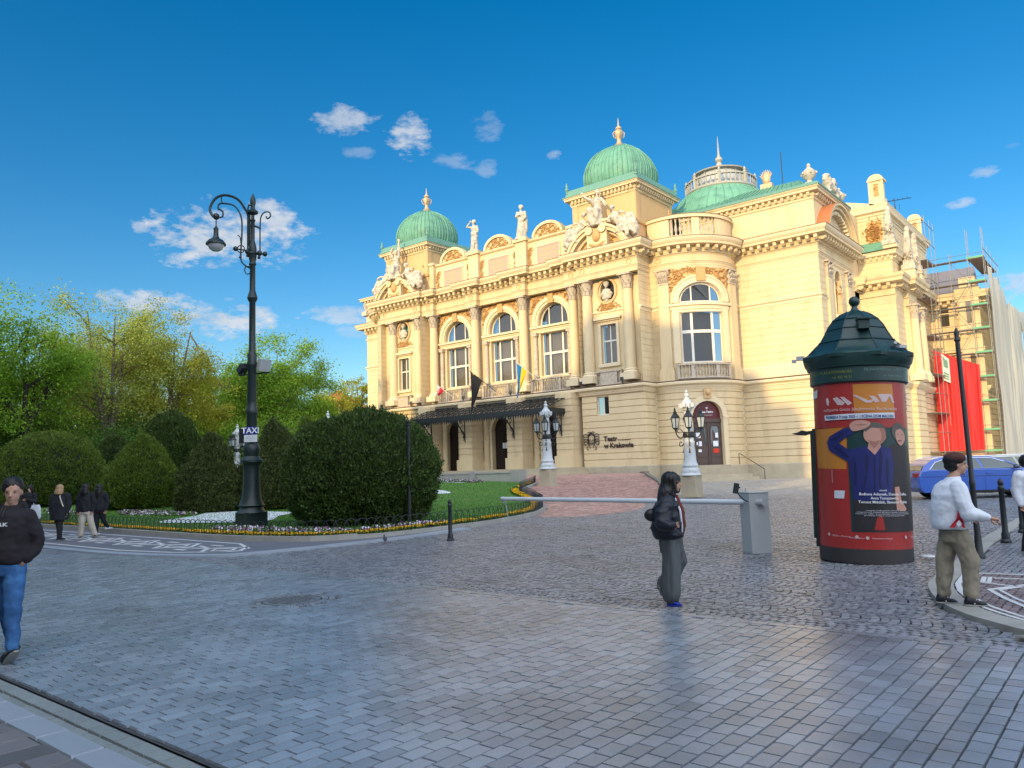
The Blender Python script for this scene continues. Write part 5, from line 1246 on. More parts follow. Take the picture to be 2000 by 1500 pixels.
while y0+k*.32 < y1-.3:
    y = y0+k*.32
    for xx in (x0+.06, x1-.06): mb.add([(xx-.02, y, 6.96), (xx-.02, y+.3, 6.96), (xx-.02, y+.15, 6.6), (xx+.02, y, 6.96), (xx+.02, y+.3, 6.96), (xx+.02, y+.15, 6.6)], [(0, 1, 2), (5, 4, 3), (0, 2, 5, 3), (1, 4, 5, 2)])
    k += 1
mb.build('fascia', 'iron', CN, smooth=False)
mb = MB()
for i in range(25): x = x0+(x1-x0)*i/24; mb.tube([(x, y0, 7.4), (x, (y0+y1)/2, 8.2), (x, y1, 8.75)], .05, 4)
for t in (.33, .66): mb.tube([(x0, y0+(y1-y0)*t, 7.4+1.4*t+.12), (x1, y0+(y1-y0)*t, 7.4+1.4*t+.12)], .04, 4)
def scroll(mb, c, r, a0, a1, ax, w=.04, n=14):
    P = []
    for i in range(n+1): f = i/n; a = a0+(a1-a0)*f; q = r*(1-.78*f); P.append((c[0]+ax[0]*q*math.cos(a), c[1]+ax[1]*q*math.cos(a), c[2]+q*math.sin(a)))
    mb.tube(P, w, 5)
for i in range(24):
    x = x0+.4+(x1-x0-.8)*i/23; scroll(mb, (x, y0-.02, 7.75), .3, 0, 7, (1, 0), .03, 9)
mb.build('roof_bars', 'iron', CN)
gl = MB(); gl.add([(x0, y0, 7.42), (x1, y0, 7.42), (x1, y1, 8.72), (x0, y1, 8.72)], [(0, 1, 2, 3)]); gl.build('canopy_glass', 'glass', CN, smooth=False)
for x in (-41.2, -36.0, -29.0, -22.9):
    b = MB(); b.tube([(x, -9.4, 4.9), (x, -9.6, 5.6), (x, -10.3, 6.4), (x, -11.4, 6.85), (x, -12.2, 6.95)], .07, 6); b.tube([(x, -9.42, 4.7), (x, -9.42, 7.0)], .06, 6)
    for (yy, zz, r_, a0) in ((-10.1, 6.5, .42, 0), (-9.75, 5.75, .3, 2), (-10.9, 6.75, .3, 3), (-11.6, 7.0, .22, 1), (-9.65, 5.1, .2, 4), (-10.0, 7.0, .3, 3)): scroll(b, (x, yy, zz), r_, a0, a0+7.5, (0, 1), .035)
    for (yy, zz) in ((-9.9, 5.9), (-10.5, 6.6), (-11.2, 6.9), (-9.6, 5.3)): b.ell((x, yy, zz), (.1, .14, .12), 6, 4)
    b.build('canopy_bracket', 'iron', CN)
# downpipe, floodlights and antennas
for (x, y) in ((-45.0, -9.0), (-36.8, -8.7), (-29.9, -8.7), (-20.6, -9.1), (-15.9, -9.1), (-50.1, -9.1)):
    b = MB(); b.cbox((x, y, 9.78), (.3, .22, .3), .5); b.cbox((x, y, 9.55), (.08, .08, .3)); o = b.build('floodlight', 'iron', smooth=False)
    tag(o, {-45.0: 'small floodlight on the ledge beside the left pavilion column', -36.8: 'small floodlight on the ledge beside the second centre column', -29.9: 'small floodlight on the ledge beside the third centre column', -20.6: 'small floodlight on the ledge left of the pavilion window', -15.9: 'small floodlight on the ledge right of the pavilion window', -50.1: 'small floodlight on the far left end of the ledge'}[x], 'floodlight', 'floodlights on the theatre ledge')
a_ = MB(); a_.tube([(-4.2, 4.2, 29.2), (-4.2, 4.2, 32.6)], .05, 5); a_.build('lightning_rod', 'iron', TH)
a_ = MB(); a_.tube([(1.6, 24, 28), (1.6, 24, 31.4)], .05, 5); a_.tube([(.4, 24, 31.2), (3.4, 24, 31.0)], .04, 4)
for i in range(6): a_.tube([(.5+i*.5, 23.6, 31.15), (.5+i*.5, 24.4, 31.15)], .025, 4)
for i in range(4): a_.tube([(.9+i*.4, 24, 29.9), (.9+i*.4, 24, 30.5)], .02, 4)
a_.build('aerial', 'iron', label='roof aerial on the stage house beside the rear chimney', cat='aerial')
# wall sign: an emblem of curling lines and lettering
SG = empty('wall_sign', (0, 0, 0), label='dark metal theatre name sign with curly head emblem on the pavilion wall', cat='sign')
FL_, _ = flat((-21.1, -8.36), (-14.1, -8.36))
place_text('Teatr', .66, FL_, 2.42, 4.02, -.02, 'black_print', SG, bold=.028); place_text('im. J. Słowackiego', .20, FL_, 3.98, 4.02, -.02, 'black_print', SG, bold=.006); place_text('w Krakowie', .66, FL_, 2.42, 3.36, -.02, 'black_print', SG, bold=.028)
e = MB(); cx, cz = 1.0, 4.1
def sc(pts, w=.035): e.tube([(-21.1+cx+p[0], -8.40, cz+p[1]) for p in smooth_path(pts, 4)], w, 5)
for s_ in (-1, 1):
    sc([(0, .78), (s_*.2, .9), (s_*.38, .82)], .045); sc([(0, .82), (s_*.15, .62), (s_*.32, .48), (s_*.38, .25), (s_*.30, .05), (s_*.4, -.12)], .06); sc([(s_*.1, .75), (s_*.28, .68), (s_*.42, .5)], .05)
    for a0 in (.55, .30, .05, -.2):
        sc([(s_*.36, a0), (s_*.55, a0+.14), (s_*.78, a0+.12), (s_*.9, a0-.02), (s_*.82, a0-.14), (s_*.72, a0-.08)], .034)
    sc([(s_*.3, -.05), (s_*.35, -.4), (s_*.55, -.62), (s_*.5, -.82), (s_*.36, -.78)], .036); sc([(s_*.2, -.1), (s_*.22, -.45), (s_*.2, -.68)], .03); sc([(s_*.4, -.1), (s_*.62, -.36), (s_*.76, -.38), (s_*.78, -.24)], .034)
    e.ell((-21.1+cx+s_*.42, -8.40, cz+.12), (.13, .05, .13), 8, 5); sc([(s_*.06, .16), (s_*.2, .22), (s_*.3, .1), (s_*.18, .04), (s_*.04, .08)], .022)
sc([(-.2, -.14), (0, -.36), (.2, -.14)], .03); sc([(-.09, -.1), (-.05, -.24), (0, -.14), (.05, -.24), (.09, -.1)], .02)
e.build('emblem', 'black_print', SG)
# ================================================================== SURROUNDINGS
def at(px, py, D):
    v = ff*1500+rr*(px-1000)+uu*(750-py); g = Vector((0, 0, 0))
    f2 = Vector((ff.x, ff.y)).normalized(); t = D/(v.x*f2.x+v.y*f2.y); return CAM+v*t
def hity(px, py, y):
    v = ff*1500+rr*(px-1000)+uu*(750-py); return CAM+v*((y-CAM.y)/v.y)
def hitx(px, py, x):
    v = ff*1500+rr*(px-1000)+uu*(750-py); return CAM+v*((x-CAM.x)/v.x)
# houses across the street, behind the viewer: they stand in the evening sun and shade the square
for i, (x0, x1, h, lb) in enumerate([(-110, -38, 15, 'long low house at the far left of the row behind the viewer'), (-38, -33, 21, 'narrow three-storey house behind the viewer, next to the long low one'), (-33, -14, 28.2, 'wide tall house behind the viewer, facing the big ball yew'),
        (-14, -8.5, 29.8, 'narrow tall house behind the viewer, facing the street lamp'), (-8.5, -2.5, 34.6, 'tallest house of the row behind the viewer'), (-2.5, 1.8, 34.0, 'second tallest house of the row behind the viewer'),
        (1.8, 6.6, 31.0, 'tall narrow house behind the viewer, facing the corner door'), (6.6, 10.0, 27.6, 'narrow house behind the viewer at the end of the tall ones'), (10.0, 34, 14.5, 'low wide house right behind the viewer'), (34, 70, 13, 'lowest house at the right end of the row behind the viewer')]):
    o = empty('tenement', ((x0+x1)/2, -85, 0), label=lb, cat='house', group='houses across the street')
    w = (x1-x0)/2; b = MB(); b.box(-w, w, -7, 7, 0, h-3); b.build('wall', 'house', o, smooth=False)
    b = MB(); b.add([(-w, -7, h-3), (w, -7, h-3), (w, 7, h-3), (-w, 7, h-3), (-w, 0, h), (w, 0, h)], [(0, 1, 5, 4), (2, 3, 4, 5), (1, 2, 5), (3, 0, 4)]); b.build('roof', 'roof_red', o, smooth=False)
    for q in range(max(1, int(w/1.6))): b = MB(); cx_ = -w+1.0+q*3.3; b.box(cx_-.5, cx_+.5, -.6, .6, h-1, h+.7+(q*7 % 3)*.5); b.build('chimney', 'terracotta', o, smooth=False)
    k = 0
    for fl_ in range(int((h-4)/3.6)):
        for q in range(max(1, int(w*2/2.6))):
            x = -w+1.3+q*2.6
            if x > w-.8: break
            b = MB(); b.box(x-.55, x+.55, 6.98, 7.04, 1.2+fl_*3.6, 3.2+fl_*3.6); b.build('window', 'glass', o, smooth=False)
# ------------------------------------------------------------ trees
def leaves(C, n, spread, size, seed, up=.2, flat=.75):
    rng = np.random.RandomState(seed); k = rng.randint(0, len(C), n); P = C[k]+rng.normal(size=(n, 3))*np.array([spread, spread, spread*flat])[None]*rng.uniform(.35, 1.1, (n, 1))
    s_ = rng.uniform(size*.6, size*1.4, (n, 1)); nrm = rng.normal(size=(n, 3)); nrm[:, 2] += up; nrm /= np.linalg.norm(nrm, axis=1, keepdims=True)
    a = np.cross(nrm, rng.normal(size=(n, 3))); a /= np.linalg.norm(a, axis=1, keepdims=True)+1e-9; b = np.cross(nrm, a)*.6
    return np.stack([P-a*s_, P-b*s_, P+a*s_, P+b*s_], 1).reshape(-1, 3)
def tree(px, ptop, wpx, D, mt, lab, n=14000, seed=1, zb=None, sparse=1., size=.13, bark='bark', forks=None, low=.28, cat='tree', name='tree', spread=.85, grp='trees in the park'):
    base = at(px, 900, D); base.z = 0; top = at(px, ptop, D).z; w = wpx*D/1500/2; rg = random.Random(seed)
    t = empty(name, (base.x, base.y, 0), label=lab, cat=cat, group=grp)
    mb = MB(); r0 = .021*top+.04; lean = (rg.uniform(-.05, .05), rg.uniform(-.05, .05)); C = []
    fz = top*low*rg.uniform(.9, 1.2); fork = Vector((lean[0]*fz, lean[1]*fz, fz)); mb.tube([(0, 0, -.2), (lean[0]*fz*.5, lean[1]*fz*.5, fz*.5), fork], [r0*1.25, r0, r0*.85], 9)
    nl = forks or rg.randint(4, 6)
    for i in range(nl):
        a = 2*math.pi*(i+rg.uniform(-.25, .25))/nl; rad = w*rg.uniform(.25, .6); zt = top*rg.uniform(.68, .88); e = Vector((rad*math.cos(a), rad*math.sin(a), zt)); m1 = fork.lerp(e, .45)+Vector((math.cos(a)*rad*.18, math.sin(a)*rad*.18, -.3))
        mb.tube([fork, fork.lerp(m1, .5), m1, m1.lerp(e, .5)+Vector((rg.uniform(-.3, .3), rg.uniform(-.3, .3), 0)), e], [r0*.6, r0*.5, r0*.4, r0*.26, r0*.1], 7)
        for j in range(8):
            s_ = m1.lerp(e, rg.uniform(-.5, 1)); b = a+rg.uniform(-1.3, 1.3); L = w*rg.uniform(.25, .75)
            g = s_+Vector((L*math.cos(b), L*math.sin(b), rg.uniform(-.05, .32)*top*.5))
            g.x = max(-w, min(w, g.x)); g.y = max(-w, min(w, g.y)); g.z = min(g.z, top*(1-.30*(math.hypot(g.x, g.y)/w)**2))
            mb.tube([s_, s_.lerp(g, .5)+Vector((0, 0, .25)), g], [r0*.2, r0*.12, .015], 5); C.append(tuple(g)); C.append(tuple(s_.lerp(g, .6)))
            for q in range(3):
                h = g+Vector((rg.uniform(-1, 1), rg.uniform(-1, 1), rg.uniform(-.5, .8)))*w*.2; h.z = min(h.z, top*.99); mb.tube([g, h], [.03, .01], 4); C.append(tuple(h))
    for i in range(int(30*sparse)):   # fill the outline
        a = rg.uniform(0, 6.28); z = rg.uniform(low*.9, .97)*top; f = (z/top-low*.8)/(1-low*.8); q = w*math.sqrt(max(.02, 1-(2*f-.85)**2/1.4))*rg.uniform(.6, 1.0); C.append((q*math.cos(a), q*math.sin(a), z))
    mb.build('trunk', bark, t)
    V = leaves(np.array(C), n, spread*w/5.2, size, seed); V[:, 2] = np.minimum(V[:, 2], top+.4); V[:, 2] = np.maximum(V[:, 2], .15*top)
    link('crown', npmesh('crown', V, np.arange(len(V)).reshape(-1, 4)), mt, t); return t
T_ = [(40, 556, 250, 58, 'leaf_green', 'tall forked tree with fresh green sprays at the far left of the park', 13000, 1, .9, .13),
      (205, 560, 260, 66, 'leaf_olive', 'broad tree with thin olive spring leaves behind the domed yew', 15000, 2, .9, .12),
      (318, 602, 180, 70, 'leaf_yellow', 'yellow-green spring tree left of the lamp post', 15000, 3, 1., .12),
      (250, 640, 200, 80, 'leaf_olive', 'olive spring tree further back between the forked tree and the yellow one', 14000, 4, 1., .14),
      (430, 700, 120, 82, 'leaf_green', 'dense bright green tree directly behind the lamp post', 14000, 5, 1., .14),
      (545, 650, 185, 86, 'leaf_green', 'tall rounded bright green tree right of the lamp post', 26000, 6, 1.2, .14),
      (490, 730, 150, 90, 'leaf_green', 'lower green tree filling the gap beside the tall rounded one', 15000, 7, 1.1, .15),
      (662, 738, 95, 112, 'leaf_yellow', 'small yellow-green tree next to the red roof', 9000, 8, 1., .15),
      (704, 732, 60, 118, 'leaf_yellow', 'yellow-green tree beside the left corner of the theatre', 9000, 9, 1., .15),
      (385, 735, 120, 76, 'leaf_yellow', 'low yellow tree glowing in the sun behind the cone yews', 12000, 10, 1.1, .13),
      (-90, 590, 260, 56, 'leaf_green', 'green tree just outside the left edge of the park', 12000, 12, 1., .14),
      (120, 700, 200, 78, 'leaf_green', 'shorter green tree behind the forked tree', 13000, 13, 1.1, .15),
      (-10, 730, 220, 84, 'leaf_green', 'shorter green tree at the far left edge', 12000, 14, 1.1, .15),
      (600, 770, 120, 96, 'leaf_green', 'low green tree below the red roof', 10000, 15, 1.1, .15)]
for (px, pt, w, D, mt, lab, n, sd_, sp, sz) in T_: tree(px, pt, w, D, mt, lab, int(n*2.1), sd_, sparse=sp*1.5, size=sz*.72, bark='bark_dark' if px < 120 else 'bark')
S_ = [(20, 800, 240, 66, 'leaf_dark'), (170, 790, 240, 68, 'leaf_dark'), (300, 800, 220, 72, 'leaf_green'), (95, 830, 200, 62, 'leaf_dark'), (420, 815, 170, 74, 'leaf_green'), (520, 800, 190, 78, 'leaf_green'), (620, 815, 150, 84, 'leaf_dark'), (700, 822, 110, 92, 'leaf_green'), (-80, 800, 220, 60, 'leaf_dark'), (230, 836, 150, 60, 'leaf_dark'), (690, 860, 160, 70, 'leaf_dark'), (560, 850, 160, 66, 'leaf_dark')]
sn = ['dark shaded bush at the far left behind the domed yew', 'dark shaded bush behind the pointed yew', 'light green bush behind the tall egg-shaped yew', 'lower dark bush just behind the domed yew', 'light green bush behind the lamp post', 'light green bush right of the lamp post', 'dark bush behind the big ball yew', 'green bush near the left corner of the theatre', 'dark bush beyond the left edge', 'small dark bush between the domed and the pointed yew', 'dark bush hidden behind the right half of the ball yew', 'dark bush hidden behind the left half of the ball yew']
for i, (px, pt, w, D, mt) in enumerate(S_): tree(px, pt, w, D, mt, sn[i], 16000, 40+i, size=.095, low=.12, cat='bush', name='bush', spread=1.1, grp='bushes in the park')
# ------------------------------------------------------------ clipped yews
def topiary(px, D, wpx, hpx, prf, mt, lab, n=30000, seed=1, sz=(.035, .07), zoff=.1):
    c = at(px, 900, D); s_ = D/1500; H = hpx*s_; Wd = wpx*s_/2; g = gz(c.x, c.y)+zoff
    t = empty('clipped_yew', (c.x, c.y, g), label=lab, cat='yew', group='clipped yews in the flower bed')
    P = np.array(prf, float); zz = P[:, 1]; rr0 = P[:, 0]
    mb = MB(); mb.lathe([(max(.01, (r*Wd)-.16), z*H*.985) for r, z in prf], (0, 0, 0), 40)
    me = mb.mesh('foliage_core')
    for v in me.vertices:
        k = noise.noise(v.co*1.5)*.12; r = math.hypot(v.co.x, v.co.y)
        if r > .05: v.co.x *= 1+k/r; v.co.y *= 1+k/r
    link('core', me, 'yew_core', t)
    rng = np.random.RandomState(seed); cum = np.concatenate([[0], np.cumsum(np.hypot(np.diff(rr0*Wd), np.diff(zz*H))*(rr0[1:]+rr0[:-1]+.08))]); u = rng.rand(n)*cum[-1]
    i = np.clip(np.searchsorted(cum, u)-1, 0, len(cum)-2); f = (u-cum[i])/(cum[i+1]-cum[i]+1e-9); r = (rr0[i]+(rr0[i+1]-rr0[i])*f)*Wd; z = (zz[i]+(zz[i+1]-zz[i])*f)*H
    a = rng.rand(n)*6.2832; dr = np.diff(rr0*Wd)[i]; dz = np.diff(zz*H)[i]; L = np.hypot(dr, dz)+1e-9; nx, nz_ = dz/L, -dr/L
    dis = np.array([noise.noise(Vector((math.cos(q)*b*1.3, math.sin(q)*b*1.3, w*1.3))) for q, b, w in zip(a[::1], r, z)])*.24+rng.normal(size=n)*.05-.04+(rng.rand(n) < .04)*rng.uniform(0, .16, n)
    fine = np.array([noise.noise(Vector((math.cos(q)*b*4+9, math.sin(q)*b*4, w*4))) for q, b, w in zip(a, r, z)])*.16
    r2 = r+(dis+fine)*nx; z2 = z+(dis+fine)*nz_; C = np.stack([r2*np.cos(a), r2*np.sin(a), z2], 1)
    N_ = np.stack([nx*np.cos(a), nx*np.sin(a), nz_], 1)
    grow = N_*.6+np.array([0, 0, .7])+rng.normal(size=(n, 3))*.45; grow /= np.linalg.norm(grow, axis=1, keepdims=True)
    side = np.cross(grow, rng.normal(size=(n, 3))); side /= np.linalg.norm(side, axis=1, keepdims=True)+1e-9
    ln = rng.uniform(sz[0], sz[1], (n, 1))*1.5; wd = ln*.33
    V = np.stack([C-side*wd, C-grow*ln*.3, C+side*wd, C+grow*ln], 1).reshape(-1, 3); V[:, 2] = np.maximum(V[:, 2], .0)
    link('foliage', npmesh('foliage', V, np.arange(4*n).reshape(-1, 4)), mt, t)
ball = [(.55, 0), (.78, .06), (.92, .18), (.99, .32), (1.0, .45), (.96, .6), (.86, .74), (.70, .86), (.48, .95), (.22, .99), (.02, 1.0)]
dome = [(.80, 0), (.95, .08), (1.0, .22), (.98, .38), (.90, .56), (.76, .74), (.56, .88), (.32, .96), (.02, 1.0)]
cone = [(.82, 0), (.95, .08), (1.0, .25), (.97, .38), (.78, .52), (.55, .70), (.30, .87), (.10, .97), (.02, 1.0)]
tier = [(.86, 0), (.98, .10), (1.0, .28), (.92, .42), (.82, .50), (.62, .64), (.40, .80), (.20, .93), (.02, 1.0)]
egg = [(.6, 0), (.8, .15), (.95, .4), (.98, .55), (.88, .72), (.62, .87), (.3, .96), (.02, 1.0)]
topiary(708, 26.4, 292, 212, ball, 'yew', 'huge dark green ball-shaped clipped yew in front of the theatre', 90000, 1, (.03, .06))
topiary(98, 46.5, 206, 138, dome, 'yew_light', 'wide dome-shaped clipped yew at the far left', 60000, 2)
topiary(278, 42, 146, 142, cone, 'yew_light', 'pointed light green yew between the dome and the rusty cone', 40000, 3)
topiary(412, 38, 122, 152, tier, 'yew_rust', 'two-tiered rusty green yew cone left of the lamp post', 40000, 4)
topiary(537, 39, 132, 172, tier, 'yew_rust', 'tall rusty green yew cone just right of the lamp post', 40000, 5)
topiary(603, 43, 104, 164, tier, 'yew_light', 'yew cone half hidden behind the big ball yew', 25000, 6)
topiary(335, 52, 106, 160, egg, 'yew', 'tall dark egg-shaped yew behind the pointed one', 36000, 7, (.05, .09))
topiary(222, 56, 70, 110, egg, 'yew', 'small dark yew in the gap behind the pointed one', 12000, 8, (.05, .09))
# ------------------------------------------------------------ far buildings
c = at(655, 800, 150); h = empty('red_roofed_house', (c.x, c.y, 0), AZ-math.pi/2+.2, label='house with a bright red roof beyond the trees beside the theatre', cat='house')
zt = at(620, 766, 150).z; ze = at(620, 800, 150).z
b = MB(); b.box(-7.5, 5.5, -5, 5, 0, ze); b.build('wall', 'house', h, smooth=False)
b = MB(); b.add([(-7.8, -5.4, ze-.1), (5.8, -5.4, ze-.1), (5.8, 5.4, ze-.1), (-7.8, 5.4, ze-.1), (-5.5, 0, zt), (3, 0, zt)], [(0, 1, 5, 4), (1, 2, 5), (2, 3, 4, 5), (3, 0, 4)]); b.build('roof', 'roof_red', h, smooth=False)
c = at(330, 880, 118); h = empty('park_house', (c.x, c.y, 0), AZ-math.pi/2, label='long pale house glimpsed between the park trees', cat='house')
b = MB(); b.box(-20, 24, -4, 4, 0, 9); b.build('wall', 'house', h, smooth=False)
for i in range(14):
    for j in range(2): b = MB(); b.box(-18+i*3, -16.8+i*3, -4.05, -3.98, 1.4+j*3.8, 3.6+j*3.8); b.build('window', 'glass', h, smooth=False)
b = MB(); b.add([(-20.5, -4.5, 8.9), (24.5, -4.5, 8.9), (24.5, 4.5, 8.9), (-20.5, 4.5, 8.9), (-18, 0, 11.5), (22, 0, 11.5)], [(0, 1, 5, 4), (1, 2, 5), (2, 3, 4, 5), (3, 0, 4)]); b.build('roof', 'slate', h, smooth=False)
# rear wing of the theatre: roof, pavilion relief, figure on top
b = MB(); p = hity(1815, 545, 32); b.add([(0, 28.2, 20.05), (8.6, 28.2, 20.05), (7.5, 34, 24.0), (0, 34, 24.0)], [(0, 1, 2, 3)]); b.build('rear_roof', 'slate', TH, smooth=False)
b = MB(); b.box(6.4, 8.5, 27.6, 28.4, 0, 20); b.box(6.2, 8.7, 27.4, 28.5, 19.4, 20.3); b.box(6.7, 8.3, 27.6, 28.5, 20.3, 21.6); b.box(6.4, 8.6, 27.4, 28.5, 15.4, 15.8); b.box(3.5, 8.6, 28.0, 28.5, 13.2, 13.6)
for z in (17.2, 10.8): b.box(6.55, 7.1, 27.45, 27.65, z-2.6, z+1.6); b.box(7.8, 8.35, 27.45, 27.65, z-2.6, z+1.6)
b.build('rear_pavilion', 'stucco', TH, smooth=False)
modillions('rear_wing_modillions', [(3.4, 28.0), (8.4, 28.0)], 15.0, 15.4, .4, .3, .7)
for bb in ((4.4, 5.3, 28.40, 28.47, 16.4, 18.6), (7.2, 7.7, 27.55, 27.62, 16.3, 18.8), (7.2, 7.7, 27.55, 27.62, 10.2, 12.8)): b = MB(); b.box(*bb); b.build('rear_window', 'glass', TH, smooth=False)
# scaffold with green decks
SC = empty('scaffold', (0, 0, 0), label='tube scaffold with green edged decks at the rear pavilion of the theatre', cat='scaffold')
lv = [hity(1890, y, 26.5).z for y in (786, 739, 692, 645, 599, 553, 507)]; lv = [1.9, 4.2]+lv; xs = [6.2, 8.0, 9.5]; ys = [26.2, 27.3]
for x in xs:
    for y in ys: b = MB(); b.tube([(x, y, 0), (x, y, lv[-1]+(3.4 if x > 7 else 1.0))], .035, 5); b.build('standard', 'scaffold', SC)
for y in (29.5, 32, 34.5, 37): b = MB(); b.tube([(9.5, y, 0), (9.5, y, lv[-1]+2.0-(y-28)*.08)], .035, 5); b.build('standard', 'scaffold', SC)
for i, z in enumerate(lv):
    b = MB(); b.box(7.9, 9.5, 26.2, 27.3, z-.06, z); b.box(9.45, 9.55, 26.2, 27.3, z, z+.16); b.build('deck', 'plank', SC, smooth=False)
    b = MB(); b.box(7.9, 9.5, 26.12, 26.18, z, z+.2); b.build('toe_board', 'scaffold_green', SC, smooth=False)
    b = MB(); b.tube([(3.6, 26.2, z), (9.5, 26.2, z)], .04, 4); b.tube([(3.6, 26.2, z+.55), (9.5, 26.2, z+.55)], .03, 4); b.tube([(9.5, 26.2, z+1.0), (9.5, 38 if i > 5 else 27.3, z+1.0)], .04, 4); b.build('rail', 'scaffold', SC)
    if i > 1:
        b = MB(); b.box(3.6, 7.8, 26.3, 27.0, z-.06, z); b.build('deck', 'plank', SC, smooth=False)
    if i < len(lv)-1: b = MB(); b.tube([(6.2+(i % 2)*1.8, 26.18, z), (8.0-(i % 2)*1.8, 26.18, lv[i+1])], .03, 4); b.build('brace', 'scaffold', SC)
b = MB(); b.box(8, 9.5, 27.3, 36, lv[-1]-.06, lv[-1]); b.build('deck', 'plank', SC, smooth=False)
S2 = empty('scaffold', (0, 0, 0), label='narrow tube scaffold along the side wall beside the last column', cat='scaffold')
for y in (21.5, 24, 26.0):
    b = MB(); b.tube([(4.9, y, 0), (4.9, y, 28)], .035, 5); b.build('standard', 'scaffold', S2)
for k in range(13): b = MB(); b.tube([(4.9, 21.5, 2+k*2.1), (4.9, 26, 2+k*2.1)], .04, 4); b.tube([(3.5, 21.5, 2+k*2.1), (4.9, 21.5, 2+k*2.1)], .04, 4); b.build('rail', 'scaffold', S2)
for k in range(6): b = MB(); b.box(3.5, 4.8, 21.6, 25.9, 1.95+k*4.2, 2.02+k*4.2); b.build('deck', 'plank', S2, smooth=False)
def cloth(name, pts, mt, lab, cat_, nu=30, nv=30, amp=.12, seed=1, nrm=(0, -1, 0), parent=None, th=.02):
    """pts: four corners, lower left, lower right, upper right, upper left"""
    a, b, c, d = [Vector(p) for p in pts]; V = []; n = Vector(nrm)
    for j in range(nv+1):
        for i in range(nu+1):
            u, v = i/nu, j/nv; p = (a*(1-u)+b*u)*(1-v)+(d*(1-u)+c*u)*v
            k = noise.noise(Vector((u*nu*.35+seed*7, v*1.2, seed)))*amp*1.6+noise.noise(Vector((u*nu*.12, v*3+seed, 5)))*amp
            e = -.25*abs(math.sin(u*math.pi*4))*(1 if j == nv else 0)*amp
            V.append(tuple(p+n*k+Vector((0, 0, e))))
    w = nu+1; Q = [(j*w+i, j*w+i+1, (j+1)*w+i+1, (j+1)*w+i) for j in range(nv) for i in range(nu)]
    me = npmesh(name, V, Q); me.shade_smooth(); o = link(name, me, mt, parent)
    if lab: tag(o, lab, cat_)
    return o
cloth('red_netting', [hity(1836, 882, 25.9), hity(1925, 878, 25.9), hity(1913, 712, 25.9), hity(1823, 684, 25.9)], 'red_net', 'red debris netting hanging on the rear scaffold', 'netting', 46, 26, .16)
q = [hity(1838+k[0], k[1], 25.55) for k in ((4, 742), (19, 748), (15, 701), (0, 690))]; bn = empty('banner', (0, 0, 0), label='white banner with faint print tied onto the red netting', cat='banner')
cloth('sheet', q, 'banner', None, None, 8, 10, .02, parent=bn)
def lerp4(q, u, v): return (q[0]*(1-u)+q[1]*u)*(1-v)+(q[3]*(1-u)+q[2]*u)*v
b = MB()
for (u0, u1, v0, v1) in ((.25, .85, .55, .88), (.2, .9, .28, .34), (.2, .9, .18, .24), (.2, .9, .08, .13)):
    b.add([tuple(lerp4(q, *uv)+Vector((0, -.08, 0))) for uv in ((u0, v0), (u1, v0), (u1, v1), (u0, v1))], [(0, 1, 2, 3)])
b.build('print', 'banner_green', bn, smooth=False)
cloth('white_netting', [(9.7, 27.4, .6), (9.7, 39.5, .6), (9.7, 39.5, 21.2), (9.7, 27.4, 22.6)], 'netting', 'tall white scaffold netting covering the rear side wall', 'netting', 40, 30, .18, 3, (1, 0, 0))
cloth('white_netting', [(9.9, 39.2, .6), (9.9, 52, .6), (9.9, 52, 20.6), (9.9, 39.2, 20.0)], 'netting', 'lower white scaffold netting at the right edge, before the last bay', 'netting', 40, 30, .3, 4, (1, 0, 0))
cloth('white_netting', [(9.9, 52, .6), (9.9, 95, .6), (9.9, 95, 26), (9.9, 52, 20.6)], 'netting', 'furthest white scaffold netting running out of the right edge', 'netting', 60, 30, .3, 6, (1, 0, 0))
# ================================================================== STREET FURNITURE
def curl(mb, c, pts, w, ax=(1, 0), n=4):
    P = smooth_path([(p[0], p[1]) for p in pts], n); mb.tube([(c[0]+ax[0]*p[0], c[1]+ax[1]*p[0], c[2]+p[1]) for p in P], w, 6)
SR = (rr.x/math.hypot(rr.x, rr.y), rr.y/math.hypot(rr.x, rr.y))      # across the view, on the ground
# --- the tall lamp post
lx, ly = -1.84, -56.55; lz = .10
LP = empty('street_lamp', (lx, ly, lz), label='tall dark green cast iron lamp post with a single curled arm and TAXI sign', cat='street lamp')
mb = MB(); pf = [(.34, 0), (.36, .05), (.36, .42), (.33, .46), (.30, .50)]
mb.cbox((0, 0, .24), (.78, .78, .48), math.pi/4-AZ); mb.lathe([(.50, .46), (.42, .56), (.38, .64), (.44, .70), (.40, .76), (.33, .95), (.29, 1.3), (.27, 1.75), (.27, 2.0), (.30, 2.1), (.38, 2.16), (.38, 2.22), (.28, 2.30), (.24, 2.36), (.27, 2.5), (.29, 2.62), (.24, 2.76), (.20, 2.82), (.24, 2.9), (.20, 2.95)], (0, 0, 0), 20)
mb.build('base', 'iron_green', LP)
mb = MB(); mb.lathe([(.18, 2.9), (.17, 3.9), (.20, 3.95), (.20, 4.1), (.17, 4.15), (.16, 4.4), (.165, 4.42), (.14, 5.6), (.17, 5.65), (.19, 5.75), (.15, 5.85), (.17, 6.05), (.14, 6.12), (.115, 6.2), (.105, 8.0), (.14, 8.05), (.18, 8.15), (.11, 8.4), (.10, 8.45), (.095, 9.35), (.13, 9.4), (.10, 9.5), (.13, 9.6), (.14, 9.75), (.17, 9.8), (.13, 9.86), (.14, 9.95), (.13, 10.05), (.07, 10.3), (.07, 11.0), (.10, 11.05), (.06, 11.1), (.05, 11.25), (.18, 11.32), (.19, 11.38), (.08, 11.48), (.07, 11.6), (.10, 11.7), (.09, 11.85), (.02, 12.05), (.0, 12.1)], (0, 0, 0), 16)
mb.v = [(x, y, z*.965 if z > 3 else z) for x, y, z in mb.v]
mb.build('pole', 'iron_green', LP)
k_ = .965
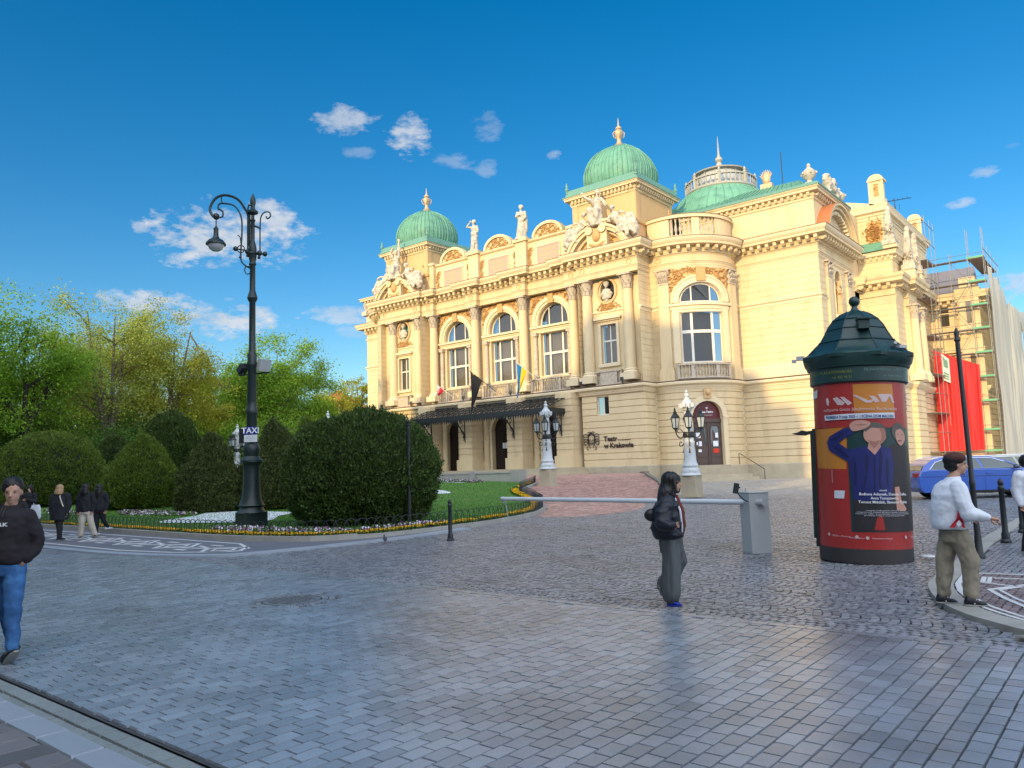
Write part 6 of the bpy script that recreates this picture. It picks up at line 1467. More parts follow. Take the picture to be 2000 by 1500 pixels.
def P2(px, py): # picture offsets of the lamp head: metres left/right and up
    s_ = 25.9/1500; return ((px-488)*s_+(1035-py)*s_*-.0, 11.68-(py-357)*s_)
def arm(pts, w, name='arm_scroll'):
    q = MB(); curl(q, (0, 0, 0), [P2(*p) for p in pts], w, SR); return q.build(name, 'iron_green', LP)
arm([(481, 400), (481, 470), (479, 410), (470, 388), (458, 371), (440, 362), (424, 361), (410, 368), (401, 384), (401, 395), (407, 405), (413, 409)], .045, 'arm')
arm([(426, 407), (427, 397), (421, 391), (417, 389), (419, 379), (430, 378), (447, 382), (458, 393), (465, 412), (466, 440), (464, 480), (464, 495), (468, 505), (478, 513), (485, 516)], .03)
arm([(424, 362), (424, 374), (432, 379), (440, 379)], .02); arm([(420, 408), (427, 404), (426, 393)], .025)
arm([(503, 485), (503, 430), (505, 408), (513, 399), (522, 400), (524, 408), (518, 413), (515, 408)], .026); arm([(478, 482), (478, 392), (483, 384), (490, 384)], .03)
arm([(478, 428), (490, 427), (504, 433)], .04); arm([(452, 474), (464, 476), (478, 479), (504, 486), (515, 487)], .028); arm([(485, 512), (475, 512), (472, 520), (477, 528), (484, 525)], .02); arm([(464, 465), (462, 450), (457, 446)], .018)
q = MB()
for (px, py, r_) in ((453, 474, .09), (478, 481, .10), (478, 489, .06), (502, 485, .10), (501, 494, .06), (513, 487, .09), (463, 492, .05)):
    a, z = P2(px, py); q.ell((SR[0]*a, SR[1]*a, z), r_, 8, 6)
a, z = P2(464, 475); q.tube([(SR[0]*(a+.13*math.cos(t*math.pi/8)), SR[1]*(a+.13*math.cos(t*math.pi/8)), z+.13*math.sin(t*math.pi/8)) for t in range(16)], .02, 5, close=True)
q.build('arm_ornament', 'iron_green', LP, kind='stuff')
a, z = P2(413, 405); hx, hy = SR[0]*a, SR[1]*a
q = MB(); q.ell((hx, hy, z), .12, 10, 6); q.lathe([(.02, -.1), (.02, -.32), (.05, -.40), (.09, -.44), (.08, -.52), (.09, -.72), (.13, -.8), (.24, -.86), (.34, -.98), (.34, -1.03), (.28, -1.03)], (hx, hy, z), 20); sh_ = q.build('lamp_shade', 'iron_green', LP)
q = MB(); q.lathe([(.275, -1.0), (.27, -1.08), (.22, -1.18), (.12, -1.25), (.01, -1.28)], (hx, hy, z), 18); q.build('lamp_bowl', 'lamp_glass', sh_)
# floodlights on a bracket, box and TAXI sign
q = MB(); a0, z0 = P2(462, 735); a1, z1 = P2(522, 730); q.tube([(SR[0]*a0, SR[1]*a0, z0), (SR[0]*a1, SR[1]*a1, z1)], .03, 6); br = q.build('bracket', 'iron', LP)
q = MB(); a, z = P2(469, 722); q.T = Matrix.Translation((SR[0]*a, SR[1]*a, z)) @ Matrix.Rotation(R(-35), 4, 'Y'); q.cbox((0, 0, 0), (.34, .26, .22)); q.T = None; q.tube([(SR[0]*a, SR[1]*a, z-.2), (SR[0]*a, SR[1]*a, z)], .03, 5); q.build('floodlight', 'iron', LP, smooth=False)
q = MB(); a, z = P2(510, 714); q.T = Matrix.Translation((SR[0]*a, SR[1]*a, z)) @ Matrix.Rotation(R(20), 4, 'Y'); q.cbox((0, 0, 0), (.20, .34, .36)); q.cbox((.13, 0, 0), (.06, .4, .42)); q.T = None; q.tube([(SR[0]*(a-.2), SR[1]*(a-.2), z-.25), (SR[0]*a, SR[1]*a, z)], .03, 5); q.build('floodlight', 'grey_paint', LP, smooth=False)
q = MB(); a, z = P2(471, 856); q.cbox((SR[0]*a, SR[1]*a, z), (.22, .2, .5), -AZ+math.pi/2-.0); q.build('switch_box', 'iron', LP, smooth=False)
FD = (-ff.x, -ff.y)
def fp(a, z, o): return (SR[0]*a+FD[0]*o, SR[1]*a+FD[1]*o, z)
def plate2(nm, px0, py0, px1, py1, o, mt, par):
    a0, z0 = P2(px0, py1); a1, z1 = P2(px1, py0); q = MB(); V = [fp(a0, z0, o), fp(a1, z0, o), fp(a1, z1, o), fp(a0, z1, o)]; V += [tuple(Vector(v)-Vector((FD[0], FD[1], 0))*.02) for v in V]
    q.add(V, [(0, 1, 2, 3), (7, 6, 5, 4), (0, 4, 5, 1), (1, 5, 6, 2), (2, 6, 7, 3), (3, 7, 4, 0)]); return q.build(nm, mt, par, smooth=False)
sg = plate2('taxi_sign', 477, 839, 504, 854, .27, 'taxi_blue', LP); plate2('lower_plate', 478, 855, 504, 869, .27, 'white_paint', LP)
me = text_mesh('TAXI', .27, 0, .006, 'CENTER'); a, z = P2(490.5, 851.5)
for v in me.vertices: v.co = fp(a+v.co.x*.62/.62, z+v.co.y, .275)
link('lettering', me, 'white_paper', sg)
for i, tx in enumerate(('postój taxi', 'dla 6 pojazdów', '0-24')):
    me = text_mesh(tx, .052, 0, .001, 'CENTER'); a, z = P2(491, 859.5+i*3.4)
    for v in me.vertices: v.co = fp(a+v.co.x, z+v.co.y, .275)
    link('small_print', me, 'grey_paint', sg)
# --- candelabra of white stone with black lanterns
def lantern_mesh():
    q = MB(); q.lathe([(.02, -.30), (.06, -.26), (.05, -.2), (.14, -.12), (.16, -.08)], (0, 0, 0), 6); q.lathe([(.24, .40), (.27, .43), (.17, .58), (.10, .64), (.12, .70), (.05, .76), (.06, .84), (.01, .95)], (0, 0, 0), 6)
    for i in range(6): a = i*math.pi/3; q.tube([(.155*math.cos(a), .155*math.sin(a), -.1), (.235*math.cos(a), .235*math.sin(a), .42)], .022, 4)
    g = MB(); g.lathe([(.145, -.08), (.222, .41)], (0, 0, 0), 6, cap=False); return q.mesh('lantern', False), g.mesh('glass', False)
LM, LG = lantern_mesh(); LM.materials.append(M_('iron')); LG.materials.append(M_('lamp_glass'))
def candelabrum(x, y, z, lab):
    t = empty('candelabrum', (x, y, z), label=lab, cat='street lamp', group='white stone candelabra round the driveway')
    q = MB(); q.cbox((0, 0, .06), (.98, .98, .12)); q.cbox((0, 0, .6), (.80, .80, .98)); q.build('pedestal', 'plinth', t, smooth=False)
    q = MB(); q.lathe([(.52, 1.08), (.50, 1.14), (.44, 1.2), (.46, 1.3), (.40, 1.42), (.36, 1.46), (.40, 1.56), (.36, 1.64), (.31, 1.8), (.30, 2.1), (.27, 2.66), (.29, 2.7), (.29, 2.76), (.25, 2.8), (.20, 4.0), (.19, 4.3), (.26, 4.36), (.22, 4.45)], (0, 0, 0), 20)
    q.cbox((0, 0, 4.56), (.52, .52, .26)); 
    for a in range(4): b = a*math.pi/2; q.cbox((.32*math.cos(b), .32*math.sin(b), 4.58), (.20, .20, .20), b)
    q.lathe([(.28, 4.68), (.24, 4.78), (.14, 4.9), (.09, 5.0), (.13, 5.08), (.10, 5.16), (.05, 5.2), (.09, 5.27), (.01, 5.38)], (0, 0, 0), 12); q.build('shaft', 'white_stone', t)
    q = MB(); q.lathe([(.26, 2.95), (.30, 3.1), (.25, 3.25)], (0, 0, 0), 10)
    for i in range(4):
        a = i*math.pi/2+.5; ax = (math.cos(a), math.sin(a)); curl(q, (0, 0, 0), [(.2, 3.1), (.38, 2.95), (.55, 3.05), (.62, 3.3)], .035, ax); curl(q, (0, 0, 0), [(.22, 2.95), (.3, 2.6), (.46, 2.55), (.44, 2.75), (.34, 2.72)], .025, ax); curl(q, (0, 0, 0), [(.25, 3.2), (.42, 3.42), (.55, 3.3), (.45, 3.2)], .022, ax); curl(q, (0, 0, 0), [(.20, 2.9), (.24, 2.4), (.30, 2.2)], .05, ax)
    q.build('bracket', 'iron', t)
    for i in range(4):
        a = i*math.pi/2+.5
        l = bpy.data.objects.new('lantern', LM); COL.objects.link(l); l.parent = t; l.location = (.62*math.cos(a), .62*math.sin(a), 3.55)
        g = bpy.data.objects.new('glass', LG); COL.objects.link(g); g.parent = l
    return t
candelabrum(4.0, -35.7, .05, 'white stone candelabrum with black lanterns in front of the corner door'); candelabrum(-7.5, -32.3, .56, 'white stone candelabrum with black lanterns before the iron canopy')
p = at(463, 920, 66); candelabrum(p.x, p.y, .9, 'white stone candelabrum half hidden behind the tall lamp post'); p = at(641, 920, 55); candelabrum(p.x, p.y, .9, 'white stone candelabrum showing only its top above the ball yew')
# --- thin posts and bollards
def finial(q, x, y, z, r): q.lathe([(r, 0), (r*1.7, .02), (r*1.7, .05), (r*.8, .07), (r*1.2, .11), (r*1.25, .15), (r*.4, .21), (.004, .25)], (x, y, z), 10)
p = at(800, 1030, 24.6); SP = empty('sign_post', (p.x, p.y, .1), label='thin black post with a flat sign box seen edge on, beside the ball yew', cat='sign post')
q = MB(); q.tube([(0, 0, 0), (0, 0, 3.15)], .055, 10); finial(q, 0, 0, 3.13, .055); q.build('post', 'iron', SP); q = MB(); q.cbox((SR[0]*.04+FD[0]*.06, SR[1]*.04+FD[1]*.06, 2.78), (.05, .34, .50), -AZ+1.75); q.build('sign_box', 'iron', SP, smooth=False)
q = MB(); q.lathe([(.10, 0), (.10, .03), (.075, .06), (.075, .14), (.055, .18), (.048, .85), (.062, .87), (.062, .90), (.04, .93), (.055, .96), (.05, 1.0), (.005, 1.05)], (0, 0, 0), 14); BM_ = q.mesh('bollard'); BM_.materials.append(M_('iron'))
for (x, y, z, s_, lab) in ((7.91, -56.93, 0, 1.0, 'slim black bollard on the cobbles by the lawn corner'), (19.5, -53.45, .05, 1.18, 'black bollard on the kerb behind the man in the white jacket'), (19.53, -51.15, .05, 1.15, 'black bollard further along the kerb at the right edge')):
    o = bpy.data.objects.new('bollard', BM_); COL.objects.link(o); o.location = (x, y, z); o.scale = (1, 1, s_); tag(o, lab, 'bollard', 'black bollards')
b0 = Vector((19.45, -56.1, .04)); tp = at(1867, 640, 13.35); LPx = empty('leaning_post', b0, label='tall black leaning post behind the man in the white jacket', cat='post')
q = MB(); d = tp-b0; L = d.length; q.T = d.to_track_quat('Z', 'Y').to_matrix().to_4x4(); q.lathe([(.085, 0), (.085, .05), (.06, .1), (.055, .35), (.048, .4), (.045, 1.2), (.05, 1.22), (.05, 1.27), (.042, 1.3), (.038, L-.25), (.055, L-.23), (.03, L-.17), (.045, L-.1), (.01, L)], (0, 0, 0), 12); q.build('post', 'iron', LPx)
# --- barrier
bx, by = 15.86, -56.55; BR_ = empty('barrier', (bx, by, 0), math.atan2(rr.y, rr.x)+.12, label='grey car park barrier with its white boom lowered across the road', cat='barrier')
q = MB(); q.cbox((0, .16, .575), (.40, .46, 1.15)); q.cbox((0, .16, 1.165), (.42, .48, .03)); cb = q.build('cabinet', 'grey_paint', BR_, smooth=False)
md = cb.modifiers.new('b', 'BEVEL'); md.width = .012; md.segments = 2
hb = Vector((0, -.12, .98)); inv = Matrix.Rotation(-(math.atan2(rr.y, rr.x)+.12), 4, 'Z'); tip = at(980, 974, 22.6); tl = inv @ (tip-Vector((bx, by, 0))); d = (tl-hb).normalized()
q = MB(); q.tube([hb+d*-.08, hb+d*.36], .062, 14); q.build('boom_mount', 'grey_paint', BR_); q = MB(); q.tube([hb+d*.3, tl], .055, 14); q.build('boom', 'white_paint', BR_)
q = MB(); q.tube([tl+d*.01, tl-d*.05], .06, 10); q.tube([tl+Vector((.1, 0, -.02)), tl+Vector((.22, -.05, -.93))], .012, 6); q.cbox(tl+Vector((.08, 0, -.08)), (.1, .1, .08)); q.build('tip_prop', 'grey_paint', BR_)
q = MB(); q.tube([(-.22, -.05, 1.0), (-.3, -.05, 1.04), (-.38, -.05, 1.12), (-.42, -.05, 1.2)], .012, 6); q.T = Matrix.Translation((-.44, -.05, 1.26)) @ Matrix.Rotation(R(12), 4, 'Y'); q.cbox((0, 0, 0), (.07, .10, .20)); q.cbox((.05, 0, .03), (.05, .03, .03)); q.build('warning_lamp', 'iron', BR_)
q = MB(); q.tube([(-.19, .1, 1.16), (-.19, .1, 1.26)], .004, 4); q.build('antenna', 'iron', BR_)
# --- monument bust behind the yews
p = at(534, 920, 50); MO = empty('monument', (p.x, p.y, .9), -.6, label='white stone bust on a pedestal behind the tall rusty yew cone', cat='monument')
q = MB(); q.cbox((0, 0, .5), (1.8, 1.8, 1.0)); q.cbox((0, 0, 1.7), (1.1, 1.1, 1.5)); q.cbox((0, 0, 2.5), (1.4, 1.4, .16)); q.build('pedestal', 'white_stone', MO, smooth=False)
q = MB(); q.loft([[(rx*math.cos(a*math.pi/6), ry*math.sin(a*math.pi/6), z) for a in range(12)] for rx, ry, z in ((.3, .25, 2.58), (.62, .36, 2.85), (.70, .40, 3.15), (.42, .3, 3.4), (.17, .17, 3.5), (.17, .17, 3.62))]); q.ell((0, -.03, 3.85), (.23, .27, .32), 12, 8); q.ell((0, .04, 3.98), (.26, .27, .26), 10, 6); q.build('bust', 'white_stone', MO)
# --- pigeon
p = Vector((6.83, -58.16, .0)); PG2 = empty('pigeon', p, 2.6, label='grey pigeon on the cobbles beside the pavement tip', cat='pigeon')
q = MB(); q.tube([(-.17, 0, .09), (-.1, 0, .10), (-.02, 0, .115), (.06, 0, .13), (.10, 0, .155), (.12, 0, .18)], [.008, .03, .055, .05, .028, .022], 10, ry=[.004, .028, .05, .052, .03, .024]); q.ell((.125, 0, .195), (.026, .022, .024), 8, 6); q.tube([(.145, 0, .192), (.17, 0, .186)], [.006, .001], 5); q.build('body', 'pigeon', PG2)
q = MB(); q.tube([(0, .015, .08), (.005, .017, .0), (.03, .017, .003)], .004, 4); q.tube([(0, -.015, .08), (-.01, -.017, .0), (.02, -.017, .003)], .004, 4); q.build('leg', 'tail_red', PG2)
# ================================================================== ADVERTISING COLUMN
ax_, ay_ = 17.80, -56.66; AR = .755
AC = empty('advertising_column', (ax_, ay_, 0), label='round advertising column with a dark green domed roof and red theatre poster', cat='advertising column')
AC.rotation_mode = 'QUATERNION'; AC.rotation_quaternion = Vector((0, 0, 1)).rotation_difference(Vector((SR[0]*.034, SR[1]*.034, 1)).normalized())
AW = math.atan2(CAM.y-ay_, CAM.x-ax_)                    # the side that faces the street corner
def cyl(u, z, o=0.):      # u metres to the right of the middle of the poster as seen from the street
    a = AW+u/AR; r = AR+o; return (r*math.cos(a), r*math.sin(a), z)
q = MB(); q.lathe([(AR+.0, 0), (AR+.0, .26), (AR-.05, .28)], (0, 0, 0), 56); q.build('base', 'column_base', AC)
q = MB(); q.lathe([(AR-.02, .2), (AR-.02, 3.4)], (0, 0, 0), 56); q.build('drum', 'poster_dark', AC)
q = MB(); q.lathe([(AR+.03, 3.06), (AR+.05, 3.08), (AR+.05, 3.32), (AR+.09, 3.34), (AR+.10, 3.38), (AR+.13, 3.42), (AR+.15, 3.50), (AR+.16, 3.55), (AR+.13, 3.58), (AR+.10, 3.56)], (0, 0, 0), 56); q.build('entablature', 'column_green', AC)
q = MB(); 
def octr(r, z, k=8, ph=0.): return [(r*math.cos(ph+AW+2*math.pi*(j+.5)/k), r*math.sin(ph+AW+2*math.pi*(j+.5)/k), z) for j in range(k)]
q.loft([octr(AR+.20, 3.50), octr(AR+.21, 3.56), octr(AR+.10, 3.62), octr(AR+.02, 3.70), octr(AR-.12, 3.84), octr(AR-.20, 3.98), octr(AR-.27, 4.12), octr(AR-.36, 4.24), octr(AR-.48, 4.34), octr(AR-.62, 4.41), octr(.07, 4.44)])
rf_ = q.build('roof', 'column_green', AC, ang=25)
sm = MB()
for k, (r, z) in enumerate(((AR-.10, 3.83), (AR-.245, 4.06), (AR-.36, 4.24))): sm.tube(octr(r+.012, z), .009, 4, close=True)
for j in range(8):
    a = AW+2*math.pi*(j+.5)/8; sm.tube([((r+.005)*math.cos(a), (r+.005)*math.sin(a), z) for r, z in ((AR+.10, 3.62), (AR+.02, 3.70), (AR-.12, 3.84), (AR-.20, 3.98), (AR-.27, 4.12), (AR-.36, 4.24), (AR-.48, 4.34), (AR-.62, 4.41))], .009, 4)
sm.build('roof_seams', 'column_green', rf_)
q = MB(); a = AW+.22; q.cbox(((AR-.20)*math.cos(a), (AR-.20)*math.sin(a), 4.08), (.18, .18, .16), a); q.cbox(((AR-.17)*math.cos(a), (AR-.17)*math.sin(a), 4.17), (.24, .22, .02), a); q.build('roof_vent', 'column_green', rf_, smooth=False)
q = MB(); q.lathe([(.10, 4.40), (.06, 4.46), (.045, 4.50), (.05, 4.52)], (0, 0, 0), 12, cap=False); q.ell((0, 0, 4.60), .095, 16, 10); q.build('ball_finial', 'column_green', rf_)
def cpatch(name, outline, o, mt, par, du=.05):
    """flat printed shape on the drum: fan cut into thin strips so it follows the curve"""
    us = [p[0] for p in outline]; u0, u1 = min(us), max(us); n = max(1, int(math.ceil((u1-u0)/du))); q = MB(); N_ = len(outline)
    def span(u):
        zs = []
        for i in range(N_):
            (ua, za), (ub, zb) = outline[i], outline[(i+1) % N_]
            if (ua <= u < ub) or (ub <= u < ua): zs.append(za+(zb-za)*(u-ua)/(ub-ua))
        return sorted(zs)
    e = 1e-4; cuts = sorted(set([round(u0+(u1-u0)*i/n, 5) for i in range(n+1)]+[round(u, 5) for u in us]))
    for a, b in zip(cuts, cuts[1:]):
        if b-a < 2e-4: continue
        sa_, sb = span(a+e), span(b-e)
        for k in range(0, min(len(sa_), len(sb))-1, 2): q.add([cyl(a, sa_[k], o), cyl(b, sb[k], o), cyl(b, sb[k+1], o), cyl(a, sa_[k+1], o)], [(0, 1, 2, 3)])
    return q.build(name, mt, par, smooth=False)
def rect(u0, u1, z0, z1): return [(u0, z0), (u1, z0), (u1, z1), (u0, z1)]
def PU_(px, py): # poster coordinates read off the photograph's column: x from the column axis, height along it
    t = (1098-py)/(1098-700); z = .27+ (3.06-.27)*t; xc = 1693-(1098-py)*.046; hw = 90+(1098-py)/398*3.5
    f = max(-.985, min(.985, (px-xc)/hw)); return (math.asin(f)*AR, z)
def shape(name, pts, o, mt, par, sm_=0):
    P = [PU_(*p) for p in pts]
    if sm_: P = smooth_path(P, sm_, True)
    return cpatch(name, P, o, mt, par)
PO = cpatch('poster', rect(-1.18, 1.2, .24, 3.07), .0, 'poster_red', AC); o1 = .003
q = MB(); A_ = [-1.18+2.38*i/48 for i in range(49)]; 
cpatch('orange_panel', [PU_(1664, 706), PU_(1740, 706), PU_(1745, 779), PU_(1668, 775)], o1, 'poster_ochre', PO); shape('orange_panel', [(1590, 812), (1654, 810), (1655, 912), (1598, 910)], o1, 'poster_ochre', PO)
cpatch('orange_edge', rect(1.0, 1.18, 1.2, 2.6), o1, 'poster_ochre', PO)
shape('green_panel', [(1652, 790), (1775, 800), (1783, 1058), (1667, 1062)], o1*2, 'poster_green', PO)
shape('red_gap', [(1592, 780), (1780, 782), (1780, 812), (1592, 810)], o1*3, 'poster_red', PO)
shape('woman_coat', [(1728, 862), (1742, 850), (1768, 856), (1776, 900), (1782, 1060), (1736, 1060), (1724, 960)], o1*4, 'poster_dark', PO, 0)
shape('woman_hair', [(1738, 812), (1748, 800), (1758, 806), (1764, 822), (1766, 842), (1756, 848), (1742, 836)], o1*5, 'poster_hair', PO, 3)
shape('woman_face', [(1745, 822), (1754, 815), (1761, 824), (1763, 840), (1756, 855), (1748, 846)], o1*6, 'poster_skin', PO, 3)
shape('woman_arm', [(1744, 955), (1752, 953), (1756, 985), (1766, 1008), (1762, 1012), (1748, 1008)], o1*6, 'poster_skin', PO, 0)
shape('legs', [(1668, 980), (1736, 985), (1742, 1058), (1726, 1060), (1722, 1022), (1713, 1020), (1709, 1060), (1672, 1058)], o1*5, 'poster_dark', PO)
shape('trouser_gap', [(1712, 1030), (1718, 1020), (1724, 1030), (1727, 1056), (1708, 1056)], o1*6, 'poster_red', PO)
shape('man_shirt', [(1617, 846), (1622, 832), (1650, 812), (1662, 812), (1668, 826), (1652, 836), (1640, 848), (1660, 866), (1690, 856), (1706, 872), (1716, 856), (1736, 862), (1742, 900), (1738, 990), (1670, 985), (1660, 896), (1640, 880), (1622, 866)], o1*7, 'poster_navy', PO)
shape('man_neck', [(1696, 846), (1716, 844), (1718, 858), (1707, 878), (1694, 862)], o1*8, 'poster_skin', PO)
shape('man_head', [(1686, 826), (1690, 814), (1706, 806), (1722, 812), (1727, 830), (1724, 844), (1712, 854), (1698, 850), (1688, 840)], o1*9, 'poster_skin', PO, 3)
shape('man_hair', [(1684, 818), (1690, 804), (1706, 798), (1722, 806), (1728, 822), (1718, 814), (1700, 812), (1690, 822)], o1*10, 'poster_hair', PO, 0)
shape('man_hand', [(1660, 806), (1668, 796), (1684, 794), (1698, 800), (1694, 810), (1680, 818), (1666, 820)], o1*11, 'poster_skin', PO, 3)
for pts in ([(1690, 872), (1697, 884), (1694, 930), (1686, 980), (1683, 980), (1690, 925)], [(1716, 862), (1722, 885), (1718, 940), (1722, 985), (1714, 940)], [(1628, 852), (1645, 862), (1662, 884), (1655, 884), (1638, 868)], [(1668, 880), (1674, 900), (1676, 950), (1670, 950)], [(1706, 878), (1709, 890), (1709, 980), (1706, 980)], [(1624, 838), (1636, 834), (1650, 822), (1648, 828), (1634, 842)], [(1728, 880), (1733, 900), (1732, 960), (1727, 930)]):
    shape('shirt_fold', pts, o1*8, 'shirt_fold', PO)
shape('face_shade', [(1714, 812), (1723, 814), (1727, 830), (1724, 844), (1714, 852), (1719, 838), (1718, 824)], o1*10, 'skin_shade', PO)
shape('face_shade', [(1694, 842), (1706, 846), (1716, 842), (1712, 853), (1700, 851)], o1*10, 'skin_shade', PO); shape('neck_shade', [(1698, 850), (1714, 850), (1706, 862)], o1*10, 'skin_shade', PO)
shape('finger_line', [(1668, 806), (1682, 803), (1694, 805), (1682, 807)], o1*12, 'skin_shade', PO)
for pts in ([(1747, 828), (1750, 827), (1750, 829)], [(1756, 827), (1759, 828), (1757, 829)], [(1749, 843), (1755, 842), (1756, 844), (1750, 845)]): shape('face_mark', pts, o1*8, 'poster_dark', PO)
shape('green_shade', [(1656, 796), (1682, 796), (1682, 838), (1662, 836)], o1*2.5, 'column_green', PO)
# the pale title, blurred beyond reading
for pts in ([(1612, 738), (1616, 735), (1619, 745), (1618, 756), (1614, 752)], [(1626, 738), (1634, 735), (1650, 750), (1646, 756), (1636, 755)], [(1640, 735), (1648, 736), (1664, 752), (1656, 757)], [(1664, 732), (1672, 733), (1694, 746), (1706, 744), (1700, 752), (1690, 752)], [(1696, 735), (1706, 736), (1716, 748), (1708, 752)], [(1712, 731), (1738, 731), (1744, 752), (1740, 752), (1734, 736), (1728, 750), (1720, 750)]):
    shape('title_stroke', pts, o1*3, 'poster_pale', PO)
def ctext(s, size, px, py, mt, par, align='LEFT', bold=0., o=.036, fit=None):
    me = text_mesh(s, size, 0, bold, align); u0, z0 = PU_(px, py)
    xs_ = [v.co.x for v in me.vertices]; k = 1 if fit is None else fit/max(1e-3, max(xs_)-min(xs_))
    for v in me.vertices: v.co = cyl(u0+v.co.x*k, z0+v.co.y, o)
    return link('lettering', me, mt, par)
ctext('reżyseria Gosia Jakubowska Raczkowska', .075, 1611, 770, 'poster_pale', PO, fit=1.22)
shape('white_strip', [(1612, 779), (1742, 776), (1743, 789), (1613, 792)], o1*9, 'poster_white', PO); ctext('PREMIERA 9 maja 2025 r. | SCENA DOM MACHIN', .07, 1616, 788, 'poster_blue', PO, bold=.0015, fit=1.10)
shape('side_label', [(1584, 716), (1594, 712), (1594, 732), (1585, 734)], o1*4, 'poster_white', PO)
ctext('obsada', .045, 1722, 964, 'white_paper', PO, 'CENTER')
for i, tx in enumerate(('Bożena Adamek, Danuta Gałka,', 'Anna Tomaszewska,', 'Tomasz Międzik, Sławomir Rokita')): ctext(tx, .062, 1727, 974+i*9.4, 'white_paper', PO, 'CENTER', .0008, fit=(.80, .46, .82)[i])
for i, tx in enumerate(('scenografia, światła, kostiumy: opracowanie zespół', 'przygotowanie wokalne Bożena | asystent reżysera Anna', 'inspicjent, sufler: Anna Nowak | kierownik techniczny', 'produkcja Tomasz | charakteryzacja Anna')): ctext(tx, .026, 1728, 1011+i*4.0, 'poster_white', PO, 'CENTER', fit=(.62, .88, .92, .66)[i])
me = text_mesh('www.teatrwkrakowie.pl', .05, 0, 0, 'LEFT'); u0, z0 = PU_(1631, 945)
for v in me.vertices: x, y = v.co.x, v.co.y; v.co = cyl(u0-y, z0+x*.45, .02)
link('lettering', me, 'poster_pale', PO)
shape('plain_square', [(1633, 964), (1653, 964), (1652, 983), (1633, 983)], o1*3, 'poster_white', PO)
ctext('TEATR w Krakowie', .04, 1633, 1075, 'poster_pale', PO); ctext('Małopolska', .036, 1664, 1077, 'poster_pale', PO); ctext('partner', .03, 1680, 1077, 'poster_pale', PO); ctext('Ministerstwo Kultury', .036, 1704, 1077, 'poster_pale', PO); ctext('Kraków', .05, 1771, 1075, 'poster_pale', PO)
for (px, py) in ((1626, 1071), (1677, 1073), (1696, 1075), (1764, 1073)):
    q = MB(); u0, z0 = PU_(px, py); V = [cyl(u0+.035*math.cos(a*math.pi/5)*(1 if a % 2 else .6), z0+.035*math.sin(a*math.pi/5)*(1 if a % 2 else .6), .02) for a in range(10)]; q.add(V, [tuple(range(10))]); q.build('emblem', 'poster_pale', PO, smooth=False)
q = MB()
for k in range(5):
    a = 1.2*k; q.tube([cyl(1.06+.03*math.sin(t*1.3+a), 2.62+k*.06+.02*math.cos(t+a), .012) for t in range(6)], .006, 4)
q.build('emblem', 'poster_white', PO)
# lettering of the green frieze
def ftext(s, size, u, z, mt='poster_pale'):
    me = text_mesh(s, size, 0, 0, 'LEFT')
    for v in me.vertices: x, y = v.co.x, v.co.y; a = AW+(u+x)/(AR+.05); v.co = ((AR+.055)*math.cos(a), (AR+.055)*math.sin(a), z+y)
    link('lettering', me, mt, AC)
ftext('ZAKŁAD PLAKATOWANIA', .075, -.98, 3.22, 'leaf_olive'); ftext('tel. 422 96 21', .06, -.42, 3.13, 'leaf_olive'); ftext('FILHARMONIA KRAKOWSKA', .07, .10, 3.24, 'banner_green'); ftext('ul. Zwierzyniecka 1', .055, .42, 3.14, 'banner_green')
# gadgets on the roof edge and the metal wings on the left of the drum
q = MB(); a = AW+math.pi*.5*.62; q.cbox(((AR+.1)*math.cos(a), (AR+.1)*math.sin(a), 3.66), (.16, .07, .05), a+1.3); q.tube([((AR+.0)*math.cos(a-.1), (AR+.0)*math.sin(a-.1), 3.68), ((AR+.12)*math.cos(a-.2), (AR+.12)*math.sin(a-.2), 3.72)], .03, 6)
a = AW-math.pi*.5*.95; q.cbox(((AR+.2)*math.cos(a), (AR+.2)*math.sin(a), 3.60), (.14, .1, .07), a); q.cbox(((AR+.31)*math.cos(a), (AR+.31)*math.sin(a), 3.55), (.08, .05, .06), a); q.build('roof_camera', 'grey_paint', AC, smooth=False)
q = MB(); a = AW-math.pi/2-.02
for rr_, z0, z1 in ((AR+.05, .35, 2.25), (AR+.015, .2, 2.3)): q.cbox((rr_*math.cos(a), rr_*math.sin(a), (z0+z1)/2), (.05, .28, z1-z0), a)
q.build('side_frame', 'iron_green', AC, smooth=False)
q = MB(); a = AW-math.pi/2; V = [(AR-.02, 2.28), (AR+.14, 2.26), (AR+.22, 2.28), (AR+.30, 2.24), (AR+.40, 2.22), (AR+.30, 2.19), (AR+.16, 2.18), (AR+.05, 2.22), (AR-.02, 2.24)]
q.plate([(p_[0], p_[1]) for p_ in V], (0, 0, 0), (math.cos(a), math.sin(a), 0), (0, 0, 1), (-math.sin(a), math.cos(a), 0), .03); q.build('torn_bracket', 'iron', AC, smooth=False)
q = MB(); q.lathe([(.0, 0), (.11, 0), (.10, .02), (0, .03)], (18.72, -56.35, .06), 14); q.build('plastic_dome', 'white_paint', label='small white plastic dome on the cobbles right of the advertising column', cat='lid')
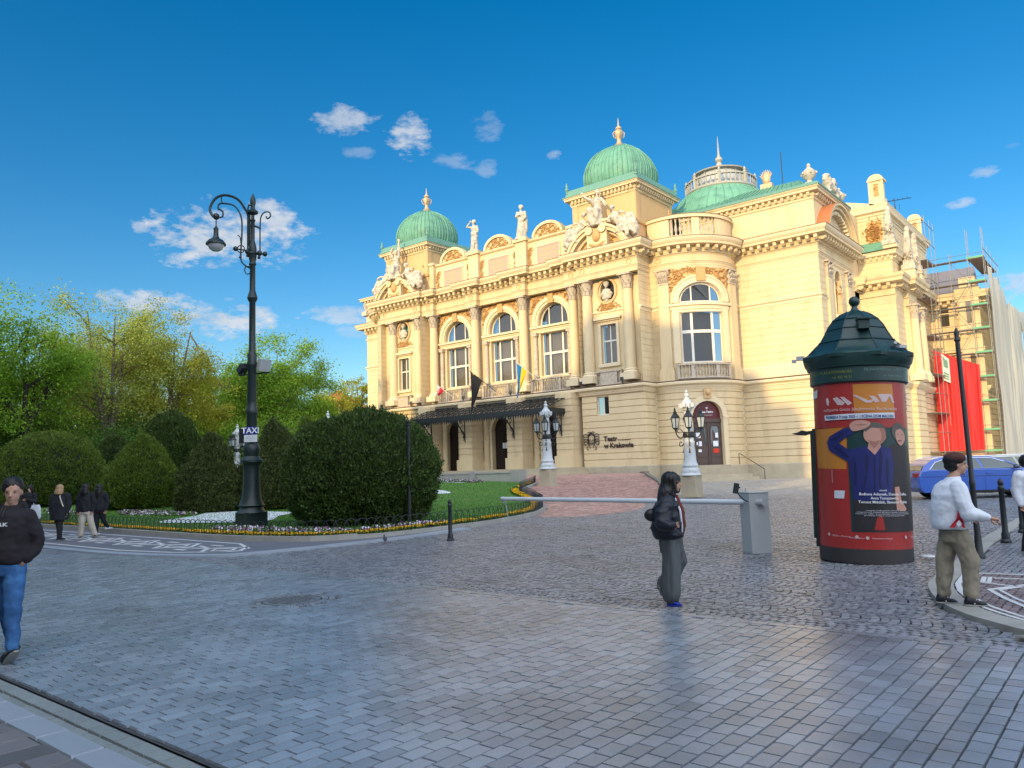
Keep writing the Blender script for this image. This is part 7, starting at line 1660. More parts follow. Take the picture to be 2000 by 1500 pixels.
# ================================================================== FIGURES
def remesh(q, vox, name, mt, parent=None, fold=0., fs=(9, 9, 3), smooth=2, seed=0, extra=None):
    me = q.mesh('tmp', False); o = bpy.data.objects.new('tmp', me); COL.objects.link(o)
    r = o.modifiers.new('r', 'REMESH'); r.mode = 'VOXEL'; r.voxel_size = vox; r.adaptivity = 0
    if smooth: s_ = o.modifiers.new('s', 'SMOOTH'); s_.iterations = smooth; s_.factor = .5
    dg = bpy.context.evaluated_depsgraph_get(); me2 = bpy.data.meshes.new_from_object(o.evaluated_get(dg)); bpy.data.objects.remove(o)
    if fold:
        nr = [v.normal.copy() for v in me2.vertices]
        for v, n in zip(me2.vertices, nr):
            c = v.co; k = noise.noise(Vector((c.x*fs[0]+seed, c.y*fs[1], c.z*fs[2])))+.5*noise.noise(Vector((c.x*fs[0]*2.3, c.y*fs[1]*2.3+seed, c.z*fs[2]*2.3))); v.co = c+n*(k*fold)
    if extra is not None:
        ex = extra.mesh('e', False); nv = len(me2.vertices); V = [tuple(v.co) for v in me2.vertices]+[tuple(v.co) for v in ex.vertices]
        Fc = [tuple(p.vertices) for p in me2.polygons]+[tuple(i+nv for i in p.vertices) for p in ex.polygons]
        me2 = bpy.data.meshes.new(name); me2.from_pydata(V, [], Fc)
    me2.name = name; me2.shade_smooth(); me2.materials.clear()
    return link(name, me2, mt, parent)
def limb(q, pts, rad, n=10, flat=None):
    q.tube(pts, rad, n, ry=flat)
    for p, r in zip(pts, rad): q.ell(p, (r, r, r) if flat is None else (r, r*.9, r), 8, 6)
def torso(q, secs, n=16):
    """secs: (x, y, z, rx, ry)"""
    q.loft([[(x+rx*math.cos(2*math.pi*j/n), y+ry*math.sin(2*math.pi*j/n), z) for j in range(n)] for x, y, z, rx, ry in secs])
def headparts(q, c, r, face, k=1.):
    """c centre, r half height, face = unit direction the face looks to"""
    c = Vector(c); f = Vector(face).normalized(); s_ = Vector((0, 0, 1)).cross(f).normalized(); ang = math.atan2(f.y, f.x)
    q.ell(c+Vector((0, 0, r*.22))-f*r*.10, (r*.80, r*.66, r*.78), 14, 10, ang)
    q.ell(c+f*r*.10-Vector((0, 0, r*.30)), (r*.60, r*.52, r*.62), 12, 8, ang)
    q.ell(c+f*r*.46-Vector((0, 0, r*.74)), (r*.22, r*.24, r*.18), 8, 6, ang)
    q.tube([c+f*r*.70+Vector((0, 0, r*.12)), c+f*r*.90-Vector((0, 0, r*.22)), c+f*r*.72-Vector((0, 0, r*.30))], [r*.08, r*.13, r*.10], 8)
    q.ell(c+f*r*.66-Vector((0, 0, r*.50)), (r*.10, r*.24, r*.07), 8, 5, ang)
    for sg_ in (-1, 1):
        q.ell(c+s_*sg_*r*.66-Vector((0, 0, r*.08))-f*r*.08, (r*.14, r*.07, r*.20), 8, 6, ang)
        q.ell(c+s_*sg_*r*.26+f*r*.62+Vector((0, 0, r*.26)), (r*.10, r*.2, r*.06), 6, 4, ang)
def eyes(c, r, face, parent):
    c = Vector(c); f = Vector(face).normalized(); s_ = Vector((0, 0, 1)).cross(f).normalized()
    for sg_ in (-1, 1):
        q = MB(); q.ell(c+s_*sg_*r*.28+f*r*.66+Vector((0, 0, r*.10)), (r*.07, r*.07, r*.05), 8, 6); q.build('eye', 'hair_black', parent)
def hand(q, wr, d, nrm, L=.18, curl=.5, side=1):
    """wrist, direction of the hand, palm normal; fingers bend towards the palm normal"""
    wr = Vector(wr); d = Vector(d).normalized(); n_ = Vector(nrm).normalized(); s_ = d.cross(n_).normalized()*side; pl = L*.5
    q.tube([wr, wr+d*pl*.4, wr+d*pl], [L*.15, L*.21, L*.23], 8, ry=[L*.12, L*.11, L*.09])
    for i, (o, fl) in enumerate(((-.17, .40), (-.06, .46), (.06, .43), (.17, .34))):
        b = wr+d*pl*.92+s_*L*o; c1 = curl*(.8+.15*i); v1 = (d*math.cos(c1*.5)+n_*math.sin(c1*.5)); v2 = (d*math.cos(c1*1.5)+n_*math.sin(c1*1.5)); v3 = (d*math.cos(c1*2.4)+n_*math.sin(c1*2.4)); f = L*fl
        q.tube([b, b+v1*f*.42, b+v1*f*.42+v2*f*.33, b+v1*f*.42+v2*f*.33+v3*f*.25], [L*.052, L*.048, L*.043, L*.03], 6)
    b = wr+d*pl*.25-s_*L*.16; v = (d*.75-s_*.55+n_*.4).normalized(); q.tube([b, b+v*L*.2, b+v*L*.2+(d*.9+n_*.3-s_*.1).normalized()*L*.18], [L*.075, L*.06, L*.04], 6)
def shoe(p, heel, toe, up, mt, sole, parent, w=.048, h=.085):
    """heel and toe points on the sole line"""
    heel, toe = Vector(heel), Vector(toe); d = (toe-heel); L = d.length; d.normalize(); s_ = d.cross(Vector((0, 0, 1))).normalized(); n_ = s_.cross(d).normalized()
    def ring(t, ww, z0, z1): 
        c = heel+d*(L*t); return [c+s_*(ww*math.cos(a))+n_*(z0+(z1-z0)*(.5+.5*math.sin(a))) for a in [2*math.pi*j/12 for j in range(12)]]
    q = MB(); q.loft([ring(-.03, w*.5, .01, h*.7), ring(.05, w*.85, .01, h*1.1), ring(.25, w*.88, .01, h*1.15), ring(.45, w*.95, .01, h*.9), ring(.7, w*1.08, .01, h*.62), ring(.9, w*.9, .01, h*.48), ring(1.0, w*.45, .012, h*.3)]); o = q.build('shoe', mt, parent)
    q = MB(); q.loft([ring(-.05, w*.55, -.004, .022), ring(.1, w*.95, -.004, .022), ring(.7, w*1.16, -.004, .022), ring(.92, w*.95, -.002, .022), ring(1.03, w*.5, .002, .02)]); q.build('sole', sole, o); return o
def person(px, py, D, lab, z=0., dz=0., grp=None, cy=None):
    if cy is None: p = at(px, py, D)
    else:
        v = ff*1500+rr*(px-1000)+uu*(750-cy); p = CAM+v*((z-CAM.z)/v.z)
    o = empty('person', (p.x, p.y, z), math.atan2(SR[1], SR[0]), label=lab, cat='person', group=grp); return o
def frame_of(o, cx): return ((o.location-CAM).dot(ff)+.12)/1500, .030+7.2e-5*(cx-1000)
# each figure: local x to the right of the picture, y away from the viewer, z up
# --- woman crossing in the middle
W1 = person(1308, 0, 0, 'woman with long black hair in a dark bomber jacket and wide grey trousers walking right', cy=1181); s_, k1_ = frame_of(W1, 1308)
def J(px, py, y=0, cx=1308, cy=1181, s=s_, kk=k1_): return ((px-cx)*s+(cy-py)*s*kk, y, (cy-py)*s)
q = MB(); hc = J(1315, 949, 0); headparts(q, hc, .118, (.9, -.42, -.05)); limb(q, [J(1311, 962), J(1308, 978)], [.052, .058]); torso(q, [J(1309, 1052)+(.10, .13), J(1310, 1020)+(.10, .14), J(1308, 985)+(.09, .16), J(1308, 975)+(.05, .08)])
limb(q, [J(1307, 1050, -.07), J(1312, 1110, -.08), J(1308, 1168, -.07)], [.09, .055, .038]); limb(q, [J(1312, 1050, .07), J(1330, 1102, .06), J(1298, 1150, .08)], [.09, .055, .038]); limb(q, [J(1298, 985, -.18), J(1284, 1022, -.25), J(1300, 1026, -.34)], [.05, .04, .03]); limb(q, [J(1316, 985, .17), J(1330, 1018, .22), J(1330, 1046, .2)], [.05, .04, .028])
e = MB(); hand(e, J(1299, 1026, -.335), (.95, 0, .02), (0, 1, 0), .165, .8); hand(e, J(1330, 1048, .2), (.15, 0, -1), (-.3, -1, 0), .165, .7)
remesh(q, .011, 'body', 'skin', W1, extra=e); eyes(hc, .118, (.9, -.42, -.05), W1)
q = MB(); torso(q, [J(1306, 1056)+(.155, .17), J(1305, 1048)+(.20, .215), J(1304, 1030)+(.215, .225), J(1304, 1005)+(.205, .225), J(1305, 988)+(.17, .215), J(1307, 975)+(.11, .14), J(1308, 969)+(.075, .085)], 18)
limb(q, [J(1299, 984, -.17), J(1289, 1004, -.23), J(1284, 1022, -.27)], [.095, .11, .105]); limb(q, [J(1284, 1022, -.27), J(1292, 1026, -.32), J(1300, 1026, -.34)], [.105, .095, .065]); limb(q, [J(1316, 984, .17), J(1328, 1003, .22), J(1331, 1022, .22), J(1330, 1042, .2)], [.09, .10, .09, .06])
remesh(q, .014, 'jacket', 'cloth_navy', W1, .022, (7, 7, 13))
q = MB(); q.tube([J(1318, 972, -.10), J(1326, 1000, -.17), J(1331, 1030, -.12), J(1330, 1052, -.06)], [.02, .035, .035, .02], 8); q.build('shirt', 'cloth_rust', W1)
q = MB(); q.tube([J(1312, 970, -.10), J(1322, 1000, -.2), J(1327, 1030, -.17), J(1328, 1050, -.13)], [.012, .014, .012, .01], 6); q.build('white_zip_edge', 'cloth_white', W1)
q = MB(); torso(q, [J(1311, 1082)+(.15, .15), J(1310, 1060)+(.155, .165), J(1309, 1046)+(.14, .15)]); limb(q, [J(1307, 1062, -.07), J(1309, 1110, -.09), J(1310, 1150, -.09), J(1309, 1160, -.09)], [.12, .115, .115, .115]); limb(q, [J(1316, 1062, .08), J(1329, 1100, .07), J(1322, 1118, .10), J(1302, 1146, .12)], [.12, .10, .10, .11])
remesh(q, .014, 'trousers', 'cloth_grey', W1, .020, (14, 14, 2.2))
shoe(None, J(1301, 1181, -.10), J(1327, 1181, -.12), 0, 'shoe_blue', 'shoe_blue', W1); shoe(None, J(1288, 1146, .12), J(1294, 1166, .12), 0, 'shoe_black', 'shoe_sole', W1)
q = MB(); hx_ = Vector(hc); q.ell(hx_+Vector((-.03, .01, .045)), (.128, .112, .112), 14, 10); torso(q, [J(1293, 990, .0)+(.045, .10), J(1296, 978, 0)+(.075, .13), J(1301, 965, 0)+(.10, .125), J(1307, 952, .02)+(.115, .115), J(1310, 940, .02)+(.115, .105)]); q.tube([J(1322, 940, -.02), J(1326, 952, .03), J(1325, 968, .06)], [.03, .035, .03], 8); q.tube([J(1314, 938, -.10), J(1315, 955, -.115), J(1311, 975, -.12)], [.025, .03, .035], 8)
remesh(q, .011, 'hair', 'hair_black', W1, .012, (26, 26, 2))
hb_ = empty('handbag', W1.location, W1.rotation_euler.z, label='small black shoulder bag hanging behind the woman in the bomber jacket', cat='bag')
q = MB(); q.tube([J(1262, 1013, -.12), J(1272, 1004, -.14), J(1284, 1016, -.16)], [.05, .085, .06], 10, ry=[.04, .06, .05]); q.ell(J(1271, 1008, -.14), (.11, .075, .085), 12, 8); q.build('pouch', 'leather', hb_); q = MB(); q.tube([J(1266, 1000, -.15), J(1285, 985, -.26), J(1300, 968, -.16)], .012, 6); q.tube([J(1268, 1016, -.18), J(1282, 1034, -.36), J(1300, 1036, -.40)], .009, 6); q.build('strap', 'leather', hb_)
# --- man in the white jacket
W2 = person(1872, 0, 0, 'man in a dark cap, white jacket with a red back panel and khaki trousers', z=.045, cy=1181); s_, k2_ = frame_of(W2, 1872)
K = lambda px, py, y=0, s_=s_, k_=k2_: J(px, py, y, 1872, 1181, s_, k_)
q = MB(); hc = K(1869, 913); headparts(q, hc, .125, (.96, -.28, -.05)); limb(q, [K(1866, 928), K(1860, 944)], [.06, .07]); torso(q, [K(1862, 1045)+(.10, .12), K(1858, 1000)+(.15, .17), K(1856, 960)+(.12, .18), K(1858, 945)+(.06, .09)])
limb(q, [K(1862, 1045, .08), K(1853, 1105, .1), K(1852, 1168, .1)], [.10, .06, .045]); limb(q, [K(1866, 1045, -.08), K(1886, 1100, -.1), K(1886, 1168, -.1)], [.10, .06, .045]); limb(q, [K(1855, 958, -.2), K(1863, 1008, -.28), K(1898, 1014, -.30)], [.055, .045, .033]); limb(q, [K(1862, 958, .2), K(1868, 1008, .25), K(1896, 1016, .1)], [.055, .045, .033])
e = MB(); hand(e, K(1900, 1014, -.30), (.97, 0, -.22), (0, .7, -.6), .20, .75); hand(e, K(1897, 1017, .1), (.9, 0, -.2), (0, -.7, -.5), .19, .6)
remesh(q, .011, 'body', 'skin', W2, extra=e); eyes(hc, .125, (.96, -.28, -.05), W2)
q = MB(); torso(q, [K(1856, 1036)+(.185, .20), K(1856, 1028)+(.205, .215), K(1855, 1000)+(.20, .22), K(1853, 970)+(.175, .225), K(1855, 952)+(.13, .20), K(1860, 941)+(.085, .11), K(1863, 936)+(.075, .085)], 20)
limb(q, [K(1854, 958, -.19), K(1858, 985, -.25), K(1864, 1006, -.28)], [.095, .09, .09]); limb(q, [K(1864, 1006, -.28), K(1880, 1008, -.30), K(1897, 1013, -.30)], [.09, .075, .05]); limb(q, [K(1862, 958, .2), K(1868, 1006, .25), K(1894, 1014, .12)], [.09, .085, .05])
remesh(q, .013, 'jacket', 'cloth_white', W2, .010, (8, 8, 10), seed=4)
q = MB(); pts = [(1848, 996), (1856, 1012), (1862, 1032), (1857, 1032), (1850, 1020), (1843, 1032), (1836, 1031), (1846, 1014)]
def onj(px, py, lift=.012):
    x, _, z = K(px, py); k = max(-1, min(1, (x-K(1856, 1010)[0])/.215)); return (x, -.235*math.sqrt(max(.02, 1-k*k))-lift, z)
q.add([onj(*p) for p in pts], [tuple(range(len(pts)))]); q.build('red_panel', 'cloth_red', W2, smooth=False)
q = MB(); q.add([onj(*p, .016) for p in ((1850, 1017), (1855, 1024), (1850, 1031), (1845, 1024))], [(0, 1, 2, 3)]); q.build('panel_diamond', 'cloth_white', W2, smooth=False)
q = MB(); torso(q, [K(1866, 1062)+(.145, .16), K(1864, 1044)+(.155, .17), K(1862, 1030)+(.15, .165)]); limb(q, [K(1862, 1052, .08), K(1855, 1100, .1), K(1852, 1140, .1), K(1853, 1159, .1)], [.12, .095, .082, .080]); limb(q, [K(1868, 1052, -.08), K(1884, 1098, -.11), K(1886, 1140, -.1), K(1887, 1159, -.1)], [.12, .10, .082, .080])
remesh(q, .013, 'trousers', 'cloth_khaki', W2, .018, (10, 10, 7), seed=2)
for (a, b, y) in ((1840, 1874, .1), (1874, 1910, -.12)):
    o = shoe(None, K(a, 1180, y), K(b+2, 1181, y-.03), 0, 'shoe_black', 'shoe_sole', W2, .05, .10); t = MB()
    for dx in (12, 18): t.tube([K(a+dx, 1176, y-.052), K(a+dx+5, 1167, y-.045)], .006, 5)
    t.build('stripe', 'shoe_white', o)
q = MB(); h_ = Vector(hc); q.ell(h_+Vector((-.035, 0, .055)), (.125, .10, .085), 14, 8); q.ell(h_+Vector((-.07, .0, -.0)), (.075, .09, .085), 12, 8); remesh(q, .010, 'hair', 'hair_black', W2, .006, (20, 20, 20))
q = MB(); q.ell(h_+Vector((-.02, 0, .075)), (.128, .105, .075), 14, 8); q.build('cap', 'cap_brown', W2)
# --- man at the left edge
W3 = person(18, 0, 0, 'man in a black hoodie and blue jeans striding in from the left edge', cy=1286); s_, k3_ = frame_of(W3, 18)
K = lambda px, py, y=0, s_=s_, k_=k3_: J(px, py, y, 18, 1290, s_, k_)
q = MB(); hc = K(26, 973); headparts(q, hc, .128, (.35, -.93, -.12)); limb(q, [K(24, 993), K(20, 1010)], [.062, .075]); torso(q, [K(14, 1120)+(.15, .12), K(14, 1060)+(.17, .12), K(16, 1025)+(.20, .12), K(18, 1012)+(.08, .07)])
limb(q, [K(26, 1115, .0), K(42, 1195, -.12), K(47, 1262, -.2)], [.10, .062, .046]); limb(q, [K(2, 1115, .06), K(-2, 1195, .1), K(-12, 1262, .3)], [.10, .062, .046]); limb(q, [K(54, 1024, .04), K(62, 1072, .08), K(52, 1102, -.02)], [.06, .048, .035]); limb(q, [K(-20, 1024, 0), K(-30, 1075, .02), K(-24, 1115, -.1)], [.06, .048, .035])
e = MB(); hand(e, K(53, 1099, -.02), (-.35, -.1, -.93), (-.8, .3, 0), .19, .4); hand(e, K(-24, 1115, -.1), (0, -.2, -1), (1, 0, 0), .19, .6)
remesh(q, .012, 'body', 'skin', W3, extra=e); eyes(hc, .128, (.35, -.93, -.12), W3)
q = MB(); torso(q, [K(16, 1113)+(.17, .15), K(15, 1104)+(.205, .175), K(15, 1070)+(.215, .18), K(16, 1035)+(.225, .175), K(18, 1016)+(.19, .15), K(20, 1005)+(.11, .11), K(21, 998)+(.09, .095)], 20); limb(q, [K(50, 1022, .03), K(60, 1045, .07), K(63, 1072, .09)], [.085, .082, .078]); limb(q, [K(63, 1072, .09), K(60, 1086, .05), K(54, 1100, -.01)], [.078, .07, .055]); limb(q, [K(-16, 1024, 0), K(-30, 1075, .02), K(-24, 1108, -.08)], [.085, .078, .06])
q.tube([K(2, 1003, .02), K(10, 1000, .11), K(30, 1000, .11), K(40, 1003, .02)], .05, 8)
remesh(q, .014, 'hoodie', 'cloth_hoodie', W3, .018, (7, 7, 9), seed=6)
me = text_mesh('MLLK', .045, 0, .003, 'CENTER')
for v in me.vertices: v.co = Vector(K(26, 1036, -.225))+Vector((v.co.x*1.5, .0, v.co.y))
link('print', me, 'white_paper', W3)
q = MB(); q.tube([K(23, 1001, -.14), K(23, 1020, -.21), K(22, 1036, -.22)], .005, 5); q.tube([K(29, 1001, -.14), K(30, 1018, -.21)], .005, 5); q.build('drawstring', 'hair_black', W3)
q = MB(); torso(q, [K(17, 1132)+(.165, .14), K(16, 1115)+(.175, .15), K(16, 1100)+(.165, .14)]); limb(q, [K(30, 1122, 0), K(40, 1180, -.12), K(43, 1225, -.15), K(48, 1262, -.2)], [.115, .088, .072, .062]); limb(q, [K(2, 1122, .05), K(-4, 1190, .1), K(-12, 1262, .3)], [.115, .088, .062])
remesh(q, .014, 'jeans', 'denim', W3, .014, (10, 10, 9), seed=3)
shoe(None, K(38, 1295, -.22), K(72, 1266, -.34), 0, 'shoe_black', 'shoe_sole', W3, .055, .11); shoe(None, K(-18, 1283, .3), K(8, 1285, .2), 0, 'shoe_black', 'shoe_sole', W3, .055, .10)
q = MB(); h_ = Vector(hc); q.ell(h_+Vector((-.018, .026, .062)), (.106, .112, .106), 14, 10); q.ell(h_+Vector((-.03, .060, .01)), (.097, .078, .105), 12, 8); remesh(q, .010, 'hair', 'hair_black', W3, .006, (30, 30, 30))
# --- people in the background on the left pavement
def simple_person(px, D, base_py, lab, coat, legs, hair, shoes, face, pose, z=.035, long_coat=0., skinmt='skin', hair_len=0., fat=1.):
    t = person(px, 0, D, lab, z=z, cy=base_py, grp='people walking on the left pavement')
    H = 1.66; st = pose.get('step', .18); q = MB(); hc = (0, 0, H-.12); headparts(q, hc, .115, face); limb(q, [(0, 0, H-.2), (0, 0, H-.3)], [.05, .06]); torso(q, [(0, 0, .82, .14, .12), (0, 0, 1.1, .12, .1), (0, 0, 1.32, .17, .1), (0, 0, 1.38, .06, .06)])
    kn = pose.get('knee', (.03, -.02)); lf = pose.get('left', (-.08-st*.5, 0, .08)); rg = pose.get('right', (.08+st*.5, 0, .08)); arms = pose.get('arms', [[(-.19, 0, 1.34), (-.25, .02, 1.08), (-.22, -.03, .84)], [(.19, 0, 1.34), (.25, .02, 1.08), (.22, -.03, .84)]])
    hips = (-.08, 0, .86), (.08, 0, .86); ks = [((hips[i][0]+f[0])/2+kn[i]*.5, (hips[i][1]+f[1])/2-.03, .47) for i, f in enumerate((lf, rg))]
    for h_, k_, f in zip(hips, ks, (lf, rg)): limb(q, [h_, k_, f], [.085, .055, .04])
    for a in arms: limb(q, a, [.05, .04, .03])
    e = MB()
    for a in arms: d = Vector(a[2])-Vector(a[1]); hand(e, a[2], d, (0, -1, .1), .165, .5)
    remesh(q, .016, 'body', 'skin', t, extra=e, smooth=1)
    q = MB(); zl = .80-long_coat; torso(q, [(0, 0, zl, .17*fat+.05*(long_coat > 0), .15*fat), (0, 0, .95, .19*fat, .155*fat), (0, 0, 1.15, .18*fat, .15*fat), (0, 0, 1.32, .205*fat, .13), (0, 0, 1.40, .12, .09), (0, 0, 1.43, .07, .07)])
    for a in arms: limb(q, a, [.085*fat, .075*fat, .055*fat])
    remesh(q, .02, 'coat', coat, t, .02, (7, 7, 5), seed=px)
    q = MB(); torso(q, [(0, 0, .74, .15, .13), (0, 0, .9, .16, .14), (0, 0, .98, .14, .12)])
    for h_, k_, f in zip(hips, ks, (lf, rg)): limb(q, [h_, k_, (f[0], f[1], f[2]+.02)], [.105, .082*pose.get('wide', 1), .07*pose.get('wide', 1)])
    remesh(q, .018, 'trousers', legs, t, .015, (9, 9, 4), seed=px)
    dv = Vector((face[0], face[1], 0)).normalized() if 'walk' not in pose else Vector(pose['walk'])
    for f in (lf, rg): b = Vector((f[0], f[1], f[2]-.07)); shoe(None, b-dv*.07, b+dv*.18, 0, shoes, 'shoe_white' if shoes == 'shoe_white' else 'shoe_sole', t, .045, .09)
    q = MB(); fv = Vector(face).normalized(); c = Vector(hc)-fv*.03+Vector((0, 0, .035)); q.ell(c, (.115, .115, .12), 12, 8)
    if hair_len: torso(q, [(c.x-fv.x*.06, c.y-fv.y*.06, H-.12-hair_len, .08, .05), (c.x-fv.x*.06, c.y-fv.y*.06, H-.25, .125, .09), (c.x-fv.x*.02, c.y-fv.y*.02, H-.12, .12, .11)])
    remesh(q, .014, 'hair', hair, t, .01, (22, 22, 3)); return t
B1 = simple_person(115, 24.3, 1056, 'blonde woman in a long black coat from behind, cream strap across her back', 'cloth_black', 'cloth_black', 'hair_blonde', 'shoe_black', (0, 1, -.1), dict(step=.0, left=(-.03, .1, .08), right=(.06, -.1, .08), walk=(.4, .9, 0)), long_coat=.18, hair_len=.16, fat=1.35)
q = MB(); q.tube([(-.02, .14, 1.42), (.10, -.20, 1.34), (.19, -.24, 1.14), (.22, -.2, 1.02)], .016, 6, ry=.006); q.build('bag_strap', 'cloth_cream', B1)
simple_person(166, 24.8, 1051, 'person in a black jacket and wide cream trousers, middle of the three walking away', 'cloth_black', 'cloth_cream', 'hair_black', 'shoe_black', (.2, .97, 0), dict(left=(-.17, .05, .08), right=(.22, .15, .09), wide=1.25, walk=(-.6, .8, 0)), hair_len=.3)
simple_person(193, 25.6, 1046, 'person all in black with white trainers, rightmost of the three walking away', 'cloth_black', 'cloth_black', 'hair_black', 'shoe_white', (.2, .97, 0), dict(left=(-.1, .0, .08), right=(.14, .25, .26), walk=(.6, .8, 0)), hair_len=.45, z=-.0)
B4 = simple_person(55, 27.5, 1040, 'woman in a black top holding a phone, behind the man in the hoodie', 'cloth_black', 'denim', 'hair_black', 'shoe_white', (.2, -.95, -.15), dict(step=.1, arms=[[(-.19, 0, 1.34), (-.24, -.06, 1.08), (-.05, -.28, 1.14)], [(.19, 0, 1.34), (.25, -.05, 1.10), (.12, -.30, 1.16)]]), hair_len=.25)
def at_local(o, v): return o.matrix_basis @ Vector(v)
B4.matrix_basis = Matrix.LocRotScale(B4.location, B4.rotation_euler, None)
ph = MB(); ph.cbox((.13, -.36, 1.19), (.14, .09, .012)); x_ = ph.build('phone', 'shoe_black', smooth=False, label='dark phone held by the woman in the black top', cat='phone'); x_.location = B4.location; x_.rotation_euler = B4.rotation_euler
tb = MB(); tb.loft([[(.30+a*w, -.10+b*.06, z) for a, b in ((-1, -1), (1, -1), (1, 1), (-1, 1))] for w, z in ((.14, .48), (.17, .55), (.15, .85), (.10, .98))]); tb.tube([(.22, -.1, .96), (.2, -.06, 1.2), (.22, 0, 1.38)], .012, 5); x_ = tb.build('tote_bag', 'cloth_white', label='white tote bag hanging from the arm of the woman with the phone', cat='bag'); x_.location = B4.location; x_.rotation_euler = B4.rotation_euler
B5 = simple_person(2026, 15.2, 1080, 'person in a white shirt cut off by the right edge beside the last bollard', 'cloth_white', 'cloth_black', 'hair_black', 'shoe_black', (.9, -.3, 0), dict(step=.2), z=.05, fat=1.1)
B5['group'] = 'people near the right edge'
# ================================================================== ROOF SCULPTURES
def robe(q, x, y, z0, z1, r0, r1, ry=.8, n=18, seed=0, lean=0.):
    rg = random.Random(seed); ph = [rg.uniform(0, 6.28) for _ in range(3)]; R_ = []
    for k in range(9):
        t = k/8; r = r0+(r1-r0)*t; R_.append([(x+lean*t+(r*(1+.10*math.sin(5*a+ph[0]+t*2)*(1-t)+.05*math.sin(9*a+ph[1])))*math.cos(a), y+(r*ry*(1+.10*math.sin(5*a+ph[0]+t*2)*(1-t)))*math.sin(a), z0+(z1-z0)*t) for a in [2*math.pi*j/n for j in range(n)]])
    q.loft(R_)
def statue(x, y, z, h, lab, rz, pose, name='statue'):
    t = empty(name, (x, y, z), rz, label=lab, cat='statue', group='figures along the theatre roof'); k = h/1.75; q = MB(); q.T = Matrix.Scale(k, 4)
    headparts(q, (0, -.02, 1.62), .13, (pose.get('look', 0), -1, -.1)); q.ell((0, .03, 1.68), (.13, .14, .12), 10, 6); limb(q, [(0, 0, 1.52), (0, 0, 1.42)], [.06, .08]); torso(q, [(0, 0, .9, .17, .14), (0, 0, 1.1, .14, .12), (0, -.01, 1.3, .2, .14), (0, 0, 1.40, .15, .1), (0, 0, 1.44, .06, .06)])
    robe(q, 0, 0, .05, 1.02, pose.get('hem', .27), .18, .85, seed=int(x)); limb(q, [(.05, -.12, .55), (.07, -.2, .3), (.07, -.22, .06)], [.10, .08, .05]); limb(q, [(-.18, 0, 1.1), (0, -.14, .95), (.2, -.02, .82)], [.06, .07, .06])
    for a in pose['arms']: limb(q, a, [.07, .058, .045]); q.ell(a[2], .06, 8, 6)
    if pose.get('cloak'): limb(q, [(.16, .1, 1.36), (.24, .08, .9), (.22, .02, .35)], [.08, .1, .09])
    q.cbox((0, 0, .0), (.62, .5, .12)); remesh(q, .035*k*1.0, 'figure', 'statue_stone', t, .05, (3, 3, 2), 1, seed=x); return t
statue(-36.0, -7.0, 26.6, 3.75, 'white stone roof figure with a hand raised to his brow, left of centre', .1, dict(arms=[[(-.2, 0, 1.38), (-.42, -.08, 1.45), (-.14, -.14, 1.66)], [(.2, 0, 1.38), (.25, .02, 1.1), (.16, -.1, .92)]], hem=.22))
statue(-29.0, -7.0, 26.6, 3.8, 'white stone roof figure in a long robe with bowed head, right of centre', .3, dict(look=-.5, arms=[[(-.2, 0, 1.38), (-.24, -.12, 1.15), (-.05, -.2, 1.2)], [(.2, 0, 1.38), (.26, -.02, 1.1), (.16, -.15, .95)]], hem=.27, cloak=1))
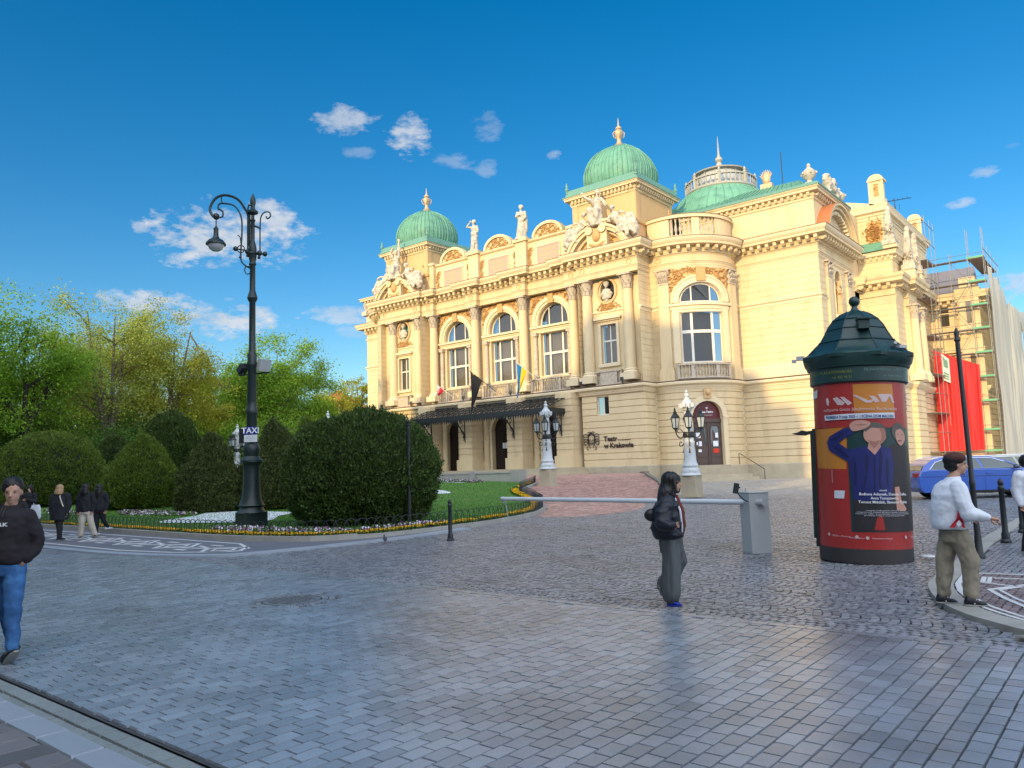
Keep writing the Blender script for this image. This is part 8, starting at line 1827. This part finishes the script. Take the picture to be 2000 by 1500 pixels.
def group(xc, raise_, lab, seed):
    t = empty('sculpture_group', (xc, -8.9, 25.5), 0, label=lab, cat='sculpture', group='sculpture groups on the pavilion pediments')
    q = MB(); q.T = Matrix.Scale(2.5, 4)      # seated figure on the block
    torso(q, [(0, 0, .35, .22, .16), (0, 0, .6, .15, .12), (0, 0, .82, .2, .13), (0, 0, .93, .13, .09), (0, 0, .97, .06, .06)]); headparts(q, (.02, -.03, 1.17), .13, (.2, -1, 0)); q.ell((.02, .02, 1.22), (.14, .14, .12), 10, 6); limb(q, [(0, 0, 1.08), (0, 0, .96)], [.06, .07])
    robe(q, 0, -.12, -.22, .5, .36, .24, .8, seed=seed); limb(q, [(-.1, 0, .4), (-.14, -.36, .42), (-.16, -.34, -.05)], [.13, .12, .08]); limb(q, [(.1, 0, .4), (.15, -.36, .38), (.12, -.36, -.1)], [.13, .12, .08])
    if raise_ == 1: arms = [[(-.2, 0, .9), (-.45, -.06, 1.05), (-.62, -.1, 1.28)], [(.2, 0, .9), (.36, -.1, .68), (.48, -.16, .5)]]
    else: arms = [[(-.2, 0, .9), (-.3, -.06, 1.2), (-.12, -.08, 1.4)], [(.2, 0, .9), (.26, -.04, 1.2), (.30, -.08, 1.75)]]
    for a in arms: limb(q, a, [.075, .06, .045]); q.ell(a[2], .065, 8, 6)
    remesh(q, .085, 'seated_figure', 'statue_stone', t, .12, (2, 2, 1.2), 1, seed=seed)
    for sg_ in (-1, 1):                            # reclining companions sliding down the arches
        q = MB(); q.T = Matrix.Translation((sg_*1.9, .1, -.9)) @ Matrix.Scale(2.1, 4)
        X = lambda x, y, z: (sg_*x, y, z)
        limb(q, [X(.0, 0, .55), X(.12, -.02, .3), X(.3, -.1, .12)], [.2, .2, .2]); headparts(q, X(-.12, -.05, .9), .13, (-sg_*.5, -1, -.1)); q.ell(X(-.10, 0, .96), (.14, .14, .12), 8, 6); limb(q, [X(-.08, 0, .78), X(-.02, 0, .65)], [.06, .1])
        limb(q, [X(.3, -.1, .1), X(.62, -.2, .05), X(.85, -.18, -.32)], [.19, .14, .09]); limb(q, [X(.3, -.05, .05), X(.5, -.25, -.15), X(.72, -.22, -.5)], [.18, .13, .09])
        limb(q, [X(-.14, -.02, .6), X(-.3, -.15, .35), X(-.1, -.25, .2)], [.07, .06, .05]); limb(q, [X(.14, -.02, .62), X(.4, -.12, .6), X(.62, -.14, .5)], [.07, .06, .05]); robe(q, sg_*.45, -.1, -.4, .1, .42, .3, .6, seed=seed+sg_)
        q.tube([X(.3, .1, .3), X(.75, .05, .35), X(.95, 0, -.1), X(1.0, 0, -.6)], [.14, .2, .22, .12], 10)
        remesh(q, .085, 'reclining_figure', 'statue_stone', t, .14, (2, 2, 2), 1, seed=seed+sg_*3)
group(-17.9, 1, 'white stone sculpture group with a raised arm on the right pavilion pediment', 3); group(-47.3, 2, 'white stone sculpture group with torch held high on the left pavilion pediment', 8)
for (xc, u, lab) in ((-18.15, 0, 'white stone bust in the oval niche of the right pavilion'), (-47.7, 0, 'white stone bust in the oval niche of the left pavilion')):
    t = empty('niche_bust', (xc-.05, -7.45, 17.75), 0, label=lab, cat='bust', group='busts in the oval niches'); q = MB(); torso(q, [(0, 0, 0, .25, .2), (0, 0, .2, .22, .18), (0, 0, .35, .5, .28), (0, 0, .8, .66, .34), (0, 0, 1.2, .45, .28), (0, 0, 1.35, .2, .2)]); headparts(q, (.02, -.05, 1.72), .32, (-.2, -1, 0)); q.ell((0, .08, 1.85), (.33, .33, .3), 10, 8); remesh(q, .05, 'bust', 'statue_stone', t, .07, (3, 3, 3), 1)
t = empty('niche_statue', (.05, 5.15, 15.3), math.pi/2, label='ochre stone figure standing in the niche of the side front', cat='statue'); q = MB(); q.T = Matrix.Scale(1.9, 4); headparts(q, (0, 0, 1.62), .13, (0, -1, 0)); q.ell((0, .03, 1.68), (.13, .14, .12), 10, 6); torso(q, [(0, 0, .9, .17, .14), (0, 0, 1.1, .14, .12), (0, -.01, 1.3, .2, .14), (0, 0, 1.44, .1, .08)]); limb(q, [(0, 0, 1.5), (0, 0, 1.4)], [.06, .08]); robe(q, 0, 0, 0, 1.05, .27, .18); limb(q, [(-.2, 0, 1.35), (-.3, -.1, 1.1), (-.1, -.2, 1.1)], [.07, .06, .05]); limb(q, [(.2, 0, 1.35), (.28, -.05, 1.1), (.2, -.15, .9)], [.07, .06, .05]); remesh(q, .06, 'figure', 'panel', t, .06, (3, 3, 2), 1)
# urns and beasts above the side front, masks at the roof edge
def urn(x, y, z, k, lab):
    q = MB(); q.lathe([(.5, 0), (.5, .15), (.25, .25), (.2, .4), (.45, .6), (.62, .95), (.66, 1.15), (.55, 1.2), (.42, 1.35), (.2, 1.55), (.14, 1.65), (.2, 1.75), (.1, 1.95), (.01, 2.0)], (0, 0, 0), 14)
    for i in range(6): a = i*math.pi/3; q.ell((.66*math.cos(a), .66*math.sin(a), 1.02), (.1, .1, .12), 6, 4)
    o = q.build('urn', 'statue_stone', label=lab, cat='urn', group='urns on the side front'); o.location = (x, y, z); o.scale = (k, k, k)
urn(-.55, .9, 27.3, 1.05, 'larger white stone urn at the near corner of the wing roof'); urn(-.1, 8.4, 27.0, .95, 'white stone urn at the far end of the wing roof')
t = empty('winged_beast', (-.1, 5.6, 27.1), 0, label='white crouching stone beast on the wing roof between the urns', cat='sculpture'); q = MB(); limb(q, [(0, 1.4, .6), (0, .4, .9), (0, -.7, 1.2)], [.5, .55, .45]); limb(q, [(0, -.7, 1.2), (.05, -1.1, 1.8), (.3, -1.3, 1.9)], [.42, .4, .22]); limb(q, [(.1, .0, 1.0), (.1, .8, 1.9), (.1, 1.6, 1.5)], [.25, .3, .15]); limb(q, [(.1, -.8, .9), (.3, -1.2, .4), (.3, -1.4, 0)], [.22, .16, .14]); limb(q, [(.2, 1.2, .6), (.4, .9, .2), (.4, .6, 0)], [.3, .2, .15]); remesh(q, .09, 'body', 'statue_stone', t, .12, (2, 2, 2), 1)
q = MB(); q.cbox((-5.9, 4.4, 29.5), (1.2, .5, .5)); q.ell((-5.9, 4.4, 30.3), (.45, .3, .7), 10, 8)
for i in range(9): a = R(-60+i*15); q.tube([(-5.9+.35*math.sin(a), 4.4, 30.2+.3*math.cos(a)), (-5.9+.75*math.sin(a), 4.4, 30.3+.95*math.cos(a))], [.12, .03], 5)
q.build('roof_ornament', 'gilt', label='gilded leafy roof ornament on the green hipped roof', cat='ornament')
q = MB(); q.cbox((-64.0, .3, 24.6), (1, 1, .6)); q.lathe([(.4, 24.9), (.2, 25.1), (.45, 25.6), (.5, 26.0), (.2, 26.4), (.3, 26.6), (.02, 27.1)], (-64.0, .3, 0), 10); q.build('roof_vase', 'statue_stone', label='small stone vase at the far left corner of the theatre roof', cat='urn')
# flags on slanting poles
def flag(x, z, top, cols, lab, L=2.0):
    t = empty('flag', (0, 0, 0), label=lab, cat='flag', group='flags on the theatre balconies'); a = Vector((x, -8.35, z)); b = a+Vector((-1.5, -2.0, 2.0))*top
    q = MB(); q.tube([a, b], .035, 6); q.build('pole', 'iron' if len(cols) < 2 else 'frame', t); n = 14; w = .95*L/2/len(cols)
    for c, mt in enumerate(cols):
        V = []; 
        for j in range(n+1):
            f = j/n
            for i in range(5):
                g = (c+i/4)/len(cols); top_p = b+(a-b)*(.04+.42*g); drop = L*(1.15-.5*g)*f; px_ = .10*math.sin(g*9+f*2)*f; V.append((top_p.x-(top_p.x-b.x)*f*.75+px_, top_p.y-(top_p.y-b.y)*f*.75+.12*math.sin(g*12+f*3)*f, top_p.z-drop-(.1*math.sin(g*7))))
        me = npmesh('cloth', V, [(j*5+i, j*5+i+1, (j+1)*5+i+1, (j+1)*5+i) for j in range(n) for i in range(4)]); me.shade_smooth(); link('cloth', me, mt, t)
flag(-38.6, 9.9, .8, ['flag_white', 'flag_red'], 'small white and red flag on the left balcony', 1.0); flag(-32.2, 10.0, 1.15, ['flag_black'], 'long black flag hanging from the middle balcony', 4.2); flag(-26.2, 10.6, 1.0, ['flag_blue', 'flag_yellow'], 'blue and yellow flag hanging from the right balcony', 3.2)
# ================================================================== CARS
def car(x, y, rz, paint, lab, L=4.86, wagon=True):
    t = empty('parked_car', (x, y, 0), rz, label=lab, cat='car', group='cars parked beside the theatre'); W = .92; H = 1.47
    # local x forwards, side outline of body and cabin
    lo = [(-2.38, .45), (-2.42, .60), (-2.40, .82), (-2.33, .98), (-2.1, 1.02), (1.05, .98), (1.9, .86), (2.2, .76), (2.36, .62), (2.40, .42), (2.3, .26), (-2.25, .28)]
    def arch_cut(cx):
        return [(cx+.37*math.cos(a), .33+.37*math.sin(a)) for a in [math.pi*i/10 for i in range(11)]]
    out = [(-2.25, .25), (-2.40, .42), (-2.43, .62), (-2.40, .84), (-2.30, 1.0), (-1.9, 1.03), (0, 1.02), (1.0, .985), (1.75, .90), (2.15, .80), (2.36, .66), (2.42, .48), (2.35, .26)]+[(p[0], p[1]) for p in arch_cut(1.48)]+[(1.0, .22), (-1.0, .22)]+[(p[0], p[1]) for p in arch_cut(-1.40)]+[(-1.85, .25)]
    out = [p for p in out]
    q = MB(); n = len(out); secs = [(-W, .94, -.0), (-W*.985, 1., 0), (W*.985, 1., 0), (W, .94, 0)]
    rings = []
    for yy, k, _ in secs: rings.append([((p[0])*(.988 if abs(yy) > .91 else 1), yy, .25+(p[1]-.25)*(.975 if abs(yy) > .91 and p[1] > .8 else 1)) for p in out])
    V = [v for r_ in rings for v in r_]; Fc = []
    for i in range(3):
        for j in range(n): Fc.append((i*n+j, i*n+(j+1) % n, (i+1)*n+(j+1) % n, (i+1)*n+j))
    tr = tessellate_polygon([[Vector((p[0], p[1], 0)) for p in out]]); Fc += [tuple(k for k in f) for f in tr]+[tuple(3*n+k for k in f) for f in tr]
    q.add(V, Fc); q.build('body', paint, t, ang=30)
    if wagon: cab = [(-2.28, 1.0), (-2.12, 1.20), (-1.86, 1.38), (-1.5, 1.455), (-.6, 1.475), (.15, 1.44), (.62, 1.30), (1.28, .985)]
    else: cab = [(-1.9, 1.0), (-1.3, 1.32), (-.6, 1.44), (.1, 1.42), (.6, 1.27), (1.25, .98)]
    q = MB(); A_ = []
    for yy, k in ((-W*.93, 0), (-W*.74, 1), (W*.74, 1), (W*.93, 0)): A_.append([(x_*(1 if k or z_ < 1.05 else 1), (yy if z_ < 1.05 or k else yy*.93+0), z_) for x_, z_ in cab])
    m_ = len(cab); top = []; 
    base = [(x_, z_) for x_, z_ in cab]
    def half(yb, yt): return [(x_, yb+(yt-yb)*min(1, max(0, (z_-.98)/.47)), z_) for x_, z_ in cab]
    r1, r2 = half(-W*.955, -W*.70), half(W*.955, W*.70); V = r1+r2; Fc = [(i, i+1, m_+i+1, m_+i) for i in range(m_-1)]; Fc += [tuple(range(m_)), tuple(m_+i for i in range(m_))]; q.add(V, Fc); cb = q.build('roof', paint, t, ang=25)
    # side windows, windscreen and tailgate glass, a little proud
    def sidept(x_, z_, sg_, o=.008): return (x_, sg_*(W*.955+(W*.70-W*.955)*min(1, max(0, (z_-.98)/.47))+o), z_)
    wins = [[(-1.95, 1.05), (-1.75, 1.28), (-1.45, 1.37), (-1.12, 1.39), (-1.12, 1.05)], [(-1.04, 1.05), (-1.04, 1.395), (-.35, 1.405), (-.25, 1.05)], [(-.17, 1.05), (-.27, 1.405), (.15, 1.38), (.55, 1.25), (.98, 1.05)]] if wagon else [[(-1.5, 1.05), (-1.15, 1.3), (-.45, 1.37), (-.35, 1.05)], [(-.28, 1.05), (-.35, 1.37), (.1, 1.36), (.5, 1.22), (.95, 1.05)]]
    for sg_ in (-1, 1):
        for w_ in wins: g = MB(); g.add([sidept(*p, sg_) for p in w_], [tuple(range(len(w_)))]); g.build('window', 'car_glass', t, smooth=False)
        ch = MB(); o_ = [p for p in ([(-2.0, 1.03)]+wins[0][1:-1]+[(wins[-1][k][0], wins[-1][k][1]) for k in range(1, len(wins[-1])-1)]+[(1.05, 1.03), (-2.0, 1.03)])]; ch.tube([sidept(p[0], p[1]+.015, sg_, .012) for p in o_], .011, 5); ch.build('chrome_trim', 'chrome', t)
        d_ = MB()
        for x_ in (-1.08, -.21, .95): d_.tube([(x_, sg_*(W+.001), .3), (x_, sg_*(W+.001), .6), (x_+(.0), sg_*(W*.99), 1.0)], .005, 4)
        d_.tube([(-2.3, sg_*(W+.0), .80), (1.9, sg_*(W-.0), .76)], .007, 4); d_.build('door_gap', 'tyre', t)
        h_ = MB(); h_.cbox((-.95, sg_*(W+.015), .88), (.2, .03, .035)); h_.cbox((-.05, sg_*(W+.015), .87), (.2, .03, .035)); h_.build('door_handle', paint, t)
        mr = MB(); mr.ell((.80, sg_*(W+.10), 1.08), (.11, .11, .075), 10, 6); mr.build('mirror', 'car_dark', t); sk = MB(); sk.box(-.98, 1.0, sg_*W-.012, sg_*W+.012, .22, .30); sk.build('sill', 'tyre', t, smooth=False)
        tl = MB(); tl.cbox((-2.36, sg_*.66, .86), (.12, .46, .14)); tl.build('tail_light', 'tail_red', t); hl = MB(); hl.cbox((2.16, sg_*.66, .70), (.3, .4, .11)); hl.build('headlight', 'lamp_glass', t)
        for x_ in (-1.40, 1.48):
            w_ = MB(); c_ = (x_, sg_*(W-.10), .33); tw = MB()
            prof_ = [(.20, -.11), (.315, -.11), (.335, -.08), (.335, .08), (.315, .11), (.20, .11)]; tw.T = Matrix.Translation(c_) @ Matrix.Rotation(math.pi/2, 4, 'X'); tw.lathe(prof_, (0, 0, 0), 26, cap=False); wh = tw.build('wheel', 'tyre', t)
            r_ = MB(); r_.T = Matrix.Translation((c_[0], c_[1]+sg_*.085, c_[2])) @ Matrix.Rotation(math.pi/2, 4, 'X'); r_.lathe([(.235, -.02), (.235, .02), (.215, .02), (.215, -.02)], (0, 0, 0), 26, cap=False); r_.ell((0, 0, 0), (.045, .045, .03), 10, 4)
            for k in range(10): a = 2*math.pi*k/10+(.10 if k % 2 else -.10); r_.tube([(.03*math.cos(a), .03*math.sin(a), 0), (.225*math.cos(a), .225*math.sin(a), 0)], .013, 4)
            r_.build('rim', 'chrome', wh); b_ = MB(); b_.T = Matrix.Translation((c_[0], c_[1]+sg_*.03, c_[2])) @ Matrix.Rotation(math.pi/2, 4, 'X'); b_.lathe([(.0, 0), (.21, 0), (.21, .02)], (0, 0, 0), 20, cap=False); b_.build('brake_disc', 'tyre', wh)
        if wagon: rl = MB(); rl.tube([(-1.8, sg_*.60, 1.40), (-1.6, sg_*.62, 1.475), (.05, sg_*.62, 1.475), (.2, sg_*.60, 1.44)], .014, 6); rl.build('roof_rail', 'chrome', t)
    g = MB(); i0 = m_-2; a, b = cab[-2], cab[-1]
    for (a, b, o) in ((cab[-2], cab[-1], .01), (cab[1], cab[0], -.01)):
        v = [(b[0]+(a[0]-b[0])*.08+o, -W*.86, b[1]+(a[1]-b[1])*.08+.008), (b[0]+(a[0]-b[0])*.08+o, W*.86, b[1]+(a[1]-b[1])*.08+.008), (b[0]+(a[0]-b[0])*.94+o, W*.70, b[1]+(a[1]-b[1])*.94+.008), (b[0]+(a[0]-b[0])*.94+o, -W*.70, b[1]+(a[1]-b[1])*.94+.008)]; g.add(v, [(0, 1, 2, 3)])
    g.build('windscreen', 'car_glass', t, smooth=False); return t
vdir = math.atan2(SR[1], SR[0])
for (px, py, k_, mt, lab) in ((1776, 975, 1.13, 'car_blue', 'bright blue estate car parked behind the man in the white jacket'), (1862, 962, 1.12, 'car_grey', 'pale grey estate car behind the bright blue one'), (1930, 953, 1.12, 'car_dark', 'dark car at the right edge, furthest of the three')):
    v = ff*1500+rr*(px-1000)+uu*(750-py); p = CAM+v*(-CAM.z/v.z); a = vdir-.10; o = car(p.x+2.43*k_*math.cos(a), p.y+2.43*k_*math.sin(a), a, mt, lab); o.scale = (k_, k_, k_)
